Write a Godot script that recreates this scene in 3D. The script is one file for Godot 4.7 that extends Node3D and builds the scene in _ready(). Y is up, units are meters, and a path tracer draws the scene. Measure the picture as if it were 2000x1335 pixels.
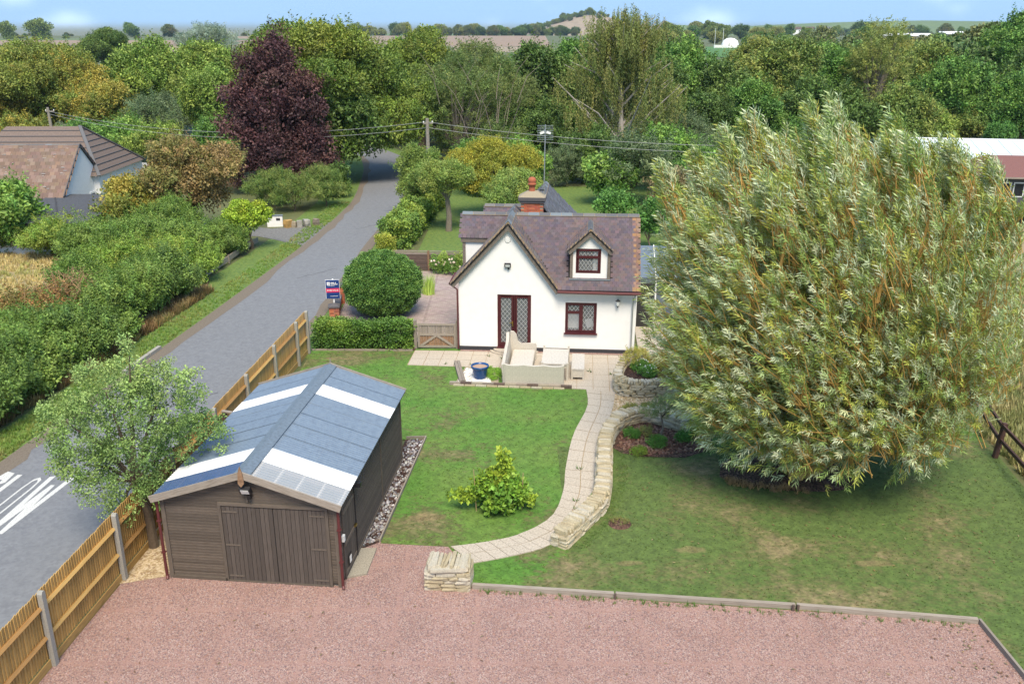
extends Node3D
# A white cottage, its garden, timber garage and lane, seen from a drone.

var R := RandomNumberGenerator.new()
var used := {}
var M := {}
var cube := BoxMesh.new()
var leafy := {}
var lawn_noise := FastNoiseLite.new()
var dry_noise := FastNoiseLite.new()
var fine_noise := FastNoiseLite.new()


func _ready():
	R.seed = 41
	var cam := Camera3D.new()
	cam.name = "camera"
	cam.position = Vector3(0, 12.5, 0)
	cam.rotation_degrees = Vector3(-19.42, 0, 0)
	cam.fov = 41.76
	cam.near = 0.1
	cam.far = 9000
	add_child(cam)
	cam.current = true

	var env := Environment.new()
	env.background_mode = Environment.BG_SKY
	var sm := ProceduralSkyMaterial.new()
	sm.sky_top_color = Color(0.56, 0.73, 0.92)
	sm.sky_horizon_color = Color(0.65, 0.80, 0.95)
	sm.sky_curve = 0.12
	sm.ground_bottom_color = Color(0.35, 0.36, 0.3)
	sm.ground_horizon_color = Color(0.62, 0.74, 0.84)
	sm.sky_energy_multiplier = 0.66
	sm.sun_angle_max = 1.0
	sm.sky_cover = sky_clouds()
	sm.sky_cover_modulate = Color(0.66, 0.67, 0.69, 0.9)
	var sky := Sky.new()
	sky.sky_material = sm
	env.sky = sky
	env.tonemap_mode = Environment.TONE_MAPPER_LINEAR
	env.tonemap_exposure = 3.15
	env.sdfgi_enabled = true
	env.ssao_enabled = true
	env.ssil_enabled = true
	env.fog_enabled = true
	env.fog_density = 0.00008
	env.fog_light_color = Color(0.74, 0.85, 0.97)
	var we := WorldEnvironment.new()
	we.name = "world_environment"
	we.environment = env
	add_child(we)

	var sun := DirectionalLight3D.new()
	sun.name = "sun"
	sun.light_energy = 0.5
	sun.light_color = Color(1.0, 0.953, 0.88)
	sun.light_angular_distance = 26.0
	sun.shadow_enabled = true
	add_child(sun)
	sun.look_at_from_position(Vector3.ZERO, Vector3(-0.1, -1.15, -0.72))

	cube.size = Vector3.ONE
	noises()
	materials()
	leaves()
	setting()
	road_paint()
	garage()
	fences()
	cottage()
	patio_and_path()
	stone_walls()
	garden_things()
	willow()
	hedges()
	left_side()
	right_side()
	trees()
	far_country()


# ---------------------------------------------------------------- helpers

func sky_clouds() -> ImageTexture:
	var w := 1024
	var h := 512
	var im := Image.create(w, h, false, Image.FORMAT_RGBA8)
	var n := FastNoiseLite.new()
	n.seed = 5
	n.frequency = 1.15
	n.fractal_octaves = 6
	n.fractal_gain = 0.55
	for y in h:
		var el := (0.5 - (y + 0.5) / h) * PI
		if el < -0.02:
			continue
		for x in w:
			var az := (x + 0.5) / w * TAU
			var d := Vector3(cos(az) * cos(el), sin(el), sin(az) * cos(el))
			var k := 1.0 / (d.y + 0.3)
			var v := n.get_noise_3d(d.x * k * 1.3, d.y * 2.0, d.z * k * 1.3) * 0.5 + 0.5
			var a := smoothstep(0.58, 0.84, v) * 0.8
			im.set_pixel(x, y, Color(1, 1, 1, a))
	return ImageTexture.create_from_image(im)


func noises():
	lawn_noise.seed = 3
	lawn_noise.frequency = 0.16
	lawn_noise.fractal_octaves = 4
	dry_noise.seed = 11
	dry_noise.frequency = 0.42
	dry_noise.fractal_octaves = 5
	dry_noise.fractal_gain = 0.6
	fine_noise.seed = 23
	fine_noise.frequency = 2.4
	fine_noise.fractal_octaves = 3


func lin(r: float, g: float, b: float, rough := 0.85, metal := 0.0) -> StandardMaterial3D:
	var m := StandardMaterial3D.new()
	m.albedo_color = Color(r, g, b).linear_to_srgb()
	m.roughness = rough
	m.metallic = metal
	return m


func noise_tex(kind: String, freq: float, stops: Array, seed_ := 1, size := 512) -> NoiseTexture2D:
	var n := FastNoiseLite.new()
	n.seed = seed_
	n.frequency = freq
	if kind == "cell":
		n.noise_type = FastNoiseLite.TYPE_CELLULAR
		n.cellular_return_type = FastNoiseLite.RETURN_CELL_VALUE
		n.fractal_type = FastNoiseLite.FRACTAL_NONE
	elif kind == "bump":
		n.noise_type = FastNoiseLite.TYPE_CELLULAR
		n.cellular_return_type = FastNoiseLite.RETURN_DISTANCE
		n.fractal_type = FastNoiseLite.FRACTAL_NONE
	else:
		n.noise_type = FastNoiseLite.TYPE_SIMPLEX_SMOOTH
		n.fractal_octaves = 5
		n.fractal_gain = 0.6
	var t := NoiseTexture2D.new()
	t.width = size
	t.height = size
	t.seamless = true
	t.seamless_blend_skirt = 0.15
	t.noise = n
	if stops.size():
		var g := Gradient.new()
		var off := PackedFloat32Array()
		var col := PackedColorArray()
		for s in stops:
			off.append(s[0])
			col.append((s[1] as Color).linear_to_srgb())
		g.offsets = off
		g.colors = col
		if kind == "cell":
			g.interpolation_mode = Gradient.GRADIENT_INTERPOLATE_CONSTANT
		t.color_ramp = g
	return t


func textured(m: StandardMaterial3D, tex: Texture2D, per_metre: float, world := true) -> StandardMaterial3D:
	m.albedo_texture = tex
	m.uv1_triplanar = true
	m.uv1_world_triplanar = world
	m.uv1_scale = Vector3.ONE * per_metre
	return m


func relief(m: StandardMaterial3D, tex: Texture2D, cm: float) -> StandardMaterial3D:
	m.heightmap_enabled = true
	m.heightmap_texture = tex
	m.heightmap_scale = cm
	return m


func numbered(called: String) -> String:
	var n: int = used.get(called, 0)
	used[called] = n + 1
	return called if n == 0 else "%s_%03d" % [called, n]


func tag(o: Node3D, label: String, category: String, group := "") -> Node3D:
	o.set_meta("label", label)
	o.set_meta("category", category)
	if group:
		o.set_meta("group", group)
	return o


func thing(called: String, label: String, category: String, at := Vector3.ZERO, turn := 0.0, group := "") -> Node3D:
	var o := Node3D.new()
	o.name = numbered(called)
	add_child(o)
	o.position = at
	o.rotation.y = turn
	return tag(o, label, category, group)


func put(parent: Node, called: String, mesh: Mesh, mat: Material, xf := Transform3D.IDENTITY) -> MeshInstance3D:
	var o := MeshInstance3D.new()
	o.name = numbered(called) if parent == self else called
	o.mesh = mesh
	o.material_override = mat
	o.transform = xf
	parent.add_child(o, true)
	return o


func ground(called: String, mesh: Mesh, mat: Material) -> MeshInstance3D:
	var o := put(self, called, mesh, mat)
	o.set_meta("kind", "structure")
	return o


# a box part that shares the one unit cube
func box(parent: Node, called: String, mat: Material, at: Vector3, size: Vector3, turn := Basis.IDENTITY) -> MeshInstance3D:
	return put(parent, called, cube, mat, Transform3D(turn * Basis.from_scale(size), at))


# a bar of square section between two points
func bar(parent: Node, called: String, mat: Material, a: Vector3, b: Vector3, w: float, h: float, up := Vector3.UP) -> MeshInstance3D:
	return put(parent, called, cube, mat, bar_xf(a, b, w, h, up))


func bar_xf(a: Vector3, b: Vector3, w: float, h: float, up := Vector3.UP) -> Transform3D:
	var z := (b - a).normalized()
	if absf(z.dot(up)) > 0.99:
		up = Vector3.RIGHT
	var x := up.cross(z).normalized()
	var y := z.cross(x)
	return Transform3D(Basis(x * w, y * h, z * (b - a).length()), (a + b) / 2)


func many(parent: Node, called: String, mesh: Mesh, mat: Material, where: Array, tints: Array, stuff := true) -> MultiMeshInstance3D:
	var mm := MultiMesh.new()
	mm.transform_format = MultiMesh.TRANSFORM_3D
	mm.use_colors = true
	mm.mesh = mesh
	mm.instance_count = where.size()
	var gain := Color(2.45, 2.28, 1.7) if mat == M.leaf else Color.WHITE
	for i in where.size():
		mm.set_instance_transform(i, where[i])
		mm.set_instance_color(i, tints[i] * gain)
	var o := MultiMeshInstance3D.new()
	o.name = numbered(called) if parent == self else called
	o.multimesh = mm
	o.material_override = mat
	parent.add_child(o, true)
	if stuff:
		o.set_meta("kind", "stuff")
	return o


func begin() -> SurfaceTool:
	var st := SurfaceTool.new()
	st.begin(Mesh.PRIMITIVE_TRIANGLES)
	st.set_smooth_group(-1)
	return st


func done(st: SurfaceTool) -> ArrayMesh:
	st.generate_normals()
	return st.commit()


func quad(st: SurfaceTool, a: Vector3, b: Vector3, c: Vector3, d: Vector3):
	for v in [a, c, b, a, d, c]:
		st.add_vertex(v)


func tri(st: SurfaceTool, a: Vector3, b: Vector3, c: Vector3):
	for v in [a, c, b]:
		st.add_vertex(v)


func solid(st: SurfaceTool, xf: Transform3D):
	var c := []
	for z in [-0.5, 0.5]:
		for p in [[-0.5, -0.5], [0.5, -0.5], [0.5, 0.5], [-0.5, 0.5]]:
			c.append(xf * Vector3(p[0], p[1], z))
	quad(st, c[4], c[5], c[6], c[7])
	quad(st, c[1], c[0], c[3], c[2])
	quad(st, c[0], c[4], c[7], c[3])
	quad(st, c[5], c[1], c[2], c[6])
	quad(st, c[7], c[6], c[2], c[3])
	quad(st, c[0], c[1], c[5], c[4])


# an upright prism over four ground corners (counter-clockwise from above)
func slab_mesh(p: Array, y0: float, y1: float) -> ArrayMesh:
	var st := begin()
	var lo := []
	var hi := []
	for q in p:
		lo.append(Vector3(q.x, y0, q.y))
		hi.append(Vector3(q.x, y1, q.y))
	quad(st, hi[0], hi[1], hi[2], hi[3])
	for i in 4:
		var j := (i + 1) % 4
		quad(st, lo[i], lo[j], hi[j], hi[i])
	return done(st)


# a flat sheet over a polygon on the ground, with metre UVs
func sheet(points: Array, y: float) -> ArrayMesh:
	var poly := PackedVector2Array(points)
	var idx := Geometry2D.triangulate_polygon(poly)
	var st := begin()
	for i in idx:
		st.set_normal(Vector3.UP)
		st.set_uv(poly[i])
		st.add_vertex(Vector3(poly[i].x, y, poly[i].y))
	return st.commit()


# extrude an outline in the x-y plane from z0 to z1
func plate(points: Array, z0: float, z1: float) -> ArrayMesh:
	var poly := PackedVector2Array(points)
	if Geometry2D.is_polygon_clockwise(poly):
		poly.reverse()
	var idx := Geometry2D.triangulate_polygon(poly)
	var st := begin()
	for k in range(0, idx.size(), 3):
		var a := poly[idx[k]]
		var b := poly[idx[k + 1]]
		var c := poly[idx[k + 2]]
		if (b - a).cross(c - a) < 0:
			var t := b
			b = c
			c = t
		tri(st, Vector3(a.x, a.y, z1), Vector3(b.x, b.y, z1), Vector3(c.x, c.y, z1))
		tri(st, Vector3(a.x, a.y, z0), Vector3(c.x, c.y, z0), Vector3(b.x, b.y, z0))
	for i in poly.size():
		var p := poly[i]
		var q := poly[(i + 1) % poly.size()]
		quad(st, Vector3(p.x, p.y, z0), Vector3(q.x, q.y, z0), Vector3(q.x, q.y, z1), Vector3(p.x, p.y, z1))
	return done(st)


func tube(st: SurfaceTool, pts: Array, radii: Array, sides := 6):
	var rings := []
	var side := Vector3.RIGHT
	for i in pts.size():
		var d: Vector3 = (pts[mini(i + 1, pts.size() - 1)] - pts[maxi(i - 1, 0)]).normalized()
		side = (side - d * side.dot(d))
		if side.length() < 0.05:
			side = Vector3.FORWARD - d * d.z * -1.0
		side = side.normalized()
		var other := d.cross(side)
		var ring := []
		for k in sides:
			var a := TAU * k / sides
			ring.append(pts[i] + (side * cos(a) + other * sin(a)) * radii[i])
		rings.append(ring)
	for i in pts.size() - 1:
		for k in sides:
			var l := (k + 1) % sides
			quad(st, rings[i][k], rings[i][l], rings[i + 1][l], rings[i + 1][k])
	for k in range(1, sides - 1):
		tri(st, rings[-1][0], rings[-1][k], rings[-1][k + 1])


func lathe(profile: Array, sides := 20) -> ArrayMesh:
	var st := SurfaceTool.new()
	st.begin(Mesh.PRIMITIVE_TRIANGLES)
	st.set_smooth_group(-1 if profile.size() < 5 else 0)
	for i in profile.size() - 1:
		for k in sides:
			var a := TAU * k / sides
			var b := TAU * (k + 1) / sides
			var p: Vector2 = profile[i]
			var q: Vector2 = profile[i + 1]
			quad(st, Vector3(p.x * cos(a), p.y, -p.x * sin(a)), Vector3(p.x * cos(b), p.y, -p.x * sin(b)), Vector3(q.x * cos(b), q.y, -q.x * sin(b)), Vector3(q.x * cos(a), q.y, -q.x * sin(a)))
	return done(st)


func spot(x: float, z: float, y := 0.0) -> Vector3:
	return Vector3(x, y, z)


func vary(c: Color, amount: float) -> Color:
	var k := R.randf_range(1.0 - amount, 1.0 + amount)
	return Color(c.r * k * R.randf_range(0.93, 1.07), c.g * k, c.b * k * R.randf_range(0.9, 1.1))


func any_dir() -> Vector3:
	var y := R.randf_range(-1, 1)
	var a := R.randf() * TAU
	var r := sqrt(1 - y * y)
	return Vector3(r * cos(a), y, r * sin(a))


func any_turn() -> Basis:
	return Basis(any_dir(), R.randf() * TAU)


# ---------------------------------------------------------------- materials

func materials():
	var soft := noise_tex("soft", 0.012, [[0.0, Color(0.62, 0.62, 0.62)], [0.5, Color(0.85, 0.85, 0.85)], [1.0, Color(1, 1, 1)]], 4)
	var mottled := noise_tex("soft", 0.03, [[0.0, Color(0.5, 0.48, 0.46)], [0.5, Color(0.82, 0.82, 0.8)], [1.0, Color(1, 1, 1)]], 9)
	var grain := noise_tex("soft", 0.02, [[0.0, Color(0.45, 0.42, 0.38)], [0.45, Color(0.8, 0.78, 0.75)], [1.0, Color(1, 1, 1)]], 14)
	var bumps := noise_tex("soft", 0.06, [], 21)
	var grit := noise_tex("cell", 0.22, [[0.0, Color(0.86, 0.86, 0.87)], [0.3, Color(0.93, 0.93, 0.93)], [0.6, Color(0.97, 0.97, 0.97)], [0.85, Color(1, 1, 1)]], 31, 512)
	M.soft = soft
	M.mottled = mottled
	M.bumps = bumps
	# ground
	M.earth = textured(lin(0.13, 0.14, 0.06), noise_tex("soft", 0.01, [[0.0, Color(0.5, 0.62, 0.4)], [0.5, Color(0.8, 0.85, 0.7)], [1.0, Color(1, 0.92, 0.8)]], 6), 0.03)
	M.verge = relief(textured(lin(0.15, 0.22, 0.05), noise_tex("soft", 0.03, [[0.0, Color(0.45, 0.5, 0.5)], [0.45, Color(0.75, 0.85, 0.75)], [0.7, Color(1, 0.93, 0.8)], [1.0, Color(1.0, 0.8, 0.7)]], 17), 0.22), bumps, 4.0)
	M.straw_ground = textured(lin(0.34, 0.27, 0.15), noise_tex("soft", 0.025, [[0.0, Color(0.55, 0.7, 0.5)], [0.5, Color(0.85, 0.85, 0.8)], [1.0, Color(1, 1, 1)]], 18), 0.15)
	M.ditch = relief(textured(lin(0.17, 0.11, 0.065), noise_tex("soft", 0.05, [[0.0, Color(0.4, 0.4, 0.4)], [0.5, Color(0.8, 0.8, 0.8)], [1.0, Color(1, 1, 1)]], 19), 0.5), bumps, 5.0)
	M.asphalt = textured(lin(0.205, 0.212, 0.226, 0.9), noise_tex("soft", 0.02, [[0.0, Color(0.78, 0.78, 0.8)], [0.5, Color(0.9, 0.9, 0.9)], [1.0, Color(1, 1, 0.99)]], 27, 1024), 0.12)
	M.asphalt.detail_enabled = true
	M.asphalt.detail_blend_mode = BaseMaterial3D.BLEND_MODE_MUL
	M.asphalt.detail_albedo = grit
	M.asphalt.detail_uv_layer = BaseMaterial3D.DETAIL_UV_1
	M.road_dirt = textured(lin(0.2, 0.165, 0.13, 0.95), mottled, 0.8)
	M.crack = lin(0.07, 0.07, 0.075, 0.95)
	M.asphalt_old = textured(lin(0.2, 0.2, 0.2, 0.95), mottled, 0.3)
	M.paint = textured(lin(0.68, 0.68, 0.66, 0.7), mottled, 1.2)
	var stones := noise_tex("cell", 0.085, [[0.0, Color(0.18, 0.118, 0.115)], [0.14, Color(0.29, 0.172, 0.146)], [0.3, Color(0.33, 0.202, 0.175)], [0.46, Color(0.365, 0.23, 0.198)], [0.6, Color(0.34, 0.2, 0.15)], [0.72, Color(0.405, 0.266, 0.23)], [0.84, Color(0.43, 0.305, 0.265)], [0.93, Color(0.235, 0.167, 0.172)], [0.96, Color(0.47, 0.37, 0.33)]], 33, 1024)
	var pits := noise_tex("bump", 0.085, [], 33, 1024)
	M.gravel = relief(textured(lin(1.0, 1.0, 1.0, 0.9), stones, 0.55), pits, -1.2)
	M.gravel.detail_enabled = true
	M.gravel.detail_blend_mode = BaseMaterial3D.BLEND_MODE_MUL
	M.gravel.detail_albedo = noise_tex("soft", 0.012, [[0.0, Color(0.84, 0.83, 0.83)], [0.45, Color(0.95, 0.94, 0.94)], [0.7, Color(1, 1, 1)]], 63)
	M.gravel.detail_uv_layer = BaseMaterial3D.DETAIL_UV_2
	M.gravel.uv2_triplanar = true
	M.gravel.uv2_world_triplanar = true
	M.gravel.uv2_scale = Vector3.ONE * 0.11
	var gold := noise_tex("cell", 0.07, [[0.0, Color(0.4, 0.28, 0.15)], [0.25, Color(0.52, 0.4, 0.24)], [0.5, Color(0.6, 0.47, 0.3)], [0.75, Color(0.68, 0.56, 0.4)], [0.92, Color(0.36, 0.25, 0.16)]], 35, 512)
	M.gold_gravel = relief(textured(lin(1, 1, 1, 0.9), gold, 0.6), pits, -2.0)
	var bark := noise_tex("cell", 0.06, [[0.0, Color(0.05, 0.025, 0.018)], [0.3, Color(0.1, 0.05, 0.035)], [0.6, Color(0.16, 0.085, 0.06)], [0.88, Color(0.24, 0.14, 0.1)]], 36, 512)
	M.bark_bed = relief(textured(lin(1, 1, 1, 0.95), bark, 0.7), pits, -2.5)
	M.dark_soil = relief(textured(lin(0.6, 0.55, 0.55, 0.95), bark, 0.8), pits, -2.5)
	M.pebble = lin(0.8, 0.8, 0.78, 0.8)
	M.clear_panel = lin(0.13, 0.165, 0.21, 0.35)
	M.tinted = lin(1, 1, 1, 0.85)
	M.tinted.vertex_color_use_as_albedo = true
	# timber
	for i in 5:
		var k: float = [1.0, 0.86, 0.93, 0.78, 1.08][i]
		M["fence_%d" % i] = grained(lin(0.68 * k, 0.435 * k, 0.15 * k, 0.8), grain, i)
		M["shed_%d" % i] = grained(lin(0.165 * k, 0.135 * k, 0.11 * k, 0.85), grain, i)
		M["shed_door_%d" % i] = grained(lin(0.115 * k, 0.095 * k, 0.083 * k, 0.85), grain, i)
		M["grey_wood_%d" % i] = grained(lin(0.36 * k, 0.315 * k, 0.27 * k, 0.85), grain, i)
		M["gate_wood_%d" % i] = grained(lin(0.36 * k, 0.22 * k, 0.13 * k, 0.85), grain, i)
		M["brown_wood_%d" % i] = grained(lin(0.14 * k, 0.1 * k, 0.085 * k, 0.85), grain, i)
		M["slab_%d" % i] = textured(lin(0.56 * (0.9 + 0.1 * k), 0.49 * (0.9 + 0.1 * k), 0.41 * (0.88 + 0.12 * k), 0.9), mottled, 0.9)
		M["stone_%d" % i] = relief(textured(lin([0.74, 0.68, 0.76, 0.66, 0.72][i], [0.66, 0.58, 0.69, 0.55, 0.63][i], [0.5, 0.385, 0.55, 0.355, 0.445][i], 0.9), soft, 3.0), bumps, 2.0)
	M.arris = grained(lin(0.55, 0.31, 0.11, 0.8), grain, 2)
	M.concrete = textured(lin(0.4, 0.385, 0.35, 0.9), mottled, 2.0)
	M.step = textured(lin(0.38, 0.34, 0.27, 0.9), mottled, 1.2)
	# garage roof
	M.blue_sheet = textured(lin(0.165, 0.218, 0.285, 0.5), noise_tex("soft", 0.02, [[0.0, Color(0.62, 0.62, 0.66)], [0.4, Color(0.86, 0.87, 0.9)], [0.72, Color(1, 1, 1)], [0.9, Color(1, 1, 1)]], 40), 0.45)
	M.white_sheet = textured(lin(0.86, 0.87, 0.88, 0.5), soft, 0.5)
	M.clear_sheet = lin(0.85, 0.9, 0.95, 0.22)
	M.clear_sheet.albedo_color.a = 0.32
	M.clear_sheet.transparency = BaseMaterial3D.TRANSPARENCY_ALPHA
	M.clear_blue = lin(0.1, 0.17, 0.34, 0.2)
	M.clear_blue.albedo_color.a = 0.6
	M.clear_blue.transparency = BaseMaterial3D.TRANSPARENCY_ALPHA
	M.ridge_blue = textured(lin(0.17, 0.215, 0.27, 0.5), mottled, 0.6)
	M.maroon = lin(0.11, 0.025, 0.025, 0.5)
	M.black = lin(0.012, 0.012, 0.014, 0.5)
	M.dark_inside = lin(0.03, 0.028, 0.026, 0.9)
	# cottage
	M.render_white = textured(lin(0.86, 0.855, 0.84, 0.9), noise_tex("soft", 0.01, [[0.0, Color(0.93, 0.93, 0.93)], [0.5, Color(0.98, 0.98, 0.98)], [1.0, Color(1, 1, 1)]], 44), 0.4)
	M.plinth = textured(lin(0.05, 0.05, 0.06, 0.8), mottled, 1.0)
	M.fascia = textured(lin(0.21, 0.175, 0.145, 0.8), soft, 1.5)
	M.verge_mortar = textured(lin(0.42, 0.31, 0.19, 0.9), mottled, 3.0)
	M.window_frame = lin(0.075, 0.014, 0.018, 0.35)
	M.lead = lin(0.5, 0.51, 0.5, 0.6)
	M.glass = lin(0.75, 0.8, 0.85, 0.04)
	M.glass.metallic_specular = 0.3
	M.glass.albedo_color.a = 0.1
	M.glass.transparency = BaseMaterial3D.TRANSPARENCY_ALPHA
	M.curtain = lin(0.6, 0.62, 0.62, 0.9)
	M.curtain.backlight_enabled = true
	M.curtain.backlight = Color(0.4, 0.4, 0.4)
	M.white_plastic = lin(0.8, 0.8, 0.78, 0.4)
	M.brass = lin(0.6, 0.42, 0.12, 0.3, 1.0)
	M.chrome = lin(0.55, 0.57, 0.58, 0.35, 0.8)
	M.lamp_glass = lin(0.75, 0.77, 0.75, 0.2)
	M.brick = textured(lin(0.5, 0.145, 0.075, 0.9), mottled, 2.0)
	M.terracotta = textured(lin(0.46, 0.14, 0.07, 0.85), mottled, 3.0)
	M.mortar = textured(lin(0.4, 0.34, 0.25, 0.95), mottled, 2.0)
	M.blue_brick = textured(lin(0.12, 0.115, 0.125, 0.8), mottled, 2.0)
	for i in 4:
		var c: Array = [[0.16, 0.16, 0.17], [0.13, 0.135, 0.15], [0.19, 0.19, 0.19], [0.2, 0.24, 0.28]][i]
		M["ridge_%d" % i] = textured(lin(c[0], c[1], c[2], 0.8), mottled, 2.0)
	M.rattan = textured(lin(0.62, 0.575, 0.5, 0.75), noise_tex("cell", 0.12, [[0.0, Color(0.72, 0.72, 0.72)], [0.4, Color(0.88, 0.88, 0.88)], [0.7, Color(1, 1, 1)]], 55, 256), 4.0)
	M.table_top = textured(lin(0.64, 0.6, 0.54, 0.6), soft, 2.0)
	M.blue_glaze = textured(lin(0.012, 0.085, 0.26, 0.25), noise_tex("soft", 0.02, [[0.0, Color(0.3, 0.3, 0.4)], [0.5, Color(0.8, 0.85, 0.9)], [1.0, Color(1, 1, 1)]], 57), 2.0)
	M.wood_trunk = relief(textured(lin(0.19, 0.145, 0.105, 0.95), grain, 1.2), bumps, 3.0)
	M.grey_trunk = relief(textured(lin(0.33, 0.28, 0.23, 0.95), grain, 1.2), bumps, 3.0)
	M.birch_bark = textured(lin(0.5, 0.46, 0.42, 0.8), noise_tex("soft", 0.04, [[0.0, Color(0.25, 0.22, 0.2)], [0.35, Color(0.8, 0.78, 0.76)], [1.0, Color(1, 1, 1)]], 61), 0.8)
	M.dark_trunk = lin(0.06, 0.048, 0.038, 0.95)
	M.osier = textured(lin(0.6, 0.36, 0.1, 0.7), soft, 2.0)
	M.cane = lin(0.42, 0.31, 0.16, 0.8)
	M.pole_wood = grained(lin(0.34, 0.31, 0.27, 0.9), grain, 1)
	M.wire = lin(0.3, 0.31, 0.31, 0.6)
	M.rail_brown = textured(lin(0.085, 0.04, 0.03, 0.85), mottled, 2.0)
	M.sign_blue = lin(0.012, 0.045, 0.19, 0.45)
	M.sign_pink = lin(0.65, 0.02, 0.1, 0.45)
	M.sign_white = lin(0.85, 0.85, 0.85, 0.5)
	M.leaf = lin(1, 1, 1, 0.6)
	M.leaf.vertex_color_use_as_albedo = true
	M.leaf.backlight_enabled = true
	M.leaf.backlight = Color(0.4, 0.4, 0.4)
	M.stem = lin(1, 1, 1, 0.8)
	M.stem.vertex_color_use_as_albedo = true


# every board is a stretched unit cube, so its own axes pull the grain out along it
func grained(m: StandardMaterial3D, tex: Texture2D, shift: int) -> StandardMaterial3D:
	m.albedo_texture = tex
	m.uv1_triplanar = true
	m.uv1_scale = Vector3(0.55, 0.55, 0.55)
	m.uv1_offset = Vector3(0.37 * shift, 0.61 * shift, 0.23 * shift)
	return m


# ---------------------------------------------------------------- foliage

func leaves():
	leafy.broad = clump(30, 0.46, 0.32, 0.8, 1)
	leafy.small = clump(44, 0.36, 0.24, 0.85, 2)
	leafy.hedge = clump(34, 0.4, 0.3, 0.75, 3)
	leafy.spray = spray(40, 0.36, 0.12, 4, 0.0)
	leafy.hanging = spray(50, 0.3, 0.13, 5, 1.0)
	leafy.big = clump(16, 0.55, 0.45, 0.8, 6)
	leafy.blades = blades(13, 0.06, 7)
	leafy.tuft = blades(9, 0.16, 8)


func leaf_at(st: SurfaceTool, p: Vector3, out: Vector3, length: float, width: float, shade: float):
	var side := out.cross(any_dir()).normalized()
	var up := side.cross(out)
	var tip := p + out * length
	var mid := p + out * length * 0.45 + up * length * 0.08
	st.set_color(Color(shade, shade, shade))
	tri(st, p, mid - side * width * 0.5, tip)
	tri(st, p, tip, mid + side * width * 0.5)


# a ball of loose leaves, about one metre in radius
func clump(n: int, length: float, width: float, spread: float, seed_: int) -> ArrayMesh:
	R.seed = seed_
	var st := begin()
	for i in n:
		var d := any_dir()
		var p := d * spread * pow(R.randf(), 0.4)
		var out := (d * 0.7 + any_dir() * 0.8 + Vector3(0, 0.15, 0)).normalized()
		leaf_at(st, p, out, length * R.randf_range(0.7, 1.3), width * R.randf_range(0.8, 1.2), R.randf_range(0.66, 1.0))
	return done(st)


# a shoot with narrow leaves along it, pointing up (or hanging)
func spray(n: int, length: float, width: float, seed_: int, droop: float) -> ArrayMesh:
	R.seed = seed_
	var st := begin()
	for i in n:
		var t := float(i) / n
		var p := Vector3(sin(t * 4) * 0.06, t * 2.0 - 0.6, cos(t * 3) * 0.06) + any_dir() * 0.22
		if droop > 0:
			p.y = -p.y
		var a := R.randf() * TAU
		var out := Vector3(cos(a), R.randf_range(0.2, 1.1) if droop == 0 else R.randf_range(-1.3, -0.4), sin(a)).normalized()
		leaf_at(st, p, out, length * R.randf_range(0.7, 1.3), width, R.randf_range(0.66, 1.0))
	return done(st)


func blades(n: int, width: float, seed_: int) -> ArrayMesh:
	R.seed = seed_
	var st := begin()
	for i in n:
		var a := R.randf() * TAU
		var p := Vector3(cos(a), 0, sin(a)) * R.randf() * 0.35
		var lean := Vector3(cos(a + R.randf_range(-1, 1)), 0, sin(a)) * R.randf_range(0.1, 0.6)
		var h := R.randf_range(0.55, 1.0)
		var s := Vector3(-sin(a), 0, cos(a)) * width
		var k := R.randf_range(0.7, 1.0)
		st.set_color(Color(k, k, k))
		tri(st, p - s, p + s, p + lean * h + Vector3(0, h, 0))
	return done(st)


# Scatter leaf clumps over the skins of a set of lobes. lobes: [centre, radii, tone]
func crown(parent: Node, lobes: Array, mesh: Mesh, size: float, dense: float, cols: Array, called := "crown", floor_y := 0.0, upright := false) -> MultiMeshInstance3D:
	var where := []
	var tints := []
	for li in lobes.size():
		var c: Vector3 = lobes[li][0]
		var r: Vector3 = lobes[li][1]
		var tone: Color = cols[int(lobes[li][2] * 0.999 * cols.size())]
		var area := 4 * PI * pow((pow(r.x * r.y, 1.6) + pow(r.x * r.z, 1.6) + pow(r.y * r.z, 1.6)) / 3, 1 / 1.6)
		for i in int(area / (size * size) * dense):
			var d := any_dir()
			if d.y < -0.55 and R.randf() < 0.6:
				continue
			var p := c + d * r * lerpf(0.6, 1.12, pow(R.randf(), 0.85))
			if p.y < floor_y + size * 0.3:
				continue
			var inside := false
			for lj in lobes.size():
				if lj != li:
					var e: Vector3 = (p - lobes[lj][0]) / lobes[lj][1]
					if e.length_squared() < 0.36:
						inside = true
						break
			if inside:
				continue
			var s := size * R.randf_range(0.65, 1.25)
			var b := any_turn() if not upright else Basis(Vector3.UP, R.randf() * TAU) * Basis(Vector3.RIGHT, R.randf_range(-0.5, 0.5))
			where.append(Transform3D(b.scaled(Vector3(s, s, s)), p))
			tints.append(vary(tone.lerp(cols[R.randi() % cols.size()], 0.35), 0.24))
	return many(parent, called, mesh, M.leaf, where, tints, true)


# lobes that fill an ellipsoid with an uneven outline
func lobed(c: Vector3, r: Vector3, n: int, share: float) -> Array:
	var out := [[c, r * 0.66, R.randf()]]
	for i in n:
		var d := any_dir()
		d.y = absf(d.y) if R.randf() < 0.25 else d.y
		d.y = maxf(d.y, -0.85)
		var s := share * R.randf_range(0.7, 1.3)
		out.append([c + d * r * R.randf_range(0.58, 0.82), Vector3(r.x, r.y * 0.85, r.z) * s, R.randf()])
	return out


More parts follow.
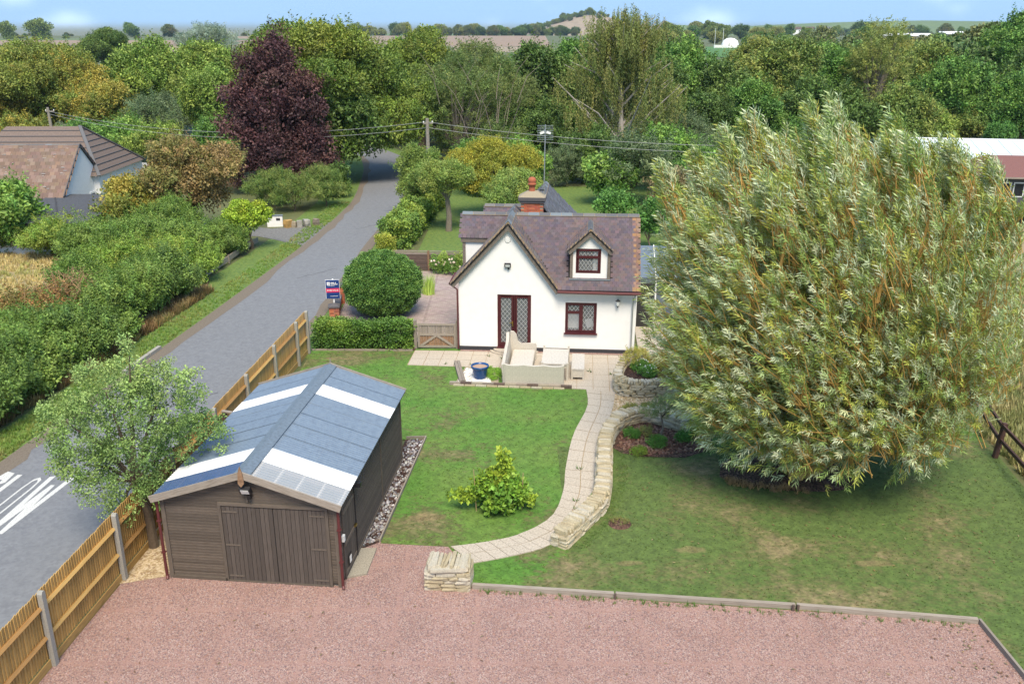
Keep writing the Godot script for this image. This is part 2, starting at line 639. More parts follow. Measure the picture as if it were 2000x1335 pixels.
# single shoots that stick out of a crown and break its outline
func stray_shoots(parent: Node, lobes: Array, size: float, n: int, cols: Array):
	var where := []
	var tints := []
	for i in n:
		var l: Array = lobes[R.randi() % lobes.size()]
		var d := any_dir()
		d.y = absf(d.y) * 1.2 - 0.2
		var p: Vector3 = l[0] + d * l[1] * R.randf_range(0.95, 1.2)
		if p.y < size * 0.6:
			continue
		var s := size * R.randf_range(0.6, 1.3)
		var grow := (d + Vector3(0, 0.9, 0) + any_dir() * 0.5).normalized()
		var x := grow.cross(Vector3(0.2, 0.1, 1)).normalized()
		where.append(Transform3D(Basis(x, grow, x.cross(grow)).scaled(Vector3.ONE * s), p))
		tints.append(vary(cols[R.randi() % cols.size()] * 1.1, 0.3))
	many(parent, "shoots", leafy.spray, M.leaf, where, tints)


func limbs(parent: Node, base: Vector3, lobes: Array, thick: float, mat: Material, fork: float, called := "trunk"):
	var st := begin()
	var top := Vector3.ZERO
	for l in lobes:
		top += l[0]
	top /= lobes.size()
	var crotch := base.lerp(top, fork)
	tube(st, [base - Vector3(0, 0.1, 0), base.lerp(crotch, 0.5) + Vector3(0.08, 0, 0.05), crotch], [thick * 1.25, thick, thick * 0.85], 8)
	for l in lobes:
		var e: Vector3 = l[0]
		var mid := crotch.lerp(e, 0.5) + Vector3(0, (e - crotch).length() * 0.12, 0) + any_dir() * 0.15
		tube(st, [crotch, mid, e + any_dir() * 0.2], [thick * 0.55, thick * 0.33, thick * 0.12], 5)
	put(parent, called, done(st), mat)


# ---------------------------------------------------------------- ground

func dryness(x: float, z: float) -> float:
	var v := dry_noise.get_noise_2d(x, z) * 0.75 + lawn_noise.get_noise_2d(x, z) * 0.55
	var bias := -0.12
	bias += 0.26 * exp(-(pow((x - 7.5) / 5.5, 2) + pow((z + 18.6) / 2.6, 2)))
	bias += 0.2 * exp(-(pow((x - 7.0) / 4.0, 2) + pow((z + 21.5) / 2.0, 2)))
	bias += 0.34 * exp(-(pow((x + 2.2) / 1.5, 2) + pow((z + 21.0) / 0.9, 2)))
	bias += 0.40 * exp(-(pow((x + 6.2) / 2.2, 2) + pow((z + 33.2) / 0.8, 2)))
	bias += 0.2 * exp(-(pow((x + 0.8) / 2.0, 2) + pow((z + 28.5) / 1.6, 2)))
	bias -= 0.25 * exp(-(pow((x - 1.5) / 3.5, 2) + pow((z + 30.0) / 1.3, 2)))
	bias -= 0.2 * exp(-(pow((x - 3.6) / 1.4, 2) + pow((z + 21.5) / 3.5, 2)))
	bias -= 0.12 * exp(-(pow((x - 12.6) / 1.8, 2) + pow((z + 19.0) / 5.0, 2)))
	return clampf(0.25 + bias + v + 0.34 * fine_noise.get_noise_2d(x * 1.7 + 9, z * 2.6), 0.0, 1.0)


func lawn_colour(x: float, z: float) -> Color:
	var d := dryness(x, z)
	var lush := Color(0.082, 0.195, 0.024).lerp(Color(0.122, 0.205, 0.036), clampf(lawn_noise.get_noise_2d(x * 2.1 + 50, z * 2.1) + 0.5, 0, 1))
	if x > 1.4 and z > -25.5:
		lush = lush.lerp(Color(0.088, 0.128, 0.032), 0.8)
	var c := lush.lerp(Color(0.115, 0.135, 0.04), smoothstep(0.2, 0.55, d))
	c = c.lerp(Color(0.235, 0.19, 0.095), smoothstep(0.46, 1.05, d))
	for p in [[-2.3, -21.2, 0.55, 0.22], [4.5, -19.6, 0.4, 0.18], [8.9, -19.0, 0.5, 0.14], [2.9, -19.0, 0.4, 0.12], [-7.0, -33.4, 0.6, 0.2]]:
		var e := pow((x - p[0]) / p[2], 2) + pow((z - p[1]) / p[3], 2) + fine_noise.get_noise_2d(x, z) * 0.7
		c = c.lerp(Color(0.27, 0.19, 0.1), 0.45 * (1 - smoothstep(0.4, 1.2, e)))
	return c


func setting():
	# one sheet to the horizon
	var st := begin()
	quad(st, Vector3(-2600, 0, 60), Vector3(2600, 0, 60), Vector3(2600, 0, -1300), Vector3(-2600, 0, -1300))
	quad(st, Vector3(-2600, 0, -1300), Vector3(2600, 0, -1300), Vector3(2600, -16, -1800), Vector3(-2600, -16, -1800))
	ground("ground", done(st), M.earth)

	var w := 1344
	var h := 1152
	var im := Image.create(w, h, false, Image.FORMAT_RGB8)
	for j in h:
		for i in w:
			var x := -9.0 + 28.0 * i / w
			var z := -36.0 + 24.0 * j / h
			var c := lawn_colour(x, z)
			var k := 0.9 + 0.32 * fine_noise.get_noise_2d(x * 1.2, z * 1.2) + 0.34 * fine_noise.get_noise_2d(x * 4.0, z * 5.5) + R.randf_range(-0.12, 0.12)
			im.set_pixel(i, j, (c * k).clamp().linear_to_srgb())
	M.lawn = lin(1, 1, 1, 0.95)
	M.lawn.albedo_texture = ImageTexture.create_from_image(im)
	M.lawn.uv1_scale = Vector3(1.0 / 28.0, 1.0 / 24.0, 1)
	M.lawn.uv1_offset = Vector3(9.0 / 28.0, 36.0 / 24.0, 0)
	var lawn_outline := [Vector2(-8.15, -34.35), Vector2(15.6, -35.5), Vector2(15.0, -25.0), Vector2(14.3, -20.0), Vector2(13.8, -11.0), Vector2(10.62, -11.0), Vector2(10.4, -16.66), Vector2(-0.9, -17.93), Vector2(-1.1, -18.8), Vector2(-1.62, -19.74), Vector2(-3.36, -19.9), Vector2(-2.74, -26.1), Vector2(-3.2, -26.0), Vector2(-7.4, -25.6), Vector2(-8.1, -25.8)]
	ground("lawn", sheet(lawn_outline, 0.03), M.lawn)
	var poly := PackedVector2Array(lawn_outline)
	var where := []
	var tints := []
	for i in 30000:
		var p := Vector2(R.randf_range(-8.2, 15.5), R.randf_range(-35, -11))
		if p.y < -30.1 and p.x > -2.2 or p.y < -32.4 and p.x > -4.2 or not Geometry2D.is_point_in_polygon(p, poly):
			continue
		var d := dryness(p.x, p.y)
		if R.randf() < d * 0.55:
			continue
		var s := R.randf_range(0.018, 0.036)
		where.append(Transform3D(Basis(Vector3.UP, R.randf() * TAU).scaled(Vector3(s * 1.8, s, s * 1.8)), Vector3(p.x, 0.028, p.y)))
		tints.append(vary(lawn_colour(p.x, p.y) * Color(0.5, 0.54, 0.7), 0.15))
	var g := many(self, "lawn_grass", leafy.tuft, M.leaf, where, tints)
	g.set_meta("label", "short mown grass blades growing over the garden lawns")
	g.set_meta("category", "grass")

	ground("gravel_drive", sheet([Vector2(-9.95, -9.0), Vector2(10.66, -9.0), Vector2(10.42, -16.7), Vector2(-0.9, -17.97), Vector2(-1.1, -18.85), Vector2(-1.6, -19.82), Vector2(-3.5, -19.98), Vector2(-4.6, -26.6), Vector2(-8.4, -26.6), Vector2(-9.3, -18.0)], 0.024), M.gravel)
	ground("gold_gravel_path", sheet([Vector2(-9.32, -25.0), Vector2(-8.95, -27.5), Vector2(-7.3, -26.0), Vector2(-8.3, -18.45), Vector2(-9.4, -18.1)], 0.028), M.gold_gravel)
	ground("pebble_path", sheet([Vector2(-3.98, -19.5), Vector2(-3.4, -19.95), Vector2(-2.78, -26.0), Vector2(-3.4, -26.0)], 0.034), M.dark_soil)
	pebbles("grey_pebbles", [Vector2(-3.95, -19.6), Vector2(-3.42, -19.98), Vector2(-2.82, -25.98), Vector2(-3.3, -25.98)], 1500, 0.03, 0.075, [Color(0.22, 0.21, 0.22), Color(0.12, 0.11, 0.12), Color(0.36, 0.34, 0.33), Color(0.18, 0.14, 0.12), Color(0.5, 0.49, 0.48)], 0.04, "grey and white pebbles in the strip along the garage side")
	pebbles("gravel", [Vector2(-9.7, -12.0), Vector2(10.3, -12.0), Vector2(10.3, -16.6), Vector2(-1.0, -17.9), Vector2(-8.5, -18.3), Vector2(-9.3, -17.5)], 13000, 0.016, 0.03, [Color(0.33, 0.2, 0.175), Color(0.37, 0.235, 0.205), Color(0.25, 0.15, 0.135), Color(0.42, 0.29, 0.25), Color(0.35, 0.21, 0.16)], 0.026, "loose pink and red gravel chippings lying on the drive")

	# lane
	var road_l := [Vector2(-17.4, -6), Vector2(-16.2, -18), Vector2(-15.5, -24.4), Vector2(-15.2, -27.4), Vector2(-14.5, -33.5), Vector2(-13.75, -40.4), Vector2(-12.7, -51.6), Vector2(-12.25, -58.7), Vector2(-12.05, -67.0), Vector2(-12.7, -75.0), Vector2(-13.7, -83.6), Vector2(-15.4, -92.2), Vector2(-19.0, -99.0), Vector2(-26.0, -104.0)]
	var road_r := [Vector2(-10.6, -6), Vector2(-9.85, -18), Vector2(-9.4, -24.4), Vector2(-9.15, -27.4), Vector2(-8.8, -33.5), Vector2(-8.6, -40.4), Vector2(-8.4, -51.6), Vector2(-8.2, -58.7), Vector2(-7.95, -67.0), Vector2(-8.3, -75.0), Vector2(-9.2, -83.6), Vector2(-10.9, -91.6), Vector2(-14.6, -99.5), Vector2(-22.0, -107.0)]
	var outline := road_l.duplicate()
	var back := road_r.duplicate()
	back.reverse()
	outline.append_array(back)
	ground("road", sheet(outline, 0.02), M.asphalt)
	ground("side_driveway", sheet([Vector2(-12.5, -52.6), Vector2(-14.6, -54.4), Vector2(-16.0, -55.4), Vector2(-24, -57.0), Vector2(-24, -61), Vector2(-15.7, -57.7), Vector2(-12.1, -59.8)], 0.016), M.asphalt_old)
	# earth washed along the edges of the lane, and old cracks
	for e in [[road_l, 0.0, 0.55, "road_dirt"], [road_r, -0.4, 0.0, "road_dirt"]]:
		var near := []
		var far := []
		for i in 60:
			var p := along(e[0].slice(0, 12), i / 59.0)
			near.append(p + Vector2(e[1] + (R.randf_range(-0.16, 0.05) if e[1] < 0 else -0.05), 0))
			far.append(p + Vector2(e[2] + (R.randf_range(-0.25, 0.12) if e[1] == 0 else 0.05), 0))
		far.reverse()
		near.append_array(far)
		ground(e[3], sheet(near, 0.024), M.road_dirt)
	for k in 7:
		var z := [-28.0, -37.0, -45.5, -52.0, -57.5, -60.5, -63.5][k] as float
		var x := -12.4 + 0.55 * k
		var one := []
		var two := []
		for i in 9:
			var q := Vector2(x + 0.22 * i + R.randf_range(-0.05, 0.05), z + (0.35 if k % 2 else -0.5) * i * 0.5 + R.randf_range(-0.12, 0.12))
			one.append(q)
			two.append(q + Vector2(0.035, 0.03))
		two.reverse()
		one.append_array(two)
		ground("road_crack", sheet(one, 0.0235), M.crack)
	# verges
	var verge := road_l.duplicate()
	var vb := []
	for p in road_l:
		vb.append(p + Vector2(-1.5 if p.y > -40 else -2.6, 0))
	vb.reverse()
	verge.append_array(vb)
	ground("grass_verge", sheet(verge, 0.008), M.verge)
	ground("ditch", sheet([Vector2(-19.2, -6), Vector2(-17.6, -22), Vector2(-16.3, -33), Vector2(-15.0, -42.0), Vector2(-16.0, -46), Vector2(-17.6, -38), Vector2(-19.0, -28), Vector2(-21, -6)], 0.012), M.ditch)
	var verge_r := road_r.slice(4, 14)
	var vr := []
	for p in verge_r:
		vr.append(p + Vector2(1.4, 0))
	vr.reverse()
	verge_r.append_array(vr)
	ground("grass_verge", sheet(verge_r, 0.008), M.verge)
	ground("field", sheet([Vector2(-70, -30), Vector2(-19.5, -30), Vector2(-21.0, -45), Vector2(-24.5, -52.5), Vector2(-70, -54)], 0.006), M.straw_ground)
	ground("meadow", sheet([Vector2(14.3, -8), Vector2(15.0, -22.0), Vector2(15.4, -29), Vector2(16.4, -40), Vector2(17, -58), Vector2(60, -58), Vector2(50, -8)], 0.006), M.straw_ground)
	ground("orchard_grass", sheet([Vector2(-5.6, -47.2), Vector2(-2.2, -46.9), Vector2(14.0, -50), Vector2(15.0, -74), Vector2(-5.2, -74)], 0.01), M.verge)
	ground("block_paving", sheet([Vector2(-7.9, -36.0), Vector2(-1.9, -35.0), Vector2(-1.3, -46.7), Vector2(-6.0, -47.0), Vector2(-8.1, -46.4)], 0.022), block_paving())
	# leaves dropped under the willow and against the edging
	var lw := []
	var lt := []
	for i in 380:
		var q := Vector2(R.randf_range(3.4, 13.5), R.randf_range(-26, -18.3)) if i < 210 else Vector2(R.randf_range(9.0, 10.3), R.randf_range(-16.6, -13.5)) if i < 270 else Vector2(R.randf_range(-9, 10), R.randf_range(-17.4, -12.5))
		lw.append(Transform3D(Basis(Vector3.UP, R.randf() * TAU).scaled(Vector3(0.05, 0.05, 0.05)), Vector3(q.x, 0.045, q.y)))
		lt.append(vary([Color(0.2, 0.14, 0.06), Color(0.16, 0.09, 0.05), Color(0.24, 0.2, 0.1)][R.randi() % 3], 0.3))
	var fallen := begin()
	for s in [-1, 1]:
		tri(fallen, Vector3(-1, 0, 0), Vector3(0, 0.25, 0.35 * s), Vector3(1, 0.1, 0))
	var fl := many(self, "fallen_leaves", done(fallen), M.tinted, lw, lt)
	fl.set_meta("label", "small dry fallen leaves scattered on the lawn and gravel")
	fl.set_meta("category", "leaves")
	# rough grass along the edges
	rough_grass("verge_grass", road_l.slice(0, 9), -1.3, -0.1, 4600, 0.06, 0.18, [Color(0.13, 0.28, 0.04), Color(0.17, 0.29, 0.06), Color(0.24, 0.3, 0.08), Color(0.3, 0.27, 0.12)], "short rough grass on the verge along the lane's left side")
	rough_grass("dry_verge_grass", [Vector2(-18.4, -20), Vector2(-17.0, -30), Vector2(-16.2, -36), Vector2(-15.4, -43)], -1.2, 0.5, 2600, 0.2, 0.5, [Color(0.3, 0.2, 0.1), Color(0.22, 0.14, 0.08), Color(0.36, 0.28, 0.15), Color(0.14, 0.17, 0.05)], "dead brown grass in the ditch below the roadside hedge")
	rough_grass("meadow_grass", [Vector2(14.6, -12), Vector2(15.3, -22.0), Vector2(15.9, -31), Vector2(18, -46)], -0.35, 8.5, 17000, 0.22, 0.48, [Color(0.42, 0.35, 0.19), Color(0.34, 0.3, 0.15), Color(0.2, 0.23, 0.09), Color(0.48, 0.4, 0.24)], "tall straw coloured grass in the meadow beyond the rail fence")
	rough_grass("field_grass", [Vector2(-21, -33), Vector2(-23.5, -44), Vector2(-26.0, -51.5)], -14.0, -0.5, 6000, 0.12, 0.32, [Color(0.62, 0.5, 0.27), Color(0.56, 0.44, 0.24), Color(0.36, 0.38, 0.14)], "tall dry yellow grass in the field behind the hedgerow")
	rough_grass("edge_grass", [Vector2(10.2, -16.55), Vector2(4.0, -17.25), Vector2(-0.8, -17.85)], -0.13, 0.1, 170, 0.06, 0.13, [Color(0.07, 0.18, 0.025), Color(0.1, 0.19, 0.04)], "tufts of longer grass along the timber lawn edging", true)
	rough_grass("wall_grass", [Vector2(1.6, -19.6), Vector2(2.5, -21.2), Vector2(3.15, -23.3), Vector2(3.25, -25.2)], 0.0, 0.28, 500, 0.03, 0.08, [Color(0.08, 0.16, 0.03), Color(0.11, 0.18, 0.04)], "longer grass growing along the foot of the curved stone wall")


func block_paving() -> StandardMaterial3D:
	var im := Image.create(480, 480, false, Image.FORMAT_RGB8)
	im.fill(Color(0.22, 0.17, 0.15).linear_to_srgb())
	for row in 20:
		for col in 10:
			var k := R.randf_range(0.8, 1.1)
			var c := Color(0.36 * k, 0.285 * k * R.randf_range(0.94, 1.04), 0.255 * k)
			im.fill_rect(Rect2i((col * 48 + (24 if row % 2 else 0) + 1) % 480, row * 24 + 1, 46, 22), c.linear_to_srgb())
	var m := lin(1, 1, 1, 0.9)
	m.albedo_texture = ImageTexture.create_from_image(im)
	m.uv1_scale = Vector3(0.5, 0.5, 1)
	return m


func pebbles(called: String, outline: Array, n: int, small: float, large: float, cols: Array, y: float, label: String):
	var poly := PackedVector2Array(outline)
	var lo := Vector2.INF
	var hi := -Vector2.INF
	for p in poly:
		lo = lo.min(p)
		hi = hi.max(p)
	var where := []
	var tints := []
	for i in n:
		var p := Vector2(R.randf_range(lo.x, hi.x), R.randf_range(lo.y, hi.y))
		if not Geometry2D.is_point_in_polygon(p, poly):
			continue
		var s := R.randf_range(small, large)
		where.append(Transform3D(any_turn().scaled(Vector3(s, s * 0.8, s)), Vector3(p.x, y + s * 0.1, p.y)))
		tints.append(vary(cols[R.randi() % cols.size()], 0.15))
	var o := many(self, called, rock(99, 0.2, 1), M.tinted, where, tints)
	o.set_meta("label", label)
	o.set_meta("category", "gravel")


func rough_grass(called: String, line: Array, from: float, to: float, n: int, lo: float, hi: float, cols: Array, label: String, across := false):
	var where := []
	var tints := []
	for i in n:
		var k := R.randi() % (line.size() - 1)
		var t := R.randf()
		var p: Vector2 = line[k].lerp(line[k + 1], t)
		var off := R.randf_range(from, to)
		p += Vector2(0, off) if across else Vector2(off, 0)
		var s := R.randf_range(lo, hi)
		where.append(Transform3D(Basis(Vector3.UP, R.randf() * TAU).scaled(Vector3(s * 1.1, s, s * 1.1)), Vector3(p.x, 0.01, p.y)))
		var v := clampf(dry_noise.get_noise_2d(p.x * 0.6, p.y * 0.6) * 0.9 + 0.5, 0, 0.999)
		tints.append(vary(cols[int(v * cols.size())].lerp(cols[R.randi() % cols.size()], 0.3) * Color(0.52, 0.56, 0.62), 0.2))
	var o := many(self, called, leafy.blades, M.leaf, where, tints)
	o.set_meta("label", label)
	o.set_meta("category", "grass")


func flat(st: SurfaceTool, a: Vector2, b: Vector2, c: Vector2):
	if (b - a).cross(c - a) > 0:
		var t := b
		b = c
		c = t
	tri(st, Vector3(a.x / 3.0, 0, a.y), Vector3(b.x / 3.0, 0, b.y), Vector3(c.x / 3.0, 0, c.y))


# white letters laid flat on the lane, stretched along it for drivers
func road_paint():
	var t := thing("road_marking", "white stretched SLOW lettering painted on the grey lane", "road marking", Vector3(-14.42, 0.024, -22.15), -0.105)
	# each letter: strokes as outlines in (across, along) from 0..1
	var letters := {
		"S": [[[0.9, 0.8], [0.75, 0.95], [0.3, 0.97], [0.08, 0.8], [0.12, 0.6], [0.5, 0.5], [0.88, 0.4], [0.92, 0.2], [0.7, 0.03], [0.25, 0.03], [0.08, 0.2]]],
		"L": [[[0.1, 1.0], [0.1, 0.03], [0.95, 0.03]]],
		"O": [[[0.5, 0.97], [0.2, 0.92], [0.08, 0.75], [0.08, 0.25], [0.2, 0.08], [0.5, 0.03], [0.8, 0.08], [0.92, 0.25], [0.92, 0.75], [0.8, 0.92], [0.5, 0.97]]],
		"W": [[[0.0, 1.0], [0.24, 0.0], [0.5, 0.75], [0.76, 0.0], [1.0, 1.0]]],
	}
	var x := -0.82
	for l in ["S", "L", "O", "W"]:
		var wide := 0.62 if l == "W" else 0.4
		var st := begin()
		for stroke in letters[l]:
			var fl := PackedVector2Array()
			for p in stroke:
				fl.append(Vector2(x + p[0] * wide, -p[1] * 2.9 + 1.45))
			var k := PackedVector2Array()
			for p in fl:
				k.append(Vector2(p.x * 3.0, p.y))
			if l == "O":
				var c := Vector2((x + 0.5 * wide) * 3.0, 0)
				for i in k.size() - 1:
					var sh := Vector2(0.66, 0.9)
					flat(st, k[i], k[i + 1], c + (k[i + 1] - c) * sh)
					flat(st, k[i], c + (k[i + 1] - c) * sh, c + (k[i] - c) * sh)
				continue
			for grown in Geometry2D.offset_polyline(k, 0.23, Geometry2D.JOIN_MITER, Geometry2D.END_BUTT):
				if Geometry2D.is_polygon_clockwise(grown):
					continue
				var ix := Geometry2D.triangulate_polygon(grown)
				for i in range(0, ix.size(), 3):
					flat(st, grown[ix[i]], grown[ix[i + 1]], grown[ix[i + 2]])
		put(t, "letter", done(st), M.paint)
		x += wide + 0.13
	for i in 3:
		tag(put(self, "kerb_stone", cube, M.concrete, Transform3D(Basis(Vector3.UP, -0.12) * Basis.from_scale(Vector3(0.16, 0.22, 0.9)), Vector3(-14.72 + 0.11 * i, 0.05, -32.2 - 0.95 * i))), ["pale kerb stone at the lane's left edge, nearest of three", "middle pale kerb stone of three at the lane's left edge", "farthest of three pale kerb stones at the lane's left edge"][i], "kerb", "kerb stones beside the lane")


# ---------------------------------------------------------------- garage

func sheet_corrugated(z0: float, z1: float, x_r: float, y_r: float, x_e: float, y_e: float) -> ArrayMesh:
	var st := SurfaceTool.new()
	st.begin(Mesh.PRIMITIVE_TRIANGLES)
	st.set_smooth_group(0)
	var pitch := 0.1
	var steps := int((z0 - z1) / pitch * 6)
	for i in steps:
		var a := z0 + (z1 - z0) * i / steps
		var b := z0 + (z1 - z0) * (i + 1) / steps
		var ya := 0.01 * sin(a / pitch * TAU)
		var yb := 0.01 * sin(b / pitch * TAU)
		quad(st, Vector3(x_r, y_r + ya, a), Vector3(x_e, y_e + ya, a), Vector3(x_e, y_e + yb, b), Vector3(x_r, y_r + yb, b))
	return done(st)


func garage():
	var t := thing("timber_garage", "brown weatherboarded timber garage with blue corrugated roof and two white strips", "garage", Vector3(-8.2, 0, -18.42), -0.0995)
	var w := 4.23
	var l := 6.6
	var eave := 2.25
	var mid := w / 2
	var ridge := 2.93
	put(t, "wall", plate([Vector2(0.04, 0), Vector2(w - 0.04, 0), Vector2(w - 0.04, eave - 0.02), Vector2(mid, ridge - 0.05), Vector2(0.04, eave - 0.02)], -0.09, -0.05), M.dark_inside)
	put(t, "wall", plate([Vector2(0.04, 0), Vector2(w - 0.04, 0), Vector2(w - 0.04, eave - 0.02), Vector2(mid, ridge - 0.05), Vector2(0.04, eave - 0.02)], -l, -l + 0.04), M.shed_1)
	for x in [0.04, w - 0.08]:
		put(t, "wall", plate([Vector2(-l, 0), Vector2(-0.05, 0), Vector2(-0.05, eave - 0.03), Vector2(-l, eave - 0.03)], x, x + 0.04), M.dark_inside, Transform3D(Basis(Vector3(0, 0, 1), Vector3.UP, Vector3(1, 0, 0)), Vector3.ZERO))
	box(t, "floor", M.concrete, Vector3(mid, 0.03, -l / 2), Vector3(w - 0.1, 0.05, l - 0.1))
	# front weatherboards
	var gap := 0.077
	var tilt := Basis(Vector3.RIGHT, 0.16)
	for i in 37:
		var y := 0.14 + gap * i
		var x0 := 0.1
		var x1 := w - 0.1
		if y > eave - 0.06:
			var half := (ridge - y - 0.05) / (ridge - eave) * mid
			x0 = maxf(0.1, mid - half)
			x1 = minf(w - 0.1, mid + half)
		if x1 - x0 < 0.15:
			continue
		if y < 2.08:
			box(t, "weatherboard", M["shed_%d" % (R.randi() % 5)], Vector3((x0 + 1.4) / 2, y, -0.03), Vector3(1.4 - x0, gap * 1.1, 0.018), tilt)
			box(t, "weatherboard", M["shed_%d" % (R.randi() % 5)], Vector3((4.0 + x1) / 2, y, -0.03), Vector3(x1 - 4.0, gap * 1.1, 0.018), tilt)
		else:
			box(t, "weatherboard", M["shed_%d" % (R.randi() % 5)], Vector3((x0 + mid) / 2, y, -0.03), Vector3(mid - x0, gap * 1.1, 0.018), tilt)
			box(t, "weatherboard", M["shed_%d" % (R.randi() % 5)], Vector3((x1 + mid) / 2, y, -0.03), Vector3(x1 - mid, gap * 1.1, 0.018), tilt)
	box(t, "cover_strip", M.shed_3, Vector3(mid, 2.42, 0.0), Vector3(0.05, 0.52, 0.025))
	box(t, "plinth_board", M.shed_3, Vector3(0.75, 0.05, 0.0), Vector3(1.36, 0.1, 0.05))
	box(t, "plinth_board", M.shed_1, Vector3(2.7, 0.03, 0.0), Vector3(2.5, 0.06, 0.05))
	for x in [0.05, w - 0.05]:
		box(t, "corner_board", M.shed_0, Vector3(x, eave / 2, -0.01), Vector3(0.1, eave - 0.02, 0.05))
	for x in [1.43, 3.97]:
		box(t, "door_post", M.shed_1, Vector3(x, 1.04, 0.0), Vector3(0.07, 2.08, 0.05))
	box(t, "door_head", M.shed_0, Vector3(2.7, 2.1, 0.003), Vector3(2.6, 0.07, 0.05))
	# two plank doors with strap hinges
	for s in 2:
		var x0 := 1.47 + s * 1.235
		var door := box(t, "door", M.black, Vector3(x0 + 0.615, 1.04, -0.035), Vector3(1.22, 1.98, 0.03))
		var inv := door.transform.affine_inverse()
		for i in 12:
			var pw := 1.225 / 12
			put(door, "plank", cube, M["shed_door_%d" % (R.randi() % 5)], inv * Transform3D(Basis.from_scale(Vector3(pw - 0.009, 1.98, 0.022)), Vector3(x0 + pw * (i + 0.5), 1.05, -0.008 + R.randf_range(-0.003, 0.003))))
		for y in [0.18, 1.02, 1.9]:
			put(door, "strap_hinge", cube, M.shed_0, inv * Transform3D(Basis.from_scale(Vector3(0.36, 0.035, 0.012)), Vector3(x0 + (0.2 if s == 0 else 1.03), y, 0.012)))
	# right-hand side: boards, seam posts, panelled door
	for i in 28:
		var y := 0.14 + gap * i
		for seg in [[-1.32, -4.07], [-4.13, -6.55]]:
			box(t, "side_weatherboard", M["shed_door_%d" % (R.randi() % 5)], Vector3(w - 0.02, y, (seg[0] + seg[1]) / 2), Vector3(0.018, gap * 1.1, seg[0] - seg[1]), Basis(Vector3.BACK, -0.16))
		box(t, "side_weatherboard", M["shed_door_%d" % (R.randi() % 5)], Vector3(w - 0.02, y, -0.17), Vector3(0.018, gap * 1.1, 0.2), Basis(Vector3.BACK, -0.16))
	for z in [-4.1, -6.56, -0.06]:
		box(t, "corner_board", M.shed_3, Vector3(w - 0.005, eave / 2, z), Vector3(0.035, eave - 0.03, 0.07))
	box(t, "sole_plate", M.shed_3, Vector3(w - 0.005, 0.05, -3.9), Vector3(0.05, 0.1, 5.2))
	var sd := box(t, "side_door", M.shed_door_3, Vector3(w - 0.02, 1.02, -0.79), Vector3(0.03, 1.96, 0.96))
	var si := sd.transform.affine_inverse()
	for i in 7:
		put(sd, "plank", cube, M["shed_door_%d" % (i % 5)], si * Transform3D(Basis.from_scale(Vector3(0.02, 1.94, 0.125)), Vector3(w + 0.002, 1.02, -0.36 - 0.143 * i)))
	for y in [0.2, 0.95, 1.8]:
		put(sd, "ledge", cube, M.shed_0, si * Transform3D(Basis.from_scale(Vector3(0.02, 0.09, 0.9)), Vector3(w + 0.02, y, -0.79)))
	put(sd, "cat_flap", cube, M.black, si * Transform3D(Basis.from_scale(Vector3(0.02, 0.26, 0.22)), Vector3(w + 0.034, 0.42, -0.62)))
	put(sd, "cat_flap_window", cube, M.white_plastic, si * Transform3D(Basis.from_scale(Vector3(0.012, 0.17, 0.13)), Vector3(w + 0.047, 0.42, -0.62)))
	put(sd, "handle", cube, M.brass, si * Transform3D(Basis.from_scale(Vector3(0.05, 0.05, 0.12)), Vector3(w + 0.045, 1.0, -1.18)))
	box(t, "switch_box", M.white_plastic, Vector3(w + 0.03, 1.22, -0.22), Vector3(0.06, 0.16, 0.1))
	# roof
	var drop := (ridge - eave) / mid
	var cut := [0.16, -0.66, -1.33, -4.72, -5.38, -6.76]
	for s in [-1, 1]:
		var xe := -0.14 if s < 0 else w + 0.14
		var ye := ridge + 0.05 - drop * (mid + 0.14)
		for i in 5:
			var m: Material = [M.clear_sheet, M.white_sheet, M.blue_sheet, M.white_sheet, M.blue_sheet][i]
			if i == 0 and s < 0:
				m = M.clear_blue
			put(t, "roof_sheet", sheet_corrugated(cut[i] + (0.03 if i else 0.0), cut[i + 1], mid, ridge + 0.05 + (0.004 if i % 2 else 0.0), xe, ye + (0.004 if i % 2 else 0.0)), m)
		for z in [-2.05, -2.75, -3.42, -4.08, -6.02]:
			bar(t, "sheet_lap", M.ridge_blue, Vector3(mid + s * 0.2, ridge + 0.062 - drop * 0.2, z), Vector3(xe, ye + 0.012, z), 0.009, 0.006)
		for k in 5:
			var f := 0.1 + k * 0.22
			bar(t, "purlin", M.brown_wood_0 if s < 0 else M.grey_wood_0, Vector3(mid + s * (mid + 0.1) * f, ridge - drop * (mid + 0.1) * f - 0.0, 0.1), Vector3(mid + s * (mid + 0.1) * f, ridge - drop * (mid + 0.1) * f - 0.0, -6.6), 0.05, 0.07)
		bar(t, "rafter", M.brown_wood_0, Vector3(mid, ridge - 0.03, -0.62), Vector3(xe - s * 0.15, ye - 0.06, -0.62), 0.05, 0.08)
		var rc := begin()
		var wing := 0.2
		quad(rc, Vector3(mid, ridge + 0.1, 0.17), Vector3(mid + s * wing, ridge + 0.1 - wing * drop - 0.012, 0.17), Vector3(mid + s * wing, ridge + 0.1 - wing * drop - 0.012, -6.78), Vector3(mid, ridge + 0.1, -6.78))
		put(t, "ridge_cap", done(rc), M.ridge_blue)
		for z in [0.18, -6.78]:
			bar(t, "bargeboard", M.grey_wood_0 if s < 0 else M.grey_wood_4, Vector3(mid, ridge + 0.03, z + 0.001 * s), Vector3(xe, ye - 0.035, z + 0.001 * s), 0.035, 0.17)
		bar(t, "eaves_board", M.shed_3, Vector3(xe - s * 0.06, ye - 0.07, 0.12), Vector3(xe - s * 0.06, ye - 0.07, -6.72), 0.03, 0.1)
		var dp := begin()
		var px := -0.05 if s < 0 else w + 0.03
		tube(dp, [Vector3(px, eave - 0.05, 0.06), Vector3(px, 0.12, 0.06), Vector3(px + 0.03, 0.05, 0.12)], [0.036, 0.036, 0.036], 8)
		put(t, "downpipe", done(dp), M.maroon)
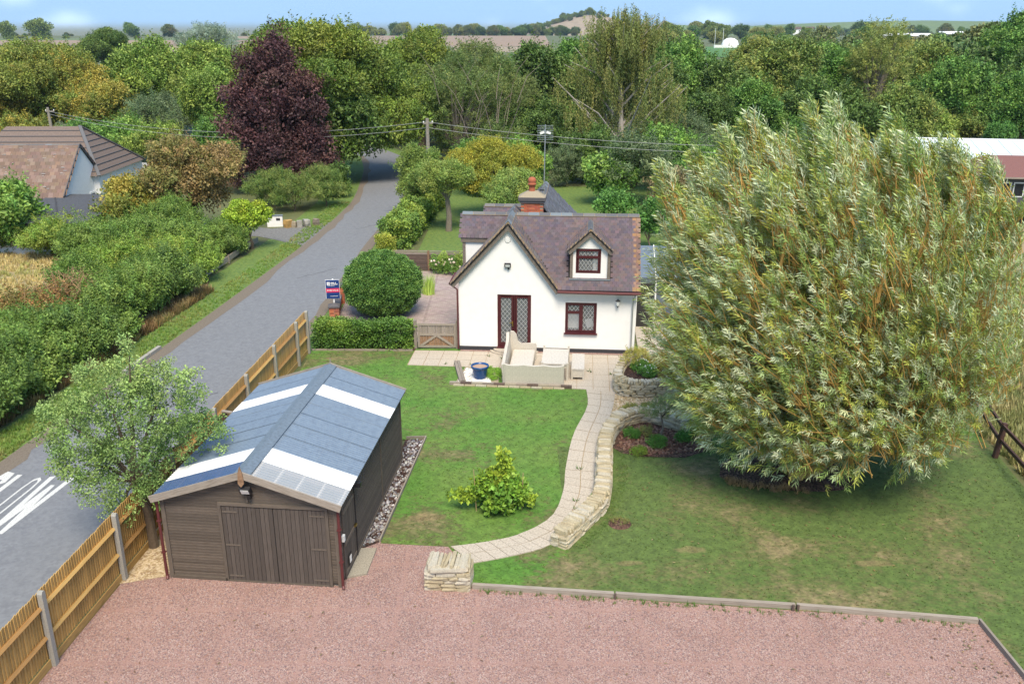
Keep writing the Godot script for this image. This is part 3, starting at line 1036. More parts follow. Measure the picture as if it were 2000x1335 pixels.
		for y in [0.75, 1.6]:
			box(t, "pipe_bracket", M.maroon, Vector3(px, y, 0.055), Vector3(0.1, 0.03, 0.09))
	put(t, "finial", plate([Vector2(-0.07, -0.18), Vector2(0, -0.27), Vector2(0.07, -0.18), Vector2(0.05, 0.08), Vector2(0, 0.24), Vector2(-0.05, 0.08)], 0.2, 0.235), M.gate_wood_2, Transform3D(Basis(), Vector3(mid, ridge + 0.02, 0)))
	put(t, "rear_finial", plate([Vector2(-0.04, -0.1), Vector2(0.04, -0.1), Vector2(0, 0.2)], -6.82, -6.8), M.grey_wood_0, Transform3D(Basis(), Vector3(mid, ridge + 0.08, 0)))
	var fl := box(t, "floodlight", M.black, Vector3(mid + 0.05, 2.56, 0.14), Vector3(0.26, 0.19, 0.1), Basis(Vector3.RIGHT, 0.5))
	put(fl, "lamp_face", cube, M.lamp_glass, Transform3D(Basis.from_scale(Vector3(0.72, 0.72, 0.1)), Vector3(0, 0, 0.52)))
	box(t, "motion_sensor", M.black, Vector3(mid + 0.1, 2.37, 0.07), Vector3(0.08, 0.12, 0.1))
	box(t, "security_camera", M.black, Vector3(w + 0.14, 2.08, -1.26), Vector3(0.16, 0.12, 0.14))
	var wire := begin()
	tube(wire, [Vector3(w + 0.03, 2.05, -1.28), Vector3(w + 0.03, 1.2, -1.3), Vector3(w + 0.03, 0.1, -1.28)], [0.014, 0.014, 0.014], 5)
	put(t, "cable", done(wire), M.black)
	put(self, "concrete_step", slab_mesh([Vector2(-3.96, -18.35), Vector2(-3.5, -18.5), Vector2(-3.42, -19.62), Vector2(-3.84, -19.62)], 0.0, 0.07), M.step)
	tag(get_node("concrete_step"), "worn buff concrete step below the garage's side door", "step")
	var pe := thing("lawn_edging", "thin pale timber edging board between garage pebbles and lawn", "edging", Vector3(-3.39, 0.05, -19.95))
	bar(pe, "board", M.grey_wood_0, Vector3.ZERO, Vector3(0.63, 0, -6.15), 0.035, 0.13)
	bar(pe, "board", M.grey_wood_1, Vector3(0.63, 0, -6.15), Vector3(0.0, 0, -6.1), 0.035, 0.12)


# ---------------------------------------------------------------- fences

func fences():
	var turn := atan2(-1.56, 23.15)
	var t := thing("board_fence", "golden featheredge board fence with concrete posts along the lane", "fence", Vector3(-8.22, 0, -34.15), turn)
	var length := 25.6
	var n := 0
	var s := 0.0
	while s < length:
		var w := 0.088 + 0.012 * R.randf()
		var hgt := 1.56 + R.randf_range(-0.012, 0.012)
		box(t, "board", M["fence_%d" % (R.randi() % 5)], Vector3(-0.075, 0.2 + hgt / 2, s + w / 2), Vector3(0.016, hgt, w * 1.16), Basis(Vector3.UP, 0.22))
		s += w
		n += 1
	var posts := [0.1, 1.5, 4.15, 7.0, 9.75, 12.75, 15.85, 18.9, 21.95, 25.0]
	for p in posts:
		put(t, "concrete_post", plate([Vector2(-0.06, 0), Vector2(0.06, 0), Vector2(0.06, 1.76), Vector2(0.03, 1.81), Vector2(-0.03, 1.81), Vector2(-0.06, 1.76)], -0.055, 0.055), M.concrete, Transform3D(Basis(Vector3.UP, PI / 2), Vector3(0.02, 0, p)))
	for i in posts.size() - 1:
		for y in [0.72, 1.42]:
			box(t, "rail", M.arris if i % 2 else M.fence_4, Vector3(-0.03, y, (posts[i] + posts[i + 1]) / 2), Vector3(0.07, 0.075, posts[i + 1] - posts[i] - 0.1), Basis(Vector3.BACK, 0.5))
		box(t, "gravel_board", M.fence_3, Vector3(-0.03, 0.1, (posts[i] + posts[i + 1]) / 2), Vector3(0.03, 0.2, posts[i + 1] - posts[i] - 0.08))
	# dark panel that closes the gap behind the garage
	var d := thing("side_panel_fence", "short dark brown fence panel between board fence and garage back", "fence", Vector3(-8.6, 0, -24.55), -0.35)
	for i in 12:
		box(d, "board", M["brown_wood_%d" % (i % 5)], Vector3(0.5, 0.1 + 0.125 * i, 0.01 * (i % 2)), Vector3(1.05, 0.13, 0.02))
	for x in [0.0, 1.0]:
		box(d, "post", M.brown_wood_3, Vector3(x, 0.82, 0), Vector3(0.09, 1.64, 0.09))
	box(d, "capping", M.grey_wood_0, Vector3(0.5, 1.65, 0), Vector3(1.15, 0.04, 0.1))
	# timber edging between gravel and the right-hand lawn
	var e := thing("timber_edging", "weathered grey timber edging boards between pink gravel and right lawn", "edging")
	var line := [Vector3(-0.95, 0.07, -17.97), Vector3(2.38, 0.07, -17.62), Vector3(6.45, 0.07, -17.19), Vector3(10.34, 0.07, -16.66), Vector3(10.52, 0.07, -9.5)]
	for i in 4:
		bar(e, "board", M["grey_wood_%d" % [4, 0, 4, 1][i]], line[i] + Vector3(0.02, 0, 0), line[i + 1] - Vector3(0.02, 0, 0), 0.1 if i < 3 else 0.055, 0.15)
	for p in [Vector3(2.38, 0.08, -17.53), Vector3(6.47, 0.08, -17.1), Vector3(6.36, 0.08, -17.1)]:
		box(e, "peg", M.brown_wood_0, p, Vector3(0.05, 0.2, 0.04))
	# post and rail fence on the meadow side
	var f := thing("post_and_rail_fence", "dark brown post and rail fence by the dry meadow", "fence")
	var pts := [Vector3(14.1, 0, -17.5), Vector3(14.45, 0, -21.1), Vector3(14.86, 0, -24.72), Vector3(15.6, 0, -28.0), Vector3(16.4, 0, -31.3)]
	for i in pts.size():
		box(f, "post", M.rail_brown, pts[i] + Vector3(0, 0.58, 0), Vector3(0.13, 1.2, 0.13), Basis(Vector3.BACK, [0.0, 0.05, -0.1, 0.06, 0.0][i]))
		if i:
			for y in [0.62, 1.08]:
				bar(f, "rail", M.rail_brown, pts[i - 1] + Vector3(0, y, 0), pts[i] + Vector3(0, y + 0.02, 0), 0.06, 0.11)


# ---------------------------------------------------------------- cottage

func main_slope(z: float) -> float:
	return 2.75 + 1.1 * (0.25 - z)


func wing_slope(x: float) -> float:
	return 5.36 - (2.0 - x) * 1.085 if x < 2.0 else 5.36 - (x - 2.0) * 1.34


func dormer_slope(x: float) -> float:
	return 5.09 - absf(x - 5.19) * 0.92


# plain tiles laid on a slope; keep decides which stay
func tiles(parent: Node, called: String, origin: Vector3, along: Vector3, up: Vector3, wide: float, high: float, keep: Callable, cols: Array, tw := 0.165, gauge := 0.12, thick := 0.026):
	var where := []
	var tints := []
	var n := up.cross(along).normalized()
	if n.y < 0:
		n = -n
	for r in int(high / gauge):
		for c in int(wide / tw) + 1:
			var p := origin + along * ((c + (0.5 if r % 2 else 0.0)) * tw) + up * (r * gauge + gauge * 0.5)
			if (p - origin).dot(along) > wide or not keep.call(p):
				continue
			var tilt := up.rotated(along, R.randf_range(0.13, 0.18) * (1.0 if up.cross(along).y > 0 else -1.0) * -1.0)
			var b := Basis(along.rotated(n, R.randf_range(-0.02, 0.02)) * (tw - 0.008), along.cross(tilt).normalized() * thick, tilt * gauge * 1.45)
			where.append(Transform3D(b, p + n * R.randf_range(0.012, 0.02)))
			var k := clampf(dry_noise.get_noise_3d(p.x * 1.4, p.y * 1.4, p.z * 1.4) * 0.5 + 0.5 + R.randf_range(-0.4, 0.4), 0, 0.999)
			tints.append(vary(cols[int(k * cols.size())], 0.1))
	many(parent, called, cube, M.tinted, where, tints)


func roof_slab(parent: Node, called: String, mat: Material, origin: Vector3, along: Vector3, up: Vector3, wide: float, high: float):
	var n := up.cross(along).normalized()
	if n.y < 0:
		n = -n
	put(parent, called, cube, mat, Transform3D(Basis(along * wide, n * 0.06, up * high), origin + along * wide / 2 + up * high / 2 - n * 0.03))


func ridge_tiles(parent: Node, a: Vector3, b: Vector3, slope: float, size := 0.45, wing := 0.13):
	var d := (b - a).normalized()
	var side := d.cross(Vector3.UP).normalized()
	var n := int((b - a).length() / size)
	for i in n:
		var st := begin()
		var p := a + d * (i * size + 0.006)
		var q := a + d * ((i + 1) * size - 0.008)
		var lift := Vector3(0, R.randf_range(0.0, 0.008), 0)
		for s in [-1, 1]:
			var w: Vector3 = side * s * wing + Vector3(0, -wing * slope, 0)
			var w2: Vector3 = w + Vector3(0, -0.025, 0)
			quad(st, p + lift, q + lift, q + w + lift, p + w + lift)
			quad(st, p + w + lift, q + w + lift, q + w2, p + w2)
			tri(st, p + lift, p + w + lift, p + w2)
			tri(st, q + lift, q + w + lift, q + w2)
		put(parent, "ridge_tile", done(st), M["ridge_%d" % (R.randi() % 4)])
	var bed := begin()
	for s in [-1, 1]:
		var w: Vector3 = side * s * (wing + 0.012) + Vector3(0, -(wing + 0.012) * slope - 0.006, 0)
		quad(bed, a + Vector3(0, -0.014, 0), b + Vector3(0, -0.014, 0), b + w, a + w)
	put(parent, "ridge_mortar", done(bed), M.verge_mortar)


# a framed, leaded window; panes: [x0, y0, x1, y1] inside the opening
func leaded_window(parent: Node, called: String, x0: float, y0: float, x1: float, y1: float, z: float, panes: Array, diamond := Vector2(0.15, 0.21)) -> MeshInstance3D:
	var st := begin()
	var f := 0.055
	for s in [[x0, y0, x1, y0 + f], [x0, y1 - f, x1, y1], [x0, y0 + f, x0 + f, y1 - f], [x1 - f, y0 + f, x1, y1 - f]]:
		solid(st, Transform3D(Basis.from_scale(Vector3(s[2] - s[0], s[3] - s[1], 0.08)), Vector3((s[0] + s[2]) / 2, (s[1] + s[3]) / 2, z)))
	var o := put(parent, called, done(st), M.window_frame)
	for p in panes:
		var sash := begin()
		var e := 0.045
		for s in [[p[0] - e, p[1] - e, p[2] + e, p[1]], [p[0] - e, p[3], p[2] + e, p[3] + e], [p[0] - e, p[1], p[0], p[3]], [p[2], p[1], p[2] + e, p[3]]]:
			solid(sash, Transform3D(Basis.from_scale(Vector3(s[2] - s[0], s[3] - s[1], 0.055)), Vector3((s[0] + s[2]) / 2, (s[1] + s[3]) / 2, z + 0.022)))
		put(o, "sash", done(sash), M.window_frame)
		box(o, "pane", M.glass, Vector3((p[0] + p[2]) / 2, (p[1] + p[3]) / 2, z + 0.004), Vector3(p[2] - p[0], p[3] - p[1], 0.012))
		var lead := begin()
		for s in [-1, 1]:
			for k in range(-14, 15):
				# line: (x - p0) / dx + s * (y - p1) / dy = k
				var pts := []
				for x in [p[0], p[2]]:
					var y: float = p[1] + s * (k - (x - p[0]) / diamond.x) * diamond.y
					if y >= p[1] and y <= p[3]:
						pts.append(Vector3(x, y, z + 0.014))
				for y in [p[1], p[3]]:
					var x: float = p[0] + (k - s * (y - p[1]) / diamond.y) * diamond.x
					if x > p[0] and x < p[2]:
						pts.append(Vector3(x, y, z + 0.014))
				if pts.size() >= 2 and (pts[0] - pts[1]).length() > 0.02:
					solid(lead, bar_xf(pts[0], pts[1], 0.01, 0.008 + 0.002 * s, Vector3.BACK))
		put(o, "leading", done(lead), M.lead)
	return o


func lantern(parent: Node, called: String, p: Vector3):
	var st := begin()
	solid(st, Transform3D(Basis.from_scale(Vector3(0.05, 0.2, 0.03)), p + Vector3(0, 0, 0.015)))
	tube(st, [p + Vector3(0, 0.06, 0.02), p + Vector3(0, 0.14, 0.1), p + Vector3(0, 0.1, 0.14)], [0.012, 0.012, 0.012], 5)
	var o := put(parent, called, done(st), M.black)
	put(o, "lamp_roof", lathe([Vector2(0.0, 0.2), Vector2(0.03, 0.14), Vector2(0.1, 0.1), Vector2(0.1, 0.085), Vector2(0, 0.085)], 6), M.black, Transform3D(Basis(), p + Vector3(0, 0, 0.14)))
	put(o, "lamp_glass", lathe([Vector2(0.085, 0.085), Vector2(0.05, -0.1)], 6), M.lamp_glass, Transform3D(Basis(), p + Vector3(0, 0, 0.14)))
	put(o, "lamp_base", lathe([Vector2(0.055, -0.1), Vector2(0.055, -0.12), Vector2(0.02, -0.15), Vector2(0, -0.2)], 6), M.black, Transform3D(Basis(), p + Vector3(0, 0, 0.14)))


func cottage():
	var t := thing("cottage", "white rendered cottage with purple tiled roof, front gable and dormer", "house", Vector3(-2.13, 0, -34.42), -0.078)
	var w := 7.06
	# walls
	var st := begin()
	var zf := -0.28
	for p in [
		[Vector2(0, 0.21), Vector2(1.55, 0.21), Vector2(1.55, 4.74), Vector2(0, 3.06)],
		[Vector2(1.55, 2.42), Vector2(2.9, 2.42), Vector2(2.9, 4.02), Vector2(2.0, 5.24), Vector2(1.55, 4.74)],
		[Vector2(2.9, 0.21), Vector2(4.27, 0.21), Vector2(4.27, 2.8), Vector2(3.86, 2.8), Vector2(2.9, 4.02)],
		[Vector2(4.27, 0.21), Vector2(5.52, 0.21), Vector2(5.52, 0.87), Vector2(4.27, 0.87)],
		[Vector2(4.27, 2.15), Vector2(5.52, 2.15), Vector2(5.52, 2.8), Vector2(4.27, 2.8)],
		[Vector2(5.52, 0.21), Vector2(w, 0.21), Vector2(w, 2.8), Vector2(5.52, 2.8)],
	]:
		st.append_from(plate(p, zf, 0.0), 0, Transform3D())
	put(t, "front_wall", st.commit(), M.render_white)
	var across := Transform3D(Basis(Vector3(0, 0, 1), Vector3.UP, Vector3(1, 0, 0)), Vector3.ZERO)
	put(t, "side_wall", plate([Vector2(-4.3, 0), Vector2(zf, 0), Vector2(zf, 2.85), Vector2(-2.05, 5.05), Vector2(-4.3, 2.6)], w - 0.28, w - 0.003), M.render_white, across)
	put(t, "side_wall", plate([Vector2(-1.3, 0), Vector2(zf, 0), Vector2(zf, 2.95), Vector2(-1.3, 2.95)], 0.003, 0.28), M.render_white, across)
	put(t, "side_wall", plate([Vector2(-4.3, 0), Vector2(-1.62, 0), Vector2(-1.62, 4.32), Vector2(-2.05, 4.9), Vector2(-4.3, 2.6)], 0.1, 0.36), M.render_white, across)
	put(t, "upper_wall", plate([Vector2(0.12, 0.0), Vector2(2.6, 0.0), Vector2(2.6, 4.38), Vector2(0.12, 4.38)], -1.62, -1.35), M.render_white)
	box(t, "corner_board", M.fascia, Vector3(0.07, 3.7, -1.36), Vector3(0.12, 1.5, 0.1))
	box(t, "fascia_board", M.fascia, Vector3(1.05, 4.3, -1.31), Vector3(2.2, 0.17, 0.06))
	box(t, "rear_wall", M.render_white, Vector3(w / 2, 1.35, -4.4), Vector3(w, 2.7, 0.2))
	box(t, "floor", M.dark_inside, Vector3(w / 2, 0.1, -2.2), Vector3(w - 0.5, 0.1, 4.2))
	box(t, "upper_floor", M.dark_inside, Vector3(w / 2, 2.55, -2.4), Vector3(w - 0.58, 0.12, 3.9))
	for s in [[0.0, 1.52], [2.93, w]]:
		box(t, "plinth", M.plinth, Vector3((s[0] + s[1]) / 2, 0.105, -0.125), Vector3(s[1] - s[0], 0.21, 0.29))
	for x in [[0.3, 3.4], [3.8, 6.75]]:
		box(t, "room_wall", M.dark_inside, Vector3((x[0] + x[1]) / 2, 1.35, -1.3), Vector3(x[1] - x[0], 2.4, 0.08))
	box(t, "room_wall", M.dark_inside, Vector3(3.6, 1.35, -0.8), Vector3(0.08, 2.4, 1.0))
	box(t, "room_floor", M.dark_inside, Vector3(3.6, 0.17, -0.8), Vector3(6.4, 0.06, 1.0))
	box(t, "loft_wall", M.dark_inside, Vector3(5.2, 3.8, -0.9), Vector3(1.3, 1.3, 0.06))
	# doors and windows
	var dr := leaded_window(t, "french_door", 1.55, 0.21, 2.9, 2.42, -0.06, [[1.69, 0.4, 2.11, 2.28], [2.34, 0.4, 2.76, 2.28]], Vector2(0.168, 0.2))
	box(dr, "meeting_stile", M.window_frame, Vector3(2.225, 1.32, -0.02), Vector3(0.045, 2.1, 0.09))
	for x in [1.68, 2.1, 2.35, 2.77]:
		box(dr, "stile", M.window_frame, Vector3(x + (-0.045 if x in [1.68, 2.35] else 0.045), 1.32, -0.04), Vector3(0.07, 2.1, 0.05))
	for x in [1.9, 2.55]:
		box(dr, "bottom_rail", M.window_frame, Vector3(x, 0.32, -0.042), Vector3(0.56, 0.13, 0.045))
	box(dr, "handle_plate", M.brass, Vector3(2.16, 1.2, 0.0), Vector3(0.04, 0.22, 0.03))
	box(dr, "handle", M.brass, Vector3(2.1, 1.25, 0.03), Vector3(0.14, 0.03, 0.03))
	box(t, "door_sill", M.window_frame, Vector3(2.22, 0.2, 0.03), Vector3(1.42, 0.045, 0.16))
	var gw := leaded_window(t, "window", 4.27, 0.87, 5.52, 2.15, -0.06, [[4.38, 0.99, 4.82, 1.68], [4.38, 1.79, 4.82, 2.04], [4.97, 0.99, 5.41, 2.04]])
	box(gw, "mullion", M.window_frame, Vector3(4.895, 1.51, -0.035), Vector3(0.07, 1.2, 0.06))
	box(gw, "transom", M.window_frame, Vector3(4.6, 1.735, -0.037), Vector3(0.5, 0.05, 0.06))
	box(t, "window_sill", M.window_frame, Vector3(4.895, 0.86, 0.03), Vector3(1.34, 0.045, 0.13))
	box(gw, "net_curtain", M.curtain, Vector3(4.6, 1.3, -0.3), Vector3(0.48, 0.62, 0.01))
	box(gw, "chair_back", M.curtain, Vector3(5.25, 1.15, -0.5), Vector3(0.3, 0.35, 0.04), Basis(Vector3.BACK, 0.3))
	# main roof
	var purple := [Color(0.1, 0.08, 0.1), Color(0.12, 0.092, 0.108), Color(0.112, 0.092, 0.112), Color(0.138, 0.1, 0.112), Color(0.128, 0.105, 0.12), Color(0.155, 0.112, 0.112)]
	var up := Vector3(0, 1.1, -1).normalized()
	var back := Vector3(0, 1.1, 1).normalized()
	var run := 2.3 * sqrt(1 + 1.21)
	roof_slab(t, "roof", M.dark_inside, Vector3(3.93, 2.75, 0.25), Vector3.RIGHT, up, 3.23, run)
	roof_slab(t, "roof", M.dark_inside, Vector3(2.2, main_slope(-0.3), -0.3), Vector3.RIGHT, up, 1.73, 1.75 * sqrt(2.21))
	roof_slab(t, "roof", M.dark_inside, Vector3(-0.05, main_slope(-1.27), -1.27), Vector3.RIGHT, up, 2.4, 0.78 * sqrt(2.21))
	roof_slab(t, "rear_roof", M.ridge_0, Vector3(-0.05, 2.6, -4.5), Vector3.RIGHT, back, 7.21, 2.44 * sqrt(2.21))
	tiles(t, "roof_tiles", Vector3(2.05, 2.75, 0.25), Vector3.RIGHT, up, 5.1, run, func(p): return p.y > wing_slope(p.x) + 0.02 and not (p.z < -0.11 and p.y < dormer_slope(p.x) - 0.05 and absf(p.x - 5.19) < 0.84) and p.x < 6.95, purple)
	tiles(t, "lichen_tiles", Vector3(6.95, 2.75, 0.25), Vector3.RIGHT, up, 0.2, run, func(_p): return true, [Color(0.2, 0.12, 0.1), Color(0.29, 0.17, 0.09), Color(0.16, 0.1, 0.09), Color(0.25, 0.16, 0.12)])
	tiles(t, "roof_tiles", Vector3(-0.06, main_slope(-1.27), -1.27), Vector3.RIGHT, up, 2.2, 0.78 * sqrt(2.21), func(p): return p.y > wing_slope(p.x) + 0.02, purple)
	ridge_tiles(t, Vector3(-0.06, 5.33, -2.05), Vector3(7.16, 5.33, -2.05), 0.75, 0.451)
	# front gable roof
	for s in [-1, 1]:
		var slope: float = 1.085 if s < 0 else 1.34
		var reach: float = 2.28 if s < 0 else 1.99
		var u := Vector3(-s, slope, 0).normalized()
		var len := reach * sqrt(1 + slope * slope)
		var o := Vector3(2.0 + s * reach, 5.36 - reach * slope, 0.2)
		roof_slab(t, "gable_roof", M.dark_inside, o, Vector3.FORWARD, u, 1.62 if s < 0 else 2.25, len)
		tiles(t, "gable_tiles", o, Vector3.FORWARD, u, 1.6 if s < 0 else 2.2, len, func(p): return p.y > main_slope(p.z) - 0.02 or p.x < 0.1, [Color(0.11, 0.1, 0.11), Color(0.15, 0.115, 0.12), Color(0.2, 0.15, 0.12), Color(0.17, 0.16, 0.16)])
		bar(t, "bargeboard", M.fascia, Vector3(2.0, 5.25, 0.12 + 0.001 * s), Vector3(2.0 + s * reach, 5.25 - reach * slope, 0.12 + 0.001 * s), 0.1, 0.24 , Vector3.UP)
		bar(t, "verge", M.verge_mortar, Vector3(2.0, 5.39, 0.16 + 0.001 * s), Vector3(2.0 + s * (reach + 0.02), 5.39 - (reach + 0.02) * slope, 0.16 + 0.001 * s), 0.13, 0.055)
		var fl := begin()
		tube(fl, [Vector3(3.99, 2.74, 0.1), Vector3(3.0, 4.06, -1.06), Vector3(2.05, 5.36, -2.12)], [0.03, 0.03, 0.03], 5)
		if s > 0:
			put(t, "valley", done(fl), M.ridge_1)
	ridge_tiles(t, Vector3(2.0, 5.43, 0.24), Vector3(2.0, 5.43, -2.95), 1.1, 0.45)
	roof_slab(t, "rear_gable_roof", M.ridge_0, Vector3(3.4, 4.0, -2.05), Vector3.FORWARD, Vector3(-1, 1, 0).normalized(), 1.4, 1.98)
	roof_slab(t, "rear_gable_roof", M.ridge_0, Vector3(0.6, 4.0, -2.05), Vector3.FORWARD, Vector3(1, 1, 0).normalized(), 1.4, 1.98)
	tiles(t, "gable_tiles", Vector3(3.0, 4.42, -2.1), Vector3.FORWARD, Vector3(-1, 1, 0).normalized(), 1.0, 1.4, func(_p): return true, [Color(0.12, 0.11, 0.12), Color(0.17, 0.14, 0.13)])
	# dormer
	var dm := put(t, "dormer", plate([Vector2(4.5, 3.1), Vector2(5.9, 3.1), Vector2(5.9, 3.33), Vector2(4.5, 3.33)], -0.3, -0.1), M.render_white)
	for p in [[Vector2(4.5, 3.33), Vector2(4.64, 3.33), Vector2(4.64, 4.36), Vector2(4.5, 4.3)], [Vector2(5.62, 3.33), Vector2(5.9, 3.33), Vector2(5.9, 4.3), Vector2(5.62, 4.5)], [Vector2(4.64, 4.32), Vector2(5.62, 4.32), Vector2(5.62, 4.55), Vector2(5.19, 4.92), Vector2(4.64, 4.46)]]:
		put(dm, "dormer_front", plate(p, -0.3, -0.1), M.render_white)
	var dw := leaded_window(t, "dormer_window", 4.64, 3.33, 5.62, 4.32, -0.15, [[4.76, 3.44, 5.5, 3.92], [4.76, 4.03, 5.5, 4.22]], Vector2(0.14, 0.2))
	box(dw, "transom", M.window_frame, Vector3(5.13, 3.975, -0.125), Vector3(0.88, 0.06, 0.07))
	box(dw, "curtain", M.curtain, Vector3(5.42, 3.8, -0.3), Vector3(0.2, 0.85, 0.02))
	box(t, "dormer_sill", M.ridge_3, Vector3(5.2, 3.1, -0.05), Vector3(1.6, 0.04, 0.18))
	for s in [-1, 1]:
		var x: float = 5.2 + s * 0.7
		put(t, "dormer_cheek", plate([Vector2(-0.1, 3.05), Vector2(-0.1, 4.3), Vector2(-1.2, 4.3)], x - 0.03 + 0.032 * s, x + 0.03 + 0.032 * s), M.plinth, across)
		box(t, "dormer_corner_board", M.fascia, Vector3(x + 0.03 * s, 3.72, -0.07), Vector3(0.11, 1.2, 0.08))
		var u := Vector3(-s, 0.92, 0).normalized()
		var o := Vector3(5.19 + s * 0.86, 5.09 - 0.86 * 0.92, 0.05)
		roof_slab(t, "dormer_roof", M.dark_inside, o, Vector3.FORWARD, u, 1.75, 0.86 * 1.359)
		tiles(t, "dormer_tiles", o, Vector3.FORWARD, u, 1.85, 0.86 * 1.359, func(p): return p.y > main_slope(p.z) - 0.03, [Color(0.12, 0.1, 0.11), Color(0.16, 0.12, 0.12), Color(0.21, 0.14, 0.12)])
		bar(t, "dormer_bargeboard", M.fascia, Vector3(5.19, 4.97, 0.0 + 0.001 * s), Vector3(5.19 + s * 0.86, 4.97 - 0.86 * 0.92, 0.0 + 0.001 * s), 0.09, 0.2)
		bar(t, "dormer_verge", M.verge_mortar, Vector3(5.19, 5.1, 0.03 + 0.001 * s), Vector3(5.19 + s * 0.88, 5.1 - 0.88 * 0.92, 0.03 + 0.001 * s), 0.1, 0.05)
	ridge_tiles(t, Vector3(5.19, 5.15, 0.06), Vector3(5.19, 5.15, -1.75), 0.9, 0.45, 0.11)
	# rainwater goods and fittings
	var gt := begin()
	tube(gt, [Vector3(3.95, 2.66, 0.33), Vector3(7.22, 2.64, 0.33)], [0.06, 0.06], 8)
	put(t, "gutter", done(gt), M.maroon)
	box(t, "fascia_board", M.plinth, Vector3(5.58, 2.68, 0.24), Vector3(3.1, 0.14, 0.03))
	box(t, "soffit", M.white_plastic, Vector3(5.5, 2.63, 0.12), Vector3(3.1, 0.03, 0.22))
	var d1 := begin()
	tube(d1, [Vector3(6.92, 2.62, 0.3), Vector3(6.92, 2.42, 0.07), Vector3(6.92, 0.15, 0.07), Vector3(6.92, 0.06, 0.15)], [0.035, 0.035, 0.035, 0.035], 8)
	put(t, "downpipe", done(d1), M.chrome)
	box(t, "gully", M.black, Vector3(6.92, 0.07, 0.12), Vector3(0.2, 0.14, 0.2))
	var d2 := begin()
	tube(d2, [Vector3(-0.26, 2.95, 0.1), Vector3(-0.2, 2.72, 0.08), Vector3(-0.05, 2.6, 0.05), Vector3(-0.05, 0.1, 0.05)], [0.035, 0.035, 0.035, 0.035], 8)
	put(t, "downpipe", done(d2), M.maroon)
	var g2 := begin()
	tube(g2, [Vector3(-0.32, 2.87, 0.2), Vector3(-0.32, 2.87, -1.4)], [0.055, 0.055], 8)
	put(t, "gutter", done(g2), M.maroon)
	put(t, "alarm_box", lathe([Vector2(0.0, 0.035), Vector2(0.1, 0.03), Vector2(0.13, 0.0)], 20), M.white_plastic, Transform3D(Basis(Vector3.RIGHT, PI / 2), Vector3(1.97, 4.64, 0.0)))
	var fl := box(t, "floodlight", M.black, Vector3(1.97, 3.64, 0.09), Vector3(0.25, 0.17, 0.08), Basis(Vector3.RIGHT, 0.35))
	put(fl, "lamp_face", cube, M.lamp_glass, Transform3D(Basis.from_scale(Vector3(0.7, 0.65, 0.1)), Vector3(0, 0, 0.52)))
	box(t, "motion_sensor", M.black, Vector3(2.0, 3.5, 0.05), Vector3(0.06, 0.08, 0.08))
	lantern(t, "wall_lantern", Vector3(6.33, 2.2, 0.0))
	box(t, "security_camera", M.white_plastic, Vector3(4.03, 2.55, 0.1), Vector3(0.09, 0.12, 0.16))
	# chimney
	var ch := box(t, "chimney", M.mortar, Vector3(2.75, 5.2, -3.1), Vector3(0.9, 1.3, 0.58))
	var inv := ch.transform.affine_inverse()
	var where := []
	var tints := []
	for r in 17:
		for f in 4:
			var n := 4 if f % 2 == 0 else 3
			for i in n:
				var k := (i + 0.5 + (0.5 if r % 2 else 0.0)) / n - 0.5
				if k > 0.46:
					continue
				var p := Vector3(k * 0.9, 4.62 + r * 0.075, 0.29) if f == 0 else Vector3(k * 0.9, 4.62 + r * 0.075, -0.29) if f == 2 else Vector3(0.45 * (1 if f == 1 else -1), 4.62 + r * 0.075, k * 0.58)
				where.append(inv * Transform3D(Basis.from_scale(Vector3(0.9 / n - 0.012, 0.063, 0.03) if f % 2 == 0 else Vector3(0.03, 0.063, 0.58 / n - 0.012)), Vector3(2.75 + p.x, p.y, -3.1 + p.z)))
				tints.append(vary([Color(0.5, 0.13, 0.06), Color(0.56, 0.17, 0.08), Color(0.4, 0.1, 0.06)][R.randi() % 3], 0.15))
	many(ch, "bricks", cube, M.tinted, where, tints)
	put(ch, "band", cube, M.blue_brick, inv * Transform3D(Basis.from_scale(Vector3(1.04, 0.1, 0.72)), Vector3(2.75, 5.87, -3.1)))
	put(ch, "band", cube, M.blue_brick, inv * Transform3D(Basis.from_scale(Vector3(1.14, 0.14, 0.8)), Vector3(2.75, 5.99, -3.1)))
	var cap := begin()
	var lo := [Vector3(-0.56, 0, 0.39), Vector3(0.56, 0, 0.39), Vector3(0.56, 0, -0.39), Vector3(-0.56, 0, -0.39)]
	var hi := [Vector3(-0.2, 0.22, 0.15), Vector3(0.2, 0.22, 0.15), Vector3(0.2, 0.22, -0.15), Vector3(-0.2, 0.22, -0.15)]
	for i in 4:
		quad(cap, lo[i], lo[(i + 1) % 4], hi[(i + 1) % 4], hi[i])
	quad(cap, hi[0], hi[1], hi[2], hi[3])
	put(ch, "flaunching", done(cap), M.mortar, inv * Transform3D(Basis(), Vector3(2.75, 6.06, -3.1)))
	put(ch, "chimney_pot", lathe([Vector2(0.15, 0.1), Vector2(0.13, 0.3), Vector2(0.12, 0.45), Vector2(0.18, 0.47), Vector2(0.18, 0.53), Vector2(0.14, 0.55), Vector2(0.17, 0.6), Vector2(0.17, 0.68), Vector2(0.12, 0.77), Vector2(0.0, 0.8)], 14), M.terracotta, inv * Transform3D(Basis(), Vector3(2.73, 6.06, -3.1)))
	ch.position.y -= 0.25
	box(t, "chimney_flashing", M.ridge_3, Vector3(3.0, 5.0, -2.76), Vector3(0.75, 0.25, 0.06))
	# rear ranges
	box(t, "rear_range", M.render_white, Vector3(1.6, 1.6, -5.9), Vector3(3.0, 3.2, 2.6))
	var rz := Vector3(0, 1, -1).normalized()
	roof_slab(t, "rear_range_roof", M.dark_inside, Vector3(0.5, 3.5, -4.5), Vector3.RIGHT, rz, 3.0, 1.95)
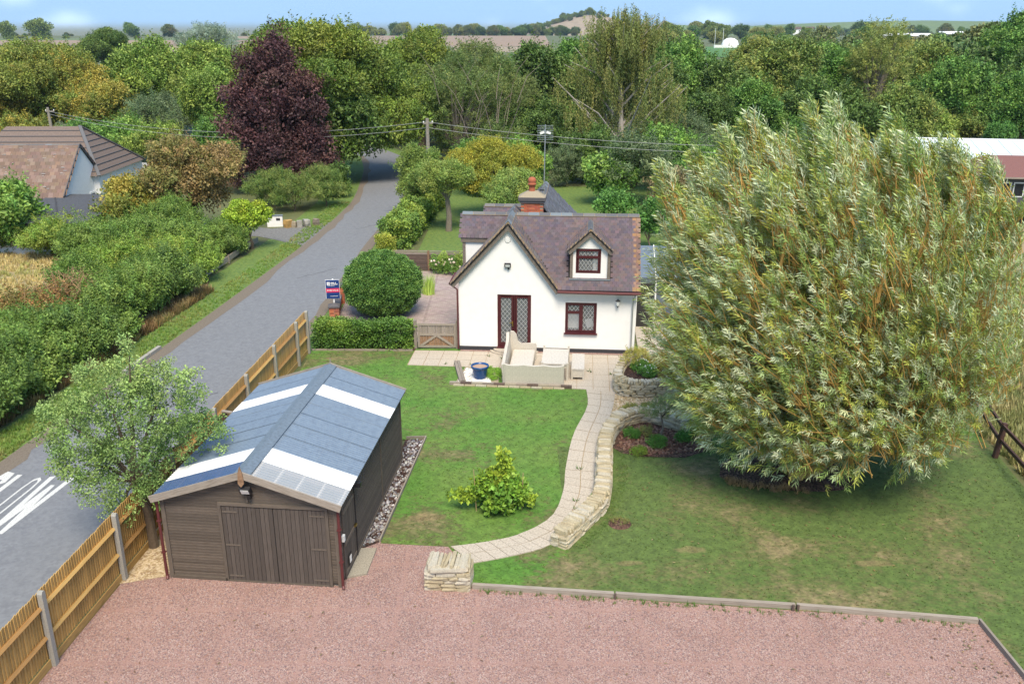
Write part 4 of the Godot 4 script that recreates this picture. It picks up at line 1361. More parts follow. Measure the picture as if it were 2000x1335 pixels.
	roof_slab(t, "rear_range_roof", M.ridge_0, Vector3(0.5, 3.5, -7.2), Vector3.RIGHT, Vector3(0, 1, 1).normalized(), 3.0, 1.95)
	tiles(t, "rear_tiles", Vector3(0.48, 3.9, -4.9), Vector3.RIGHT, rz, 2.2, 1.4, func(_p): return true, purple)
	ridge_tiles(t, Vector3(0.45, 4.95, -5.87), Vector3(2.7, 4.95, -5.87), 0.8)
	box(t, "slate_wing", M.render_white, Vector3(3.1, 1.5, -6.9), Vector3(3.9, 3.0, 5.4))
	var slate := [Color(0.1, 0.105, 0.125), Color(0.125, 0.13, 0.15), Color(0.09, 0.095, 0.11)]
	for s in [-1, 1]:
		var u := Vector3(-s, 1, 0).normalized()
		roof_slab(t, "slate_roof", M.dark_inside, Vector3(3.05 + s * 2.3, 3.0, -3.9), Vector3.FORWARD, u, 5.95, 3.25)
		tiles(t, "slates", Vector3(3.05 + s * 2.3, 3.0, -3.9), Vector3.FORWARD, u, 5.95, 3.2, func(_p): return true, slate, 0.26, 0.2)
	ridge_tiles(t, Vector3(3.05, 5.36, -3.9), Vector3(3.05, 5.36, -9.85), 0.9)
	put(t, "slate_gable", plate([Vector2(0.8, 2.9), Vector2(5.3, 2.9), Vector2(3.05, 5.15)], -9.7, -9.5), M.render_white)

	# television aerial strapped to the chimney
	var a := thing("television_aerial", "tall thin television aerial mast rising beside the chimney", "aerial", Vector3(1.33, 5.3, -37.33))
	var ms := begin()
	tube(ms, [Vector3.ZERO, Vector3(0.03, 3.42, 0)], [0.027, 0.022], 8)
	put(a, "mast", done(ms), M.chrome)
	for y in [0.35, 0.75]:
		box(a, "bracket", M.black, Vector3(-0.08, y, 0.0), Vector3(0.2, 0.05, 0.05))
	for i in 9:
		bar(a, "rod", M.chrome, Vector3(-0.3, 2.82 + 0.07 * i, 0.02), Vector3(0.36, 2.82 + 0.07 * i, 0.02), 0.014, 0.014)
	bar(a, "boom", M.chrome, Vector3(0.03, 3.08, 0.06), Vector3(0.03, 3.1, -0.9), 0.03, 0.03)
	for x in [-0.1, 0.16]:
		box(a, "dipole", M.white_plastic, Vector3(x, 3.1, 0.07), Vector3(0.18, 0.09, 0.05), Basis(Vector3.BACK, 0.3 if x < 0 else -0.3))

	# lean-to with a clear roof on the right-hand side
	var ct := thing("lean_to", "lean-to with pale blue clear roof at the cottage's right side", "lean-to", Vector3(5.35, 0, -37.4), -0.078)
	for i in 4:
		box(ct, "roof_panel", M.clear_panel if M.has("clear_panel") else M.ridge_3, Vector3(0.45 + 0.82 * i, 2.72, -1.05), Vector3(0.78, 0.02, 2.3), Basis(Vector3.RIGHT, 0.41))
		bar(ct, "glazing_bar", M.white_plastic, Vector3(0.04 + 0.82 * i, 2.27, 0.02), Vector3(0.04 + 0.82 * i, 3.22, -2.12), 0.035, 0.05)
		box(ct, "post", M.white_plastic, Vector3(0.06 + 0.82 * i, 1.12, 0.0), Vector3(0.06, 2.25, 0.06))
	box(ct, "back_wall", M.render_white, Vector3(1.3, 1.5, -2.2), Vector3(2.7, 3.0, 0.12))
	box(ct, "door", M.dark_inside, Vector3(0.45, 1.0, 0.0), Vector3(0.72, 2.0, 0.05))
	box(ct, "side_panel", M.plinth, Vector3(2.1, 0.9, -0.02), Vector3(0.75, 1.8, 0.04))


# ---------------------------------------------------------------- patio, path, walls

func prism(poly: PackedVector2Array, y0: float, y1: float) -> ArrayMesh:
	var st := begin()
	if Geometry2D.is_polygon_clockwise(poly):
		poly.reverse()
	var idx := Geometry2D.triangulate_polygon(poly)
	for k in range(0, idx.size(), 3):
		tri(st, Vector3(poly[idx[k]].x, y1, poly[idx[k]].y), Vector3(poly[idx[k + 2]].x, y1, poly[idx[k + 2]].y), Vector3(poly[idx[k + 1]].x, y1, poly[idx[k + 1]].y))
	for i in poly.size():
		var p := poly[i]
		var q := poly[(i + 1) % poly.size()]
		quad(st, Vector3(q.x, y0, q.y), Vector3(p.x, y0, p.y), Vector3(p.x, y1, p.y), Vector3(q.x, y1, q.y))
	return done(st)


func slabs(parent: Node, outline: Array, origin: Vector2, turn: float, sx: float, sy: float):
	var poly := PackedVector2Array(outline)
	var u := Vector2(cos(turn), sin(turn))
	var v := Vector2(-sin(turn), cos(turn))
	for r in range(-12, 16):
		for c in range(-8, 18):
			var s := origin + u * (c * sx) + v * (r * sy)
			var g := R.randf_range(0.006, 0.012)
			var q := PackedVector2Array([s + u * g + v * g, s + u * (sx - g) + v * g, s + u * (sx - g) + v * (sy - g), s + u * g + v * (sy - g)])
			for piece in Geometry2D.intersect_polygons(q, poly):
				var area := 0.0
				for i in piece.size():
					area += piece[i].cross(piece[(i + 1) % piece.size()])
				if absf(area) > 0.03:
					put(parent, "paving_slab", prism(piece, 0.02, 0.052 + R.randf_range(-0.003, 0.003)), M["slab_%d" % (R.randi() % 5)])


func along(line: Array, t: float) -> Vector2:
	var n := line.size() - 1
	var k := clampi(int(t * n), 0, n - 1)
	var f := t * n - k
	return (line[k] as Vector2).cubic_interpolate(line[k + 1], line[maxi(k - 1, 0)], line[mini(k + 2, n)], f)


func patio_and_path():
	var main := [Vector2(-3.97, -34.3), Vector2(-4.1, -32.66), Vector2(-0.42, -32.33), Vector2(-0.35, -30.55), Vector2(2.7, -30.16), Vector2(3.72, -29.8), Vector2(3.75, -30.6), Vector2(4.2, -32.1), Vector2(5.1, -33.3), Vector2(5.1, -33.85)]
	var patio := ground("patio", sheet(main, 0.035), M.verge_mortar)
	slabs(patio, main, Vector2(-2.13, -34.42), 0.078, 0.6, 0.6)
	var side := [Vector2(5.12, -33.8), Vector2(5.15, -33.2), Vector2(6.4, -32.6), Vector2(7.6, -33.4), Vector2(7.9, -39.2), Vector2(5.5, -39.2)]
	var sp := ground("side_path", sheet(side, 0.033), M.verge_mortar)
	slabs(sp, side, Vector2(4.9, -33.9), 0.078, 0.9, 0.75)
	ground("shingle_strip", sheet([Vector2(-2.1, -34.36), Vector2(-2.1, -34.2), Vector2(4.9, -33.66), Vector2(4.95, -33.84)], 0.062), M.gravel)
	var l := [Vector2(2.7, -30.16), Vector2(2.62, -28.6), Vector2(1.99, -26.35), Vector2(1.61, -24.04), Vector2(1.46, -22.63), Vector2(1.08, -21.23), Vector2(0.27, -20.36), Vector2(-0.53, -19.98), Vector2(-1.56, -19.72)]
	var r := [Vector2(3.74, -29.9), Vector2(3.45, -28.3), Vector2(2.87, -25.97), Vector2(2.52, -23.88), Vector2(2.33, -22.2), Vector2(1.8, -20.8), Vector2(0.91, -19.76), Vector2(0.0, -19.3), Vector2(-0.95, -18.98)]
	var outline := []
	for i in 25:
		outline.append(along(l, i / 24.0))
	for i in 25:
		outline.append(along(r, 1 - i / 24.0))
	var path := ground("path", sheet(outline, 0.036), M.verge_mortar)
	var n := 26
	for i in n:
		var a := (i + 0.02) / n
		var b := (i + 0.975) / n
		for s in 2:
			var p := along(l, a).lerp(along(r, a), 0.5 * s + (0.012 if s else 0.0))
			var q := along(l, a).lerp(along(r, a), 0.5 * s + (0.49 if s == 0 else 0.5))
			var q2 := along(l, b).lerp(along(r, b), 0.5 * s + (0.49 if s == 0 else 0.5))
			var p2 := along(l, b).lerp(along(r, b), 0.5 * s + (0.012 if s else 0.0))
			put(path, "paving_slab", prism(PackedVector2Array([p, q, q2, p2]), 0.02, 0.056 + R.randf_range(-0.004, 0.004)), M["slab_%d" % (R.randi() % 5)])
	# half-round step at the doors
	var t := thing("door_step", "half-round two-tier stone step below the french doors", "step", Vector3(0.09, 0, -34.15), -0.078)
	for k in 2:
		for i in 6:
			var a0 := PI * i / 6 + 0.01
			var a1 := PI * (i + 1) / 6 - 0.01
			var rr := 0.98 - 0.14 * k
			var poly := PackedVector2Array([Vector2(0, 0.02 * i / 6.0)])
			for j in 5:
				var a := lerpf(a0, a1, j / 4.0)
				poly.append(Vector2(cos(a) * rr, sin(a) * rr * 0.55))
			put(t, "step_stone", prism(poly, 0.05, 0.1 + 0.07 * k), M["slab_%d" % ((i + k) % 5)])
	# weeds in the joints
	var spots := [[-0.9, -33.6, 0.1], [-0.35, -33.3, 0.12], [3.0, -31.9, 0.13], [3.75, -31.6, 0.09], [-2.6, -32.75, 0.08], [-2.1, -32.7, 0.1], [-1.6, -32.65, 0.08], [1.98, -23.9, 0.11], [1.75, -22.0, 0.1], [1.7, -21.6, 0.08], [2.5, -23.3, 0.1]]
	var told := ["small weed in the patio joints, left of two in front of the gable", "small weed in the patio joints, right of two in front of the gable", "weed star at the patio corner right of the rattan bench", "weed at the patio's right edge beside the raised bed wall", "leftmost of three small weeds along the patio's grassy front edge", "middle of three small weeds along the patio's grassy front edge", "rightmost of three small weeds along the patio's grassy front edge", "weed in the path's centre joint, farthest from the gravel", "weed in the path's centre joint left of the largest weed", "small weed in the path's centre joint, nearest the gravel", "weed squeezed between path and curved wall above the largest weed"]
	for p in spots:
		var w := thing("weed", told[spots.find(p)], "weed", Vector3(p[0], 0.05, p[1]), R.randf() * 6, "weeds in the paving joints")
		put(w, "leaves", leafy.blades, tint_leaf(Color(0.12, 0.19, 0.05)), Transform3D(Basis.from_scale(Vector3(p[2] * 2.6, p[2], p[2] * 2.6)), Vector3.ZERO))
	var big := thing("weed", "largest leafy green weed, where the path meets the curved wall", "weed", Vector3(2.32, 0.05, -21.95))
	crown(big, [[Vector3(0, 0.06, 0), Vector3(0.2, 0.09, 0.18), 0.5]], leafy.broad, 0.1, 2.0, [Color(0.08, 0.19, 0.03), Color(0.11, 0.22, 0.04)], "leaves", -1)


func tint_leaf(c: Color) -> StandardMaterial3D:
	var m: StandardMaterial3D = M.leaf.duplicate()
	m.albedo_color = c.linear_to_srgb()
	return m


func rock(seed_: int, jitter: float, n := 2) -> ArrayMesh:
	if leafy.has("rock%d" % seed_):
		return leafy["rock%d" % seed_]
	var rr := RandomNumberGenerator.new()
	rr.seed = seed_
	var at := {}
	var st := begin()
	for f in 6:
		for i in n:
			for j in n:
				var c := []
				for o in [[0, 0], [1, 0], [1, 1], [0, 1]]:
					var a := float(i + o[0]) / n - 0.5
					var b := float(j + o[1]) / n - 0.5
					var p: Vector3 = [Vector3(0.5, b, -a), Vector3(-0.5, b, a), Vector3(a, 0.5, -b), Vector3(a, -0.5, b), Vector3(a, b, 0.5), Vector3(-a, b, -0.5)][f]
					var key := Vector3i((p * 4).round())
					if not at.has(key):
						at[key] = p.lerp(p.normalized() * 0.56, 0.3) + Vector3(rr.randf_range(-1, 1), rr.randf_range(-1, 1), rr.randf_range(-1, 1)) * jitter * 0.5
					c.append(at[key])
				quad(st, c[0], c[1], c[2], c[3])
	leafy["rock%d" % seed_] = done(st)
	return leafy["rock%d" % seed_]


func stone_run(t: Node3D, line: Array, height: float, thick: float, courses: int, cope: Array, mean := 0.34, ends := true):
	var n := 0.0
	var seg := []
	for i in 80:
		var a := along(line, i / 80.0)
		var b := along(line, (i + 1) / 80.0)
		seg.append([n, a, b])
		n += (b - a).length()
	var at := func(s: float) -> Array:
		for k in range(79, -1, -1):
			if s >= seg[k][0]:
				var d: Vector2 = (seg[k][2] - seg[k][1])
				return [seg[k][1] + d.normalized() * (s - seg[k][0]), d.normalized()]
		return [seg[0][1], (seg[0][2] - seg[0][1]).normalized()]
	var ch := height / courses
	for c in courses:
		for side in [-1, 1]:
			var s := R.randf_range(-0.1, 0.0)
			while s < n:
				var len := mean * R.randf_range(0.6, 1.5)
				var s1 := minf(s + len, n)
				var s0 := maxf(s, 0)
				s += len
				if s1 - s0 < 0.08:
					continue
				var q: Array = at.call((s0 + s1) / 2)
				var d: Vector2 = q[1]
				var nn := Vector2(-d.y, d.x)
				var p: Vector2 = q[0] + nn * side * (thick / 2 - 0.09 + R.randf_range(-0.02, 0.02))
				var b := Basis(Vector3(d.x, 0, d.y) * (s1 - s0 - 0.006), Vector3(0, ch * R.randf_range(0.94, 1.03), 0), Vector3(-d.y, 0, d.x) * 0.2)
				put(t, "stone", rock(1 + R.randi() % 7, 0.13), M["stone_%d" % (R.randi() % 5)], Transform3D(b.rotated(Vector3(nn.x, 0, nn.y), R.randf_range(-0.03, 0.03)), Vector3(p.x, ch * (c + 0.5), p.y)))
		if ends:
			for e in [0.02, n - 0.02]:
				var q: Array = at.call(e)
				var d: Vector2 = q[1]
				for k in 2:
					var p: Vector2 = q[0] + Vector2(-d.y, d.x) * thick * (k - 0.5) * 0.5
					put(t, "stone", rock(1 + R.randi() % 7, 0.13), M["stone_%d" % (R.randi() % 5)], Transform3D(Basis(Vector3(d.x, 0, d.y) * 0.16, Vector3(0, ch, 0), Vector3(-d.y, 0, d.x) * thick * 0.5), Vector3(p.x, ch * (c + 0.5), p.y)))
	var core := begin()
	for k in range(0, 80, 4):
		var a := along(line, k / 80.0)
		var b := along(line, (k + 4) / 80.0)
		solid(core, bar_xf(Vector3(a.x, height * 0.49, a.y), Vector3(b.x, height * 0.49, b.y), thick - 0.14, height * 0.96))
	put(t, "core", done(core), M.mortar)
	var s := 0.03
	while s < n:
		var w := R.randf_range(cope[0], cope[1])
		var q: Array = at.call(s + w / 2)
		var d: Vector2 = q[1]
		var h := R.randf_range(cope[2], cope[3])
		var b := Basis(Vector3(d.x, 0, d.y) * w * 1.02, Vector3(0, h, 0), Vector3(-d.y, 0, d.x) * thick * R.randf_range(0.78, 0.98))
		b = b.rotated(Vector3(-d.y, 0, d.x), R.randf_range(-0.16, 0.16)).rotated(Vector3.UP, R.randf_range(-0.1, 0.1))
		put(t, "coping_stone", rock(11 + R.randi() % 5, 0.16), M["stone_%d" % (R.randi() % 5)], Transform3D(b, Vector3(q[0].x, height + h * 0.42, q[0].y)))
		s += w


func stone_walls():
	var a := thing("dry_stone_wall", "long low curved cream dry stone wall beside the garden path", "stone wall")
	stone_run(a, [Vector2(1.2, -19.75), Vector2(1.88, -20.8), Vector2(2.38, -21.7), Vector2(2.62, -22.8), Vector2(2.78, -24.33), Vector2(2.98, -25.7), Vector2(3.45, -26.9), Vector2(4.0, -27.4), Vector2(4.6, -27.5), Vector2(5.3, -27.0), Vector2(5.75, -26.6)], 0.33, 0.47, 4, [0.075, 0.15, 0.13, 0.2], 0.4)
	var p := thing("stone_pier", "short cream stone pier at the corner of the gravel drive", "stone pier")
	stone_run(p, [Vector2(-1.98, -18.22), Vector2(-1.5, -18.19), Vector2(-1.0, -18.15)], 0.5, 0.68, 5, [0.06, 0.09, 0.16, 0.24], 0.36)
	for e in [[-1.86, -18.2, 0.2, 0.25], [-1.1, -18.15, 0.22, 0.2], [-1.5, -17.95, 0.8, 0.13]]:
		put(p, "coping_stone", rock(12, 0.16), M.stone_2, Transform3D(Basis.from_scale(Vector3(e[2], e[3], 0.6 if e[2] < 0.5 else 0.26)), Vector3(e[0], 0.56, e[1])))
	var b := thing("raised_bed_wall", "cream stone wall with upright coping round the raised flower bed", "stone wall")
	stone_run(b, [Vector2(6.9, -30.1), Vector2(6.0, -29.75), Vector2(4.9, -29.5), Vector2(4.15, -29.55), Vector2(3.85, -30.0), Vector2(3.95, -30.8), Vector2(4.25, -31.6), Vector2(4.8, -32.2), Vector2(5.6, -32.3), Vector2(6.6, -31.9)], 0.52, 0.34, 6, [0.07, 0.11, 0.13, 0.23], 0.36)
	ground("raised_soil", sheet([Vector2(6.9, -30.1), Vector2(6.0, -29.75), Vector2(4.9, -29.5), Vector2(4.2, -29.6), Vector2(3.9, -30.0), Vector2(4.0, -30.8), Vector2(4.3, -31.6), Vector2(4.8, -32.1), Vector2(5.6, -32.2), Vector2(6.9, -31.7)], 0.45), M.dark_soil)
	ground("soil_bed", sheet([Vector2(3.15, -25.4), Vector2(3.4, -26.5), Vector2(4.1, -27.3), Vector2(4.8, -27.3), Vector2(5.7, -26.6), Vector2(6.4, -26.1), Vector2(6.3, -25.3), Vector2(5.3, -24.7), Vector2(4.1, -24.75), Vector2(3.4, -25.0)], 0.042), M.bark_bed)
	ground("buff_gravel_path", sheet([Vector2(3.72, -29.8), Vector2(4.2, -29.45), Vector2(6.4, -29.7), Vector2(7.4, -29.5), Vector2(6.6, -27.6), Vector2(5.8, -26.7), Vector2(4.6, -27.4), Vector2(3.6, -26.9), Vector2(3.3, -27.9)], 0.04), M.gold_gravel)
	pebbles("buff_gravel", [Vector2(3.75, -29.4), Vector2(6.4, -29.5), Vector2(7.3, -29.3), Vector2(6.5, -27.6), Vector2(5.4, -27.2), Vector2(4.0, -27.6), Vector2(3.5, -27.7)], 4000, 0.03, 0.06, [Color(0.5, 0.38, 0.23), Color(0.6, 0.48, 0.32), Color(0.66, 0.55, 0.4), Color(0.4, 0.29, 0.17)], 0.04, "buff gravel chippings between the two stone walls")
	pebbles("bark_chips", [Vector2(3.3, -25.4), Vector2(3.5, -26.4), Vector2(4.4, -27.1), Vector2(6.2, -26.1), Vector2(6.1, -25.2), Vector2(4.2, -24.8)], 1800, 0.03, 0.08, [Color(0.12, 0.05, 0.035), Color(0.2, 0.1, 0.07), Color(0.28, 0.17, 0.12)], 0.045, "brown bark chips spread over the planting bed")
	# timber and stone edge of the patio with the white pebbles
	ground("white_pebble_bed", sheet([Vector2(-2.1, -30.85), Vector2(-0.5, -30.65), Vector2(-0.5, -32.2), Vector2(-1.8, -32.5)], 0.04), M.mortar)
	pebbles("white_pebbles", [Vector2(-2.0, -30.85), Vector2(-0.75, -30.7), Vector2(-0.9, -31.6), Vector2(-1.75, -32.3)], 1900, 0.03, 0.06, [Color(0.75, 0.74, 0.72), Color(0.66, 0.64, 0.6), Color(0.82, 0.82, 0.8), Color(0.5, 0.47, 0.43)], 0.045, "white pebbles round the blue plant pot")
	var s := thing("sleeper", "weathered grey double timber sleeper edge left of the blue pot", "sleeper", Vector3(-2.05, 0.09, -31.75), 0.16)
	for k in 2:
		box(s, "timber", M["grey_wood_%d" % (1 + 2 * k)], Vector3(0.12 * k, 0, 0.0), Vector3(0.11, 0.16, 2.1))
	var e := thing("patio_edging", "row of brown stone edging blocks along the front of the patio", "edging", Vector3(-2.3, 0.06, -30.68), -0.09)
	for i in 11:
		box(e, "block", M["grey_wood_%d" % (i % 5)] if i % 3 == 0 else M["brown_wood_%d" % (i % 5)] if i % 3 == 1 else M.step, Vector3(0.2 + 0.41 * i, 0.02, 0.0), Vector3(0.4, 0.12, 0.13))
		if i < 10:
			box(e, "footing", M["stone_%d" % (i % 5)], Vector3(0.35 + 0.41 * i, -0.02, 0.1), Vector3(0.38, 0.08, 0.1))


# ---------------------------------------------------------------- furniture, sign, gate, small plants

func garden_things():
	var so := thing("rattan_sofa", "pale L-shaped rattan garden sofa with scalloped backs on the patio", "sofa", Vector3(-0.25, 0.055, -30.62), -0.085)
	var top := [Vector2(0, 0)]
	top.append(Vector2(2.14, 0))
	for i in 22:
		var t := 1 - i / 21.0
		top.append(Vector2(-0.04 + 2.2 * t, 0.78 + 0.035 * absf(sin(t * PI * 3)) * -1.0 + (0.06 if t < 0.03 or t > 0.97 else 0.03)))
	put(so, "front_back", plate(top, -0.06, 0.04), M.rattan, Transform3D(Basis(Vector3.RIGHT, 0.07), Vector3.ZERO))
	var across := Transform3D(Basis(Vector3(0, 0, -1), Vector3.UP, Vector3(1, 0, 0)), Vector3.ZERO)
	var lb := [Vector2(0.0, 0.0), Vector2(2.66, 0.0), Vector2(2.68, 1.06), Vector2(2.6, 1.16), Vector2(2.45, 1.18), Vector2(2.3, 1.1)]
	for i in 20:
		var t := 1 - i / 19.0
		lb.append(Vector2(-0.05 + 2.25 * t, 0.8 + 0.22 * t - 0.045 * absf(sin(t * PI * 3))))
	put(so, "left_back", plate(lb, -0.06, 0.05), M.rattan, Transform3D(Basis(Vector3.BACK, 0.1), Vector3.ZERO) * across)
	put(so, "end_arm", plate([Vector2(-0.05, 0), Vector2(0.98, 0), Vector2(1.0, 0.62), Vector2(0.95, 0.7), Vector2(0.75, 0.7), Vector2(0.4, 0.68), Vector2(0.26, 0.78), Vector2(0.2, 1.05), Vector2(0.1, 1.17), Vector2(-0.03, 1.18)], -2.68, -2.58), M.rattan)
	put(so, "right_arm", plate([Vector2(0.0, 0), Vector2(0.55, 0), Vector2(0.55, 0.6), Vector2(0.1, 0.82), Vector2(0.0, 0.84)], 2.06, 2.15), M.rattan, across)
	box(so, "seat", M.rattan, Vector3(0.52, 0.24, -1.32), Vector3(0.86, 0.36, 2.5))
	box(so, "seat", M.rattan, Vector3(1.5, 0.238, -0.32), Vector3(1.1, 0.355, 0.5))
	box(so, "cushion", M.table_top, Vector3(0.53, 0.44, -1.4), Vector3(0.8, 0.05, 2.26))
	var tb := thing("garden_table", "pale rectangular rattan garden table with raised corner posts", "table", Vector3(1.12, 0.055, -31.05), -0.085)
	box(tb, "table_top", M.table_top, Vector3(0.46, 0.66, -0.75), Vector3(0.98, 0.05, 1.62))
	box(tb, "apron", M.rattan, Vector3(0.46, 0.57, -0.75), Vector3(0.92, 0.12, 1.56))
	for x in [0.0, 0.94]:
		for z in [0.03, -1.53]:
			box(tb, "leg", M.rattan, Vector3(x, 0.36 if z > 0 else 0.41, z), Vector3(0.075, 0.72 if z > 0 else 0.82, 0.075))
	var be := thing("garden_bench", "pale backless rattan bench right of the garden table", "bench", Vector3(2.22, 0.055, -31.1), -0.085)
	box(be, "seat", M.table_top, Vector3(0.23, 0.41, -0.8), Vector3(0.48, 0.05, 1.66))
	box(be, "skirt", M.rattan, Vector3(0.23, 0.24, -0.8), Vector3(0.45, 0.3, 1.62))
	for x in [0.02, 0.44]:
		for z in [0.0, -1.6]:
			box(be, "leg", M.rattan, Vector3(x, 0.2, z), Vector3(0.06, 0.4, 0.06))
	var pot := thing("plant_pot", "glazed blue plant pot filled with bare soil on white pebbles", "plant pot", Vector3(-1.2, 0.04, -31.25))
	put(pot, "pot", lathe([Vector2(0.0, 0.0), Vector2(0.2, 0.0), Vector2(0.23, 0.05), Vector2(0.295, 0.4), Vector2(0.31, 0.44), Vector2(0.335, 0.45), Vector2(0.34, 0.52), Vector2(0.31, 0.53), Vector2(0.29, 0.44), Vector2(0.28, 0.4)], 28), M.blue_glaze)
	put(pot, "soil", lathe([Vector2(0.29, 0.455), Vector2(0.15, 0.48), Vector2(0, 0.47)], 20), lin(0.4, 0.27, 0.19, 0.95))
	var wd := thing("weeds", "patch of bright green weeds among pebbles right of the blue pot", "weeds", Vector3(-0.72, 0.05, -31.7))
	crown(wd, [[Vector3(0, 0, 0.1), Vector3(0.3, 0.1, 0.55), 0.5], [Vector3(-0.3, 0, -0.45), Vector3(0.3, 0.08, 0.12), 0.5]], leafy.small, 0.1, 1.4, [Color(0.1, 0.21, 0.03), Color(0.14, 0.24, 0.04)], "leaves", -0.1)
	# for-sale board
	var sg := thing("for_sale_board", "navy blue and pink FOR SALE board on a white post", "sign", Vector3(-8.12, 0, -39.15), 0.12)
	box(sg, "post", M.sign_white, Vector3(0, 0.86, 0), Vector3(0.06, 1.72, 0.06))
	var bd := box(sg, "board", M.sign_blue, Vector3(-0.02, 1.25, 0.05), Vector3(0.6, 0.86, 0.03))
	var inv := bd.transform.affine_inverse()
	put(bd, "board_edge", cube, M.sign_white, inv * Transform3D(Basis.from_scale(Vector3(0.63, 0.89, 0.02)), Vector3(-0.02, 1.25, 0.04)))
	put(bd, "band", cube, M.sign_pink, inv * Transform3D(Basis.from_scale(Vector3(0.6, 0.19, 0.01)), Vector3(-0.02, 1.2, 0.064)))
	var tm := TextMesh.new()
	var fo := SystemFont.new()
	fo.font_names = PackedStringArray(["Droid Serif"])
	fo.font_weight = 700
	tm.font = fo
	tm.text = "FOR SALE"
	tm.font_size = 32
	tm.pixel_size = 0.0032
	tm.depth = 0.004
	put(bd, "lettering", tm, M.sign_white, inv * Transform3D(Basis(), Vector3(-0.02, 1.2, 0.073)))
	var lg := begin()
	for q in [[-0.04, 0.04], [0.04, 0.04], [-0.04, -0.04], [0.04, -0.04]]:
		solid(lg, Transform3D(Basis.from_scale(Vector3(0.062, 0.07, 0.004)), Vector3(-0.2 + q[0] * 0.9, 1.52 + q[1], 0.068)))
	put(bd, "logo", done(lg), M.sign_white, inv)
	var words := begin()
	for row in [[1.555, -0.1, 0.045, [0.04, 0.035, 0.05, 0.04, 0.0, 0.05]], [1.485, -0.1, 0.045, [0.045, 0.04, 0.04, 0.045, 0.035, 0.04, 0.03, 0.035]], [1.41, -0.24, 0.014, [0.05, 0.06, 0.04, 0.07, 0.05, 0.04]], [0.93, -0.14, 0.018, [0.05, 0.04, 0.05, 0.06, 0.04, 0.05, 0.05]]]:
		var x: float = row[1]
		for w in row[3]:
			if w > 0:
				solid(words, Transform3D(Basis.from_scale(Vector3(w * 0.78, row[2], 0.004)), Vector3(x + w / 2, row[0], 0.068)))
			x += w if w > 0 else 0.03
	put(bd, "small_print", done(words), M.sign_white, inv)
	# low brick wall with two piers at the drive entrance
	var bw := thing("brick_wall", "low red brick wall with two capped piers behind the hedge", "brick wall", Vector3(-8.0, 0, -38.5), 0.13)
	for p in [[0.0, 0.0, 0.62], [0.12, -2.6, 0.85]]:
		brick_block(bw, "pier", Vector3(p[0], 0, p[1]), Vector3(0.42, p[2], 0.42))
		box(bw, "cap", M.blue_brick, Vector3(p[0], p[2] + 0.03, p[1]), Vector3(0.52, 0.06, 0.52))
		put(bw, "cap_top", lathe([Vector2(0.36, 0), Vector2(0.0, 0.12)], 4), M.blue_brick, Transform3D(Basis(Vector3.UP, PI / 4), Vector3(p[0], p[2] + 0.06, p[1])))
	brick_block(bw, "low_wall", Vector3(0.06, 0, -1.3), Vector3(0.24, 0.4, 2.2))
	for i in 9:
		box(bw, "coping_brick", M.blue_brick, Vector3(0.06, 0.43, -0.32 - 0.245 * i), Vector3(0.32, 0.06, 0.235))
	# gate
	var gt := thing("garden_gate", "weathered timber gate with crossed braces between hedge and cottage", "gate", Vector3(-3.95, 0.03, -34.62), -0.03)
	for x in [0.0, 1.72]:
		box(gt, "post", M.grey_wood_1, Vector3(x, 0.6, 0), Vector3(0.12, 1.22, 0.12))
	var gw := 1.52
	for i in 14:
		var hi := 1.02
		box(gt, "plank", M["gate_wood_%d" % (i % 5)], Vector3(0.12 + gw / 14 * (i + 0.5), 0.32, -0.005), Vector3(gw / 14 - 0.008, 0.52, 0.02))
		box(gt, "plank", M["grey_wood_%d" % (i % 5)], Vector3(0.12 + gw / 14 * (i + 0.5), (0.62 + hi) / 2, -0.005), Vector3(gw / 14 - (0.008 if i % 3 else 0.02), hi - 0.62, 0.02))
	for y in [0.09, 0.6, 1.03]:
		box(gt, "rail", M.grey_wood_4, Vector3(0.12 + gw / 2, y, 0.02), Vector3(gw, 0.09, 0.035))
	for x in [0.14, 0.1 + gw]:
		box(gt, "stile", M.grey_wood_0, Vector3(x, 0.56, 0.022), Vector3(0.09, 1.0, 0.04))
	for s in [-1, 1]:
		bar(gt, "brace", M.grey_wood_4, Vector3(0.12 + gw / 2 + s * 0.03, 0.56, 0.03 + 0.003 * s), Vector3(0.12 + gw / 2 + s * 0.66, 0.12, 0.03 + 0.003 * s), 0.03, 0.09)
	# panel fence behind the block-paved drive
	var pf := thing("panel_fence", "weathered brown horizontal panel fence behind the paved drive", "fence", Vector3(-6.4, 0, -47.2), -0.06)
	for k in 3:
		for i in 8:
			box(pf, "slat", M["brown_wood_%d" % ((i + k) % 5)] if i < 7 else M.grey_wood_1, Vector3(0.95 + 1.9 * k, 0.08 + 0.125 * i, 0.012 * (i % 2)), Vector3(1.8, 0.13, 0.018))
		box(pf, "post", M.gate_wood_3, Vector3(1.9 * k, 0.56, 0.03), Vector3(0.1, 1.12, 0.1))
		box(pf, "capping", M.grey_wood_2, Vector3(0.95 + 1.9 * k, 1.08, 0.0), Vector3(1.85, 0.04, 0.06))
	# young vine on canes in the middle of the left lawn
	R.seed = 77
	var vn := thing("climber", "bushy bright green climbing plant on canes in the middle of the lawn", "shrub", Vector3(-0.35, 0, -21.7))
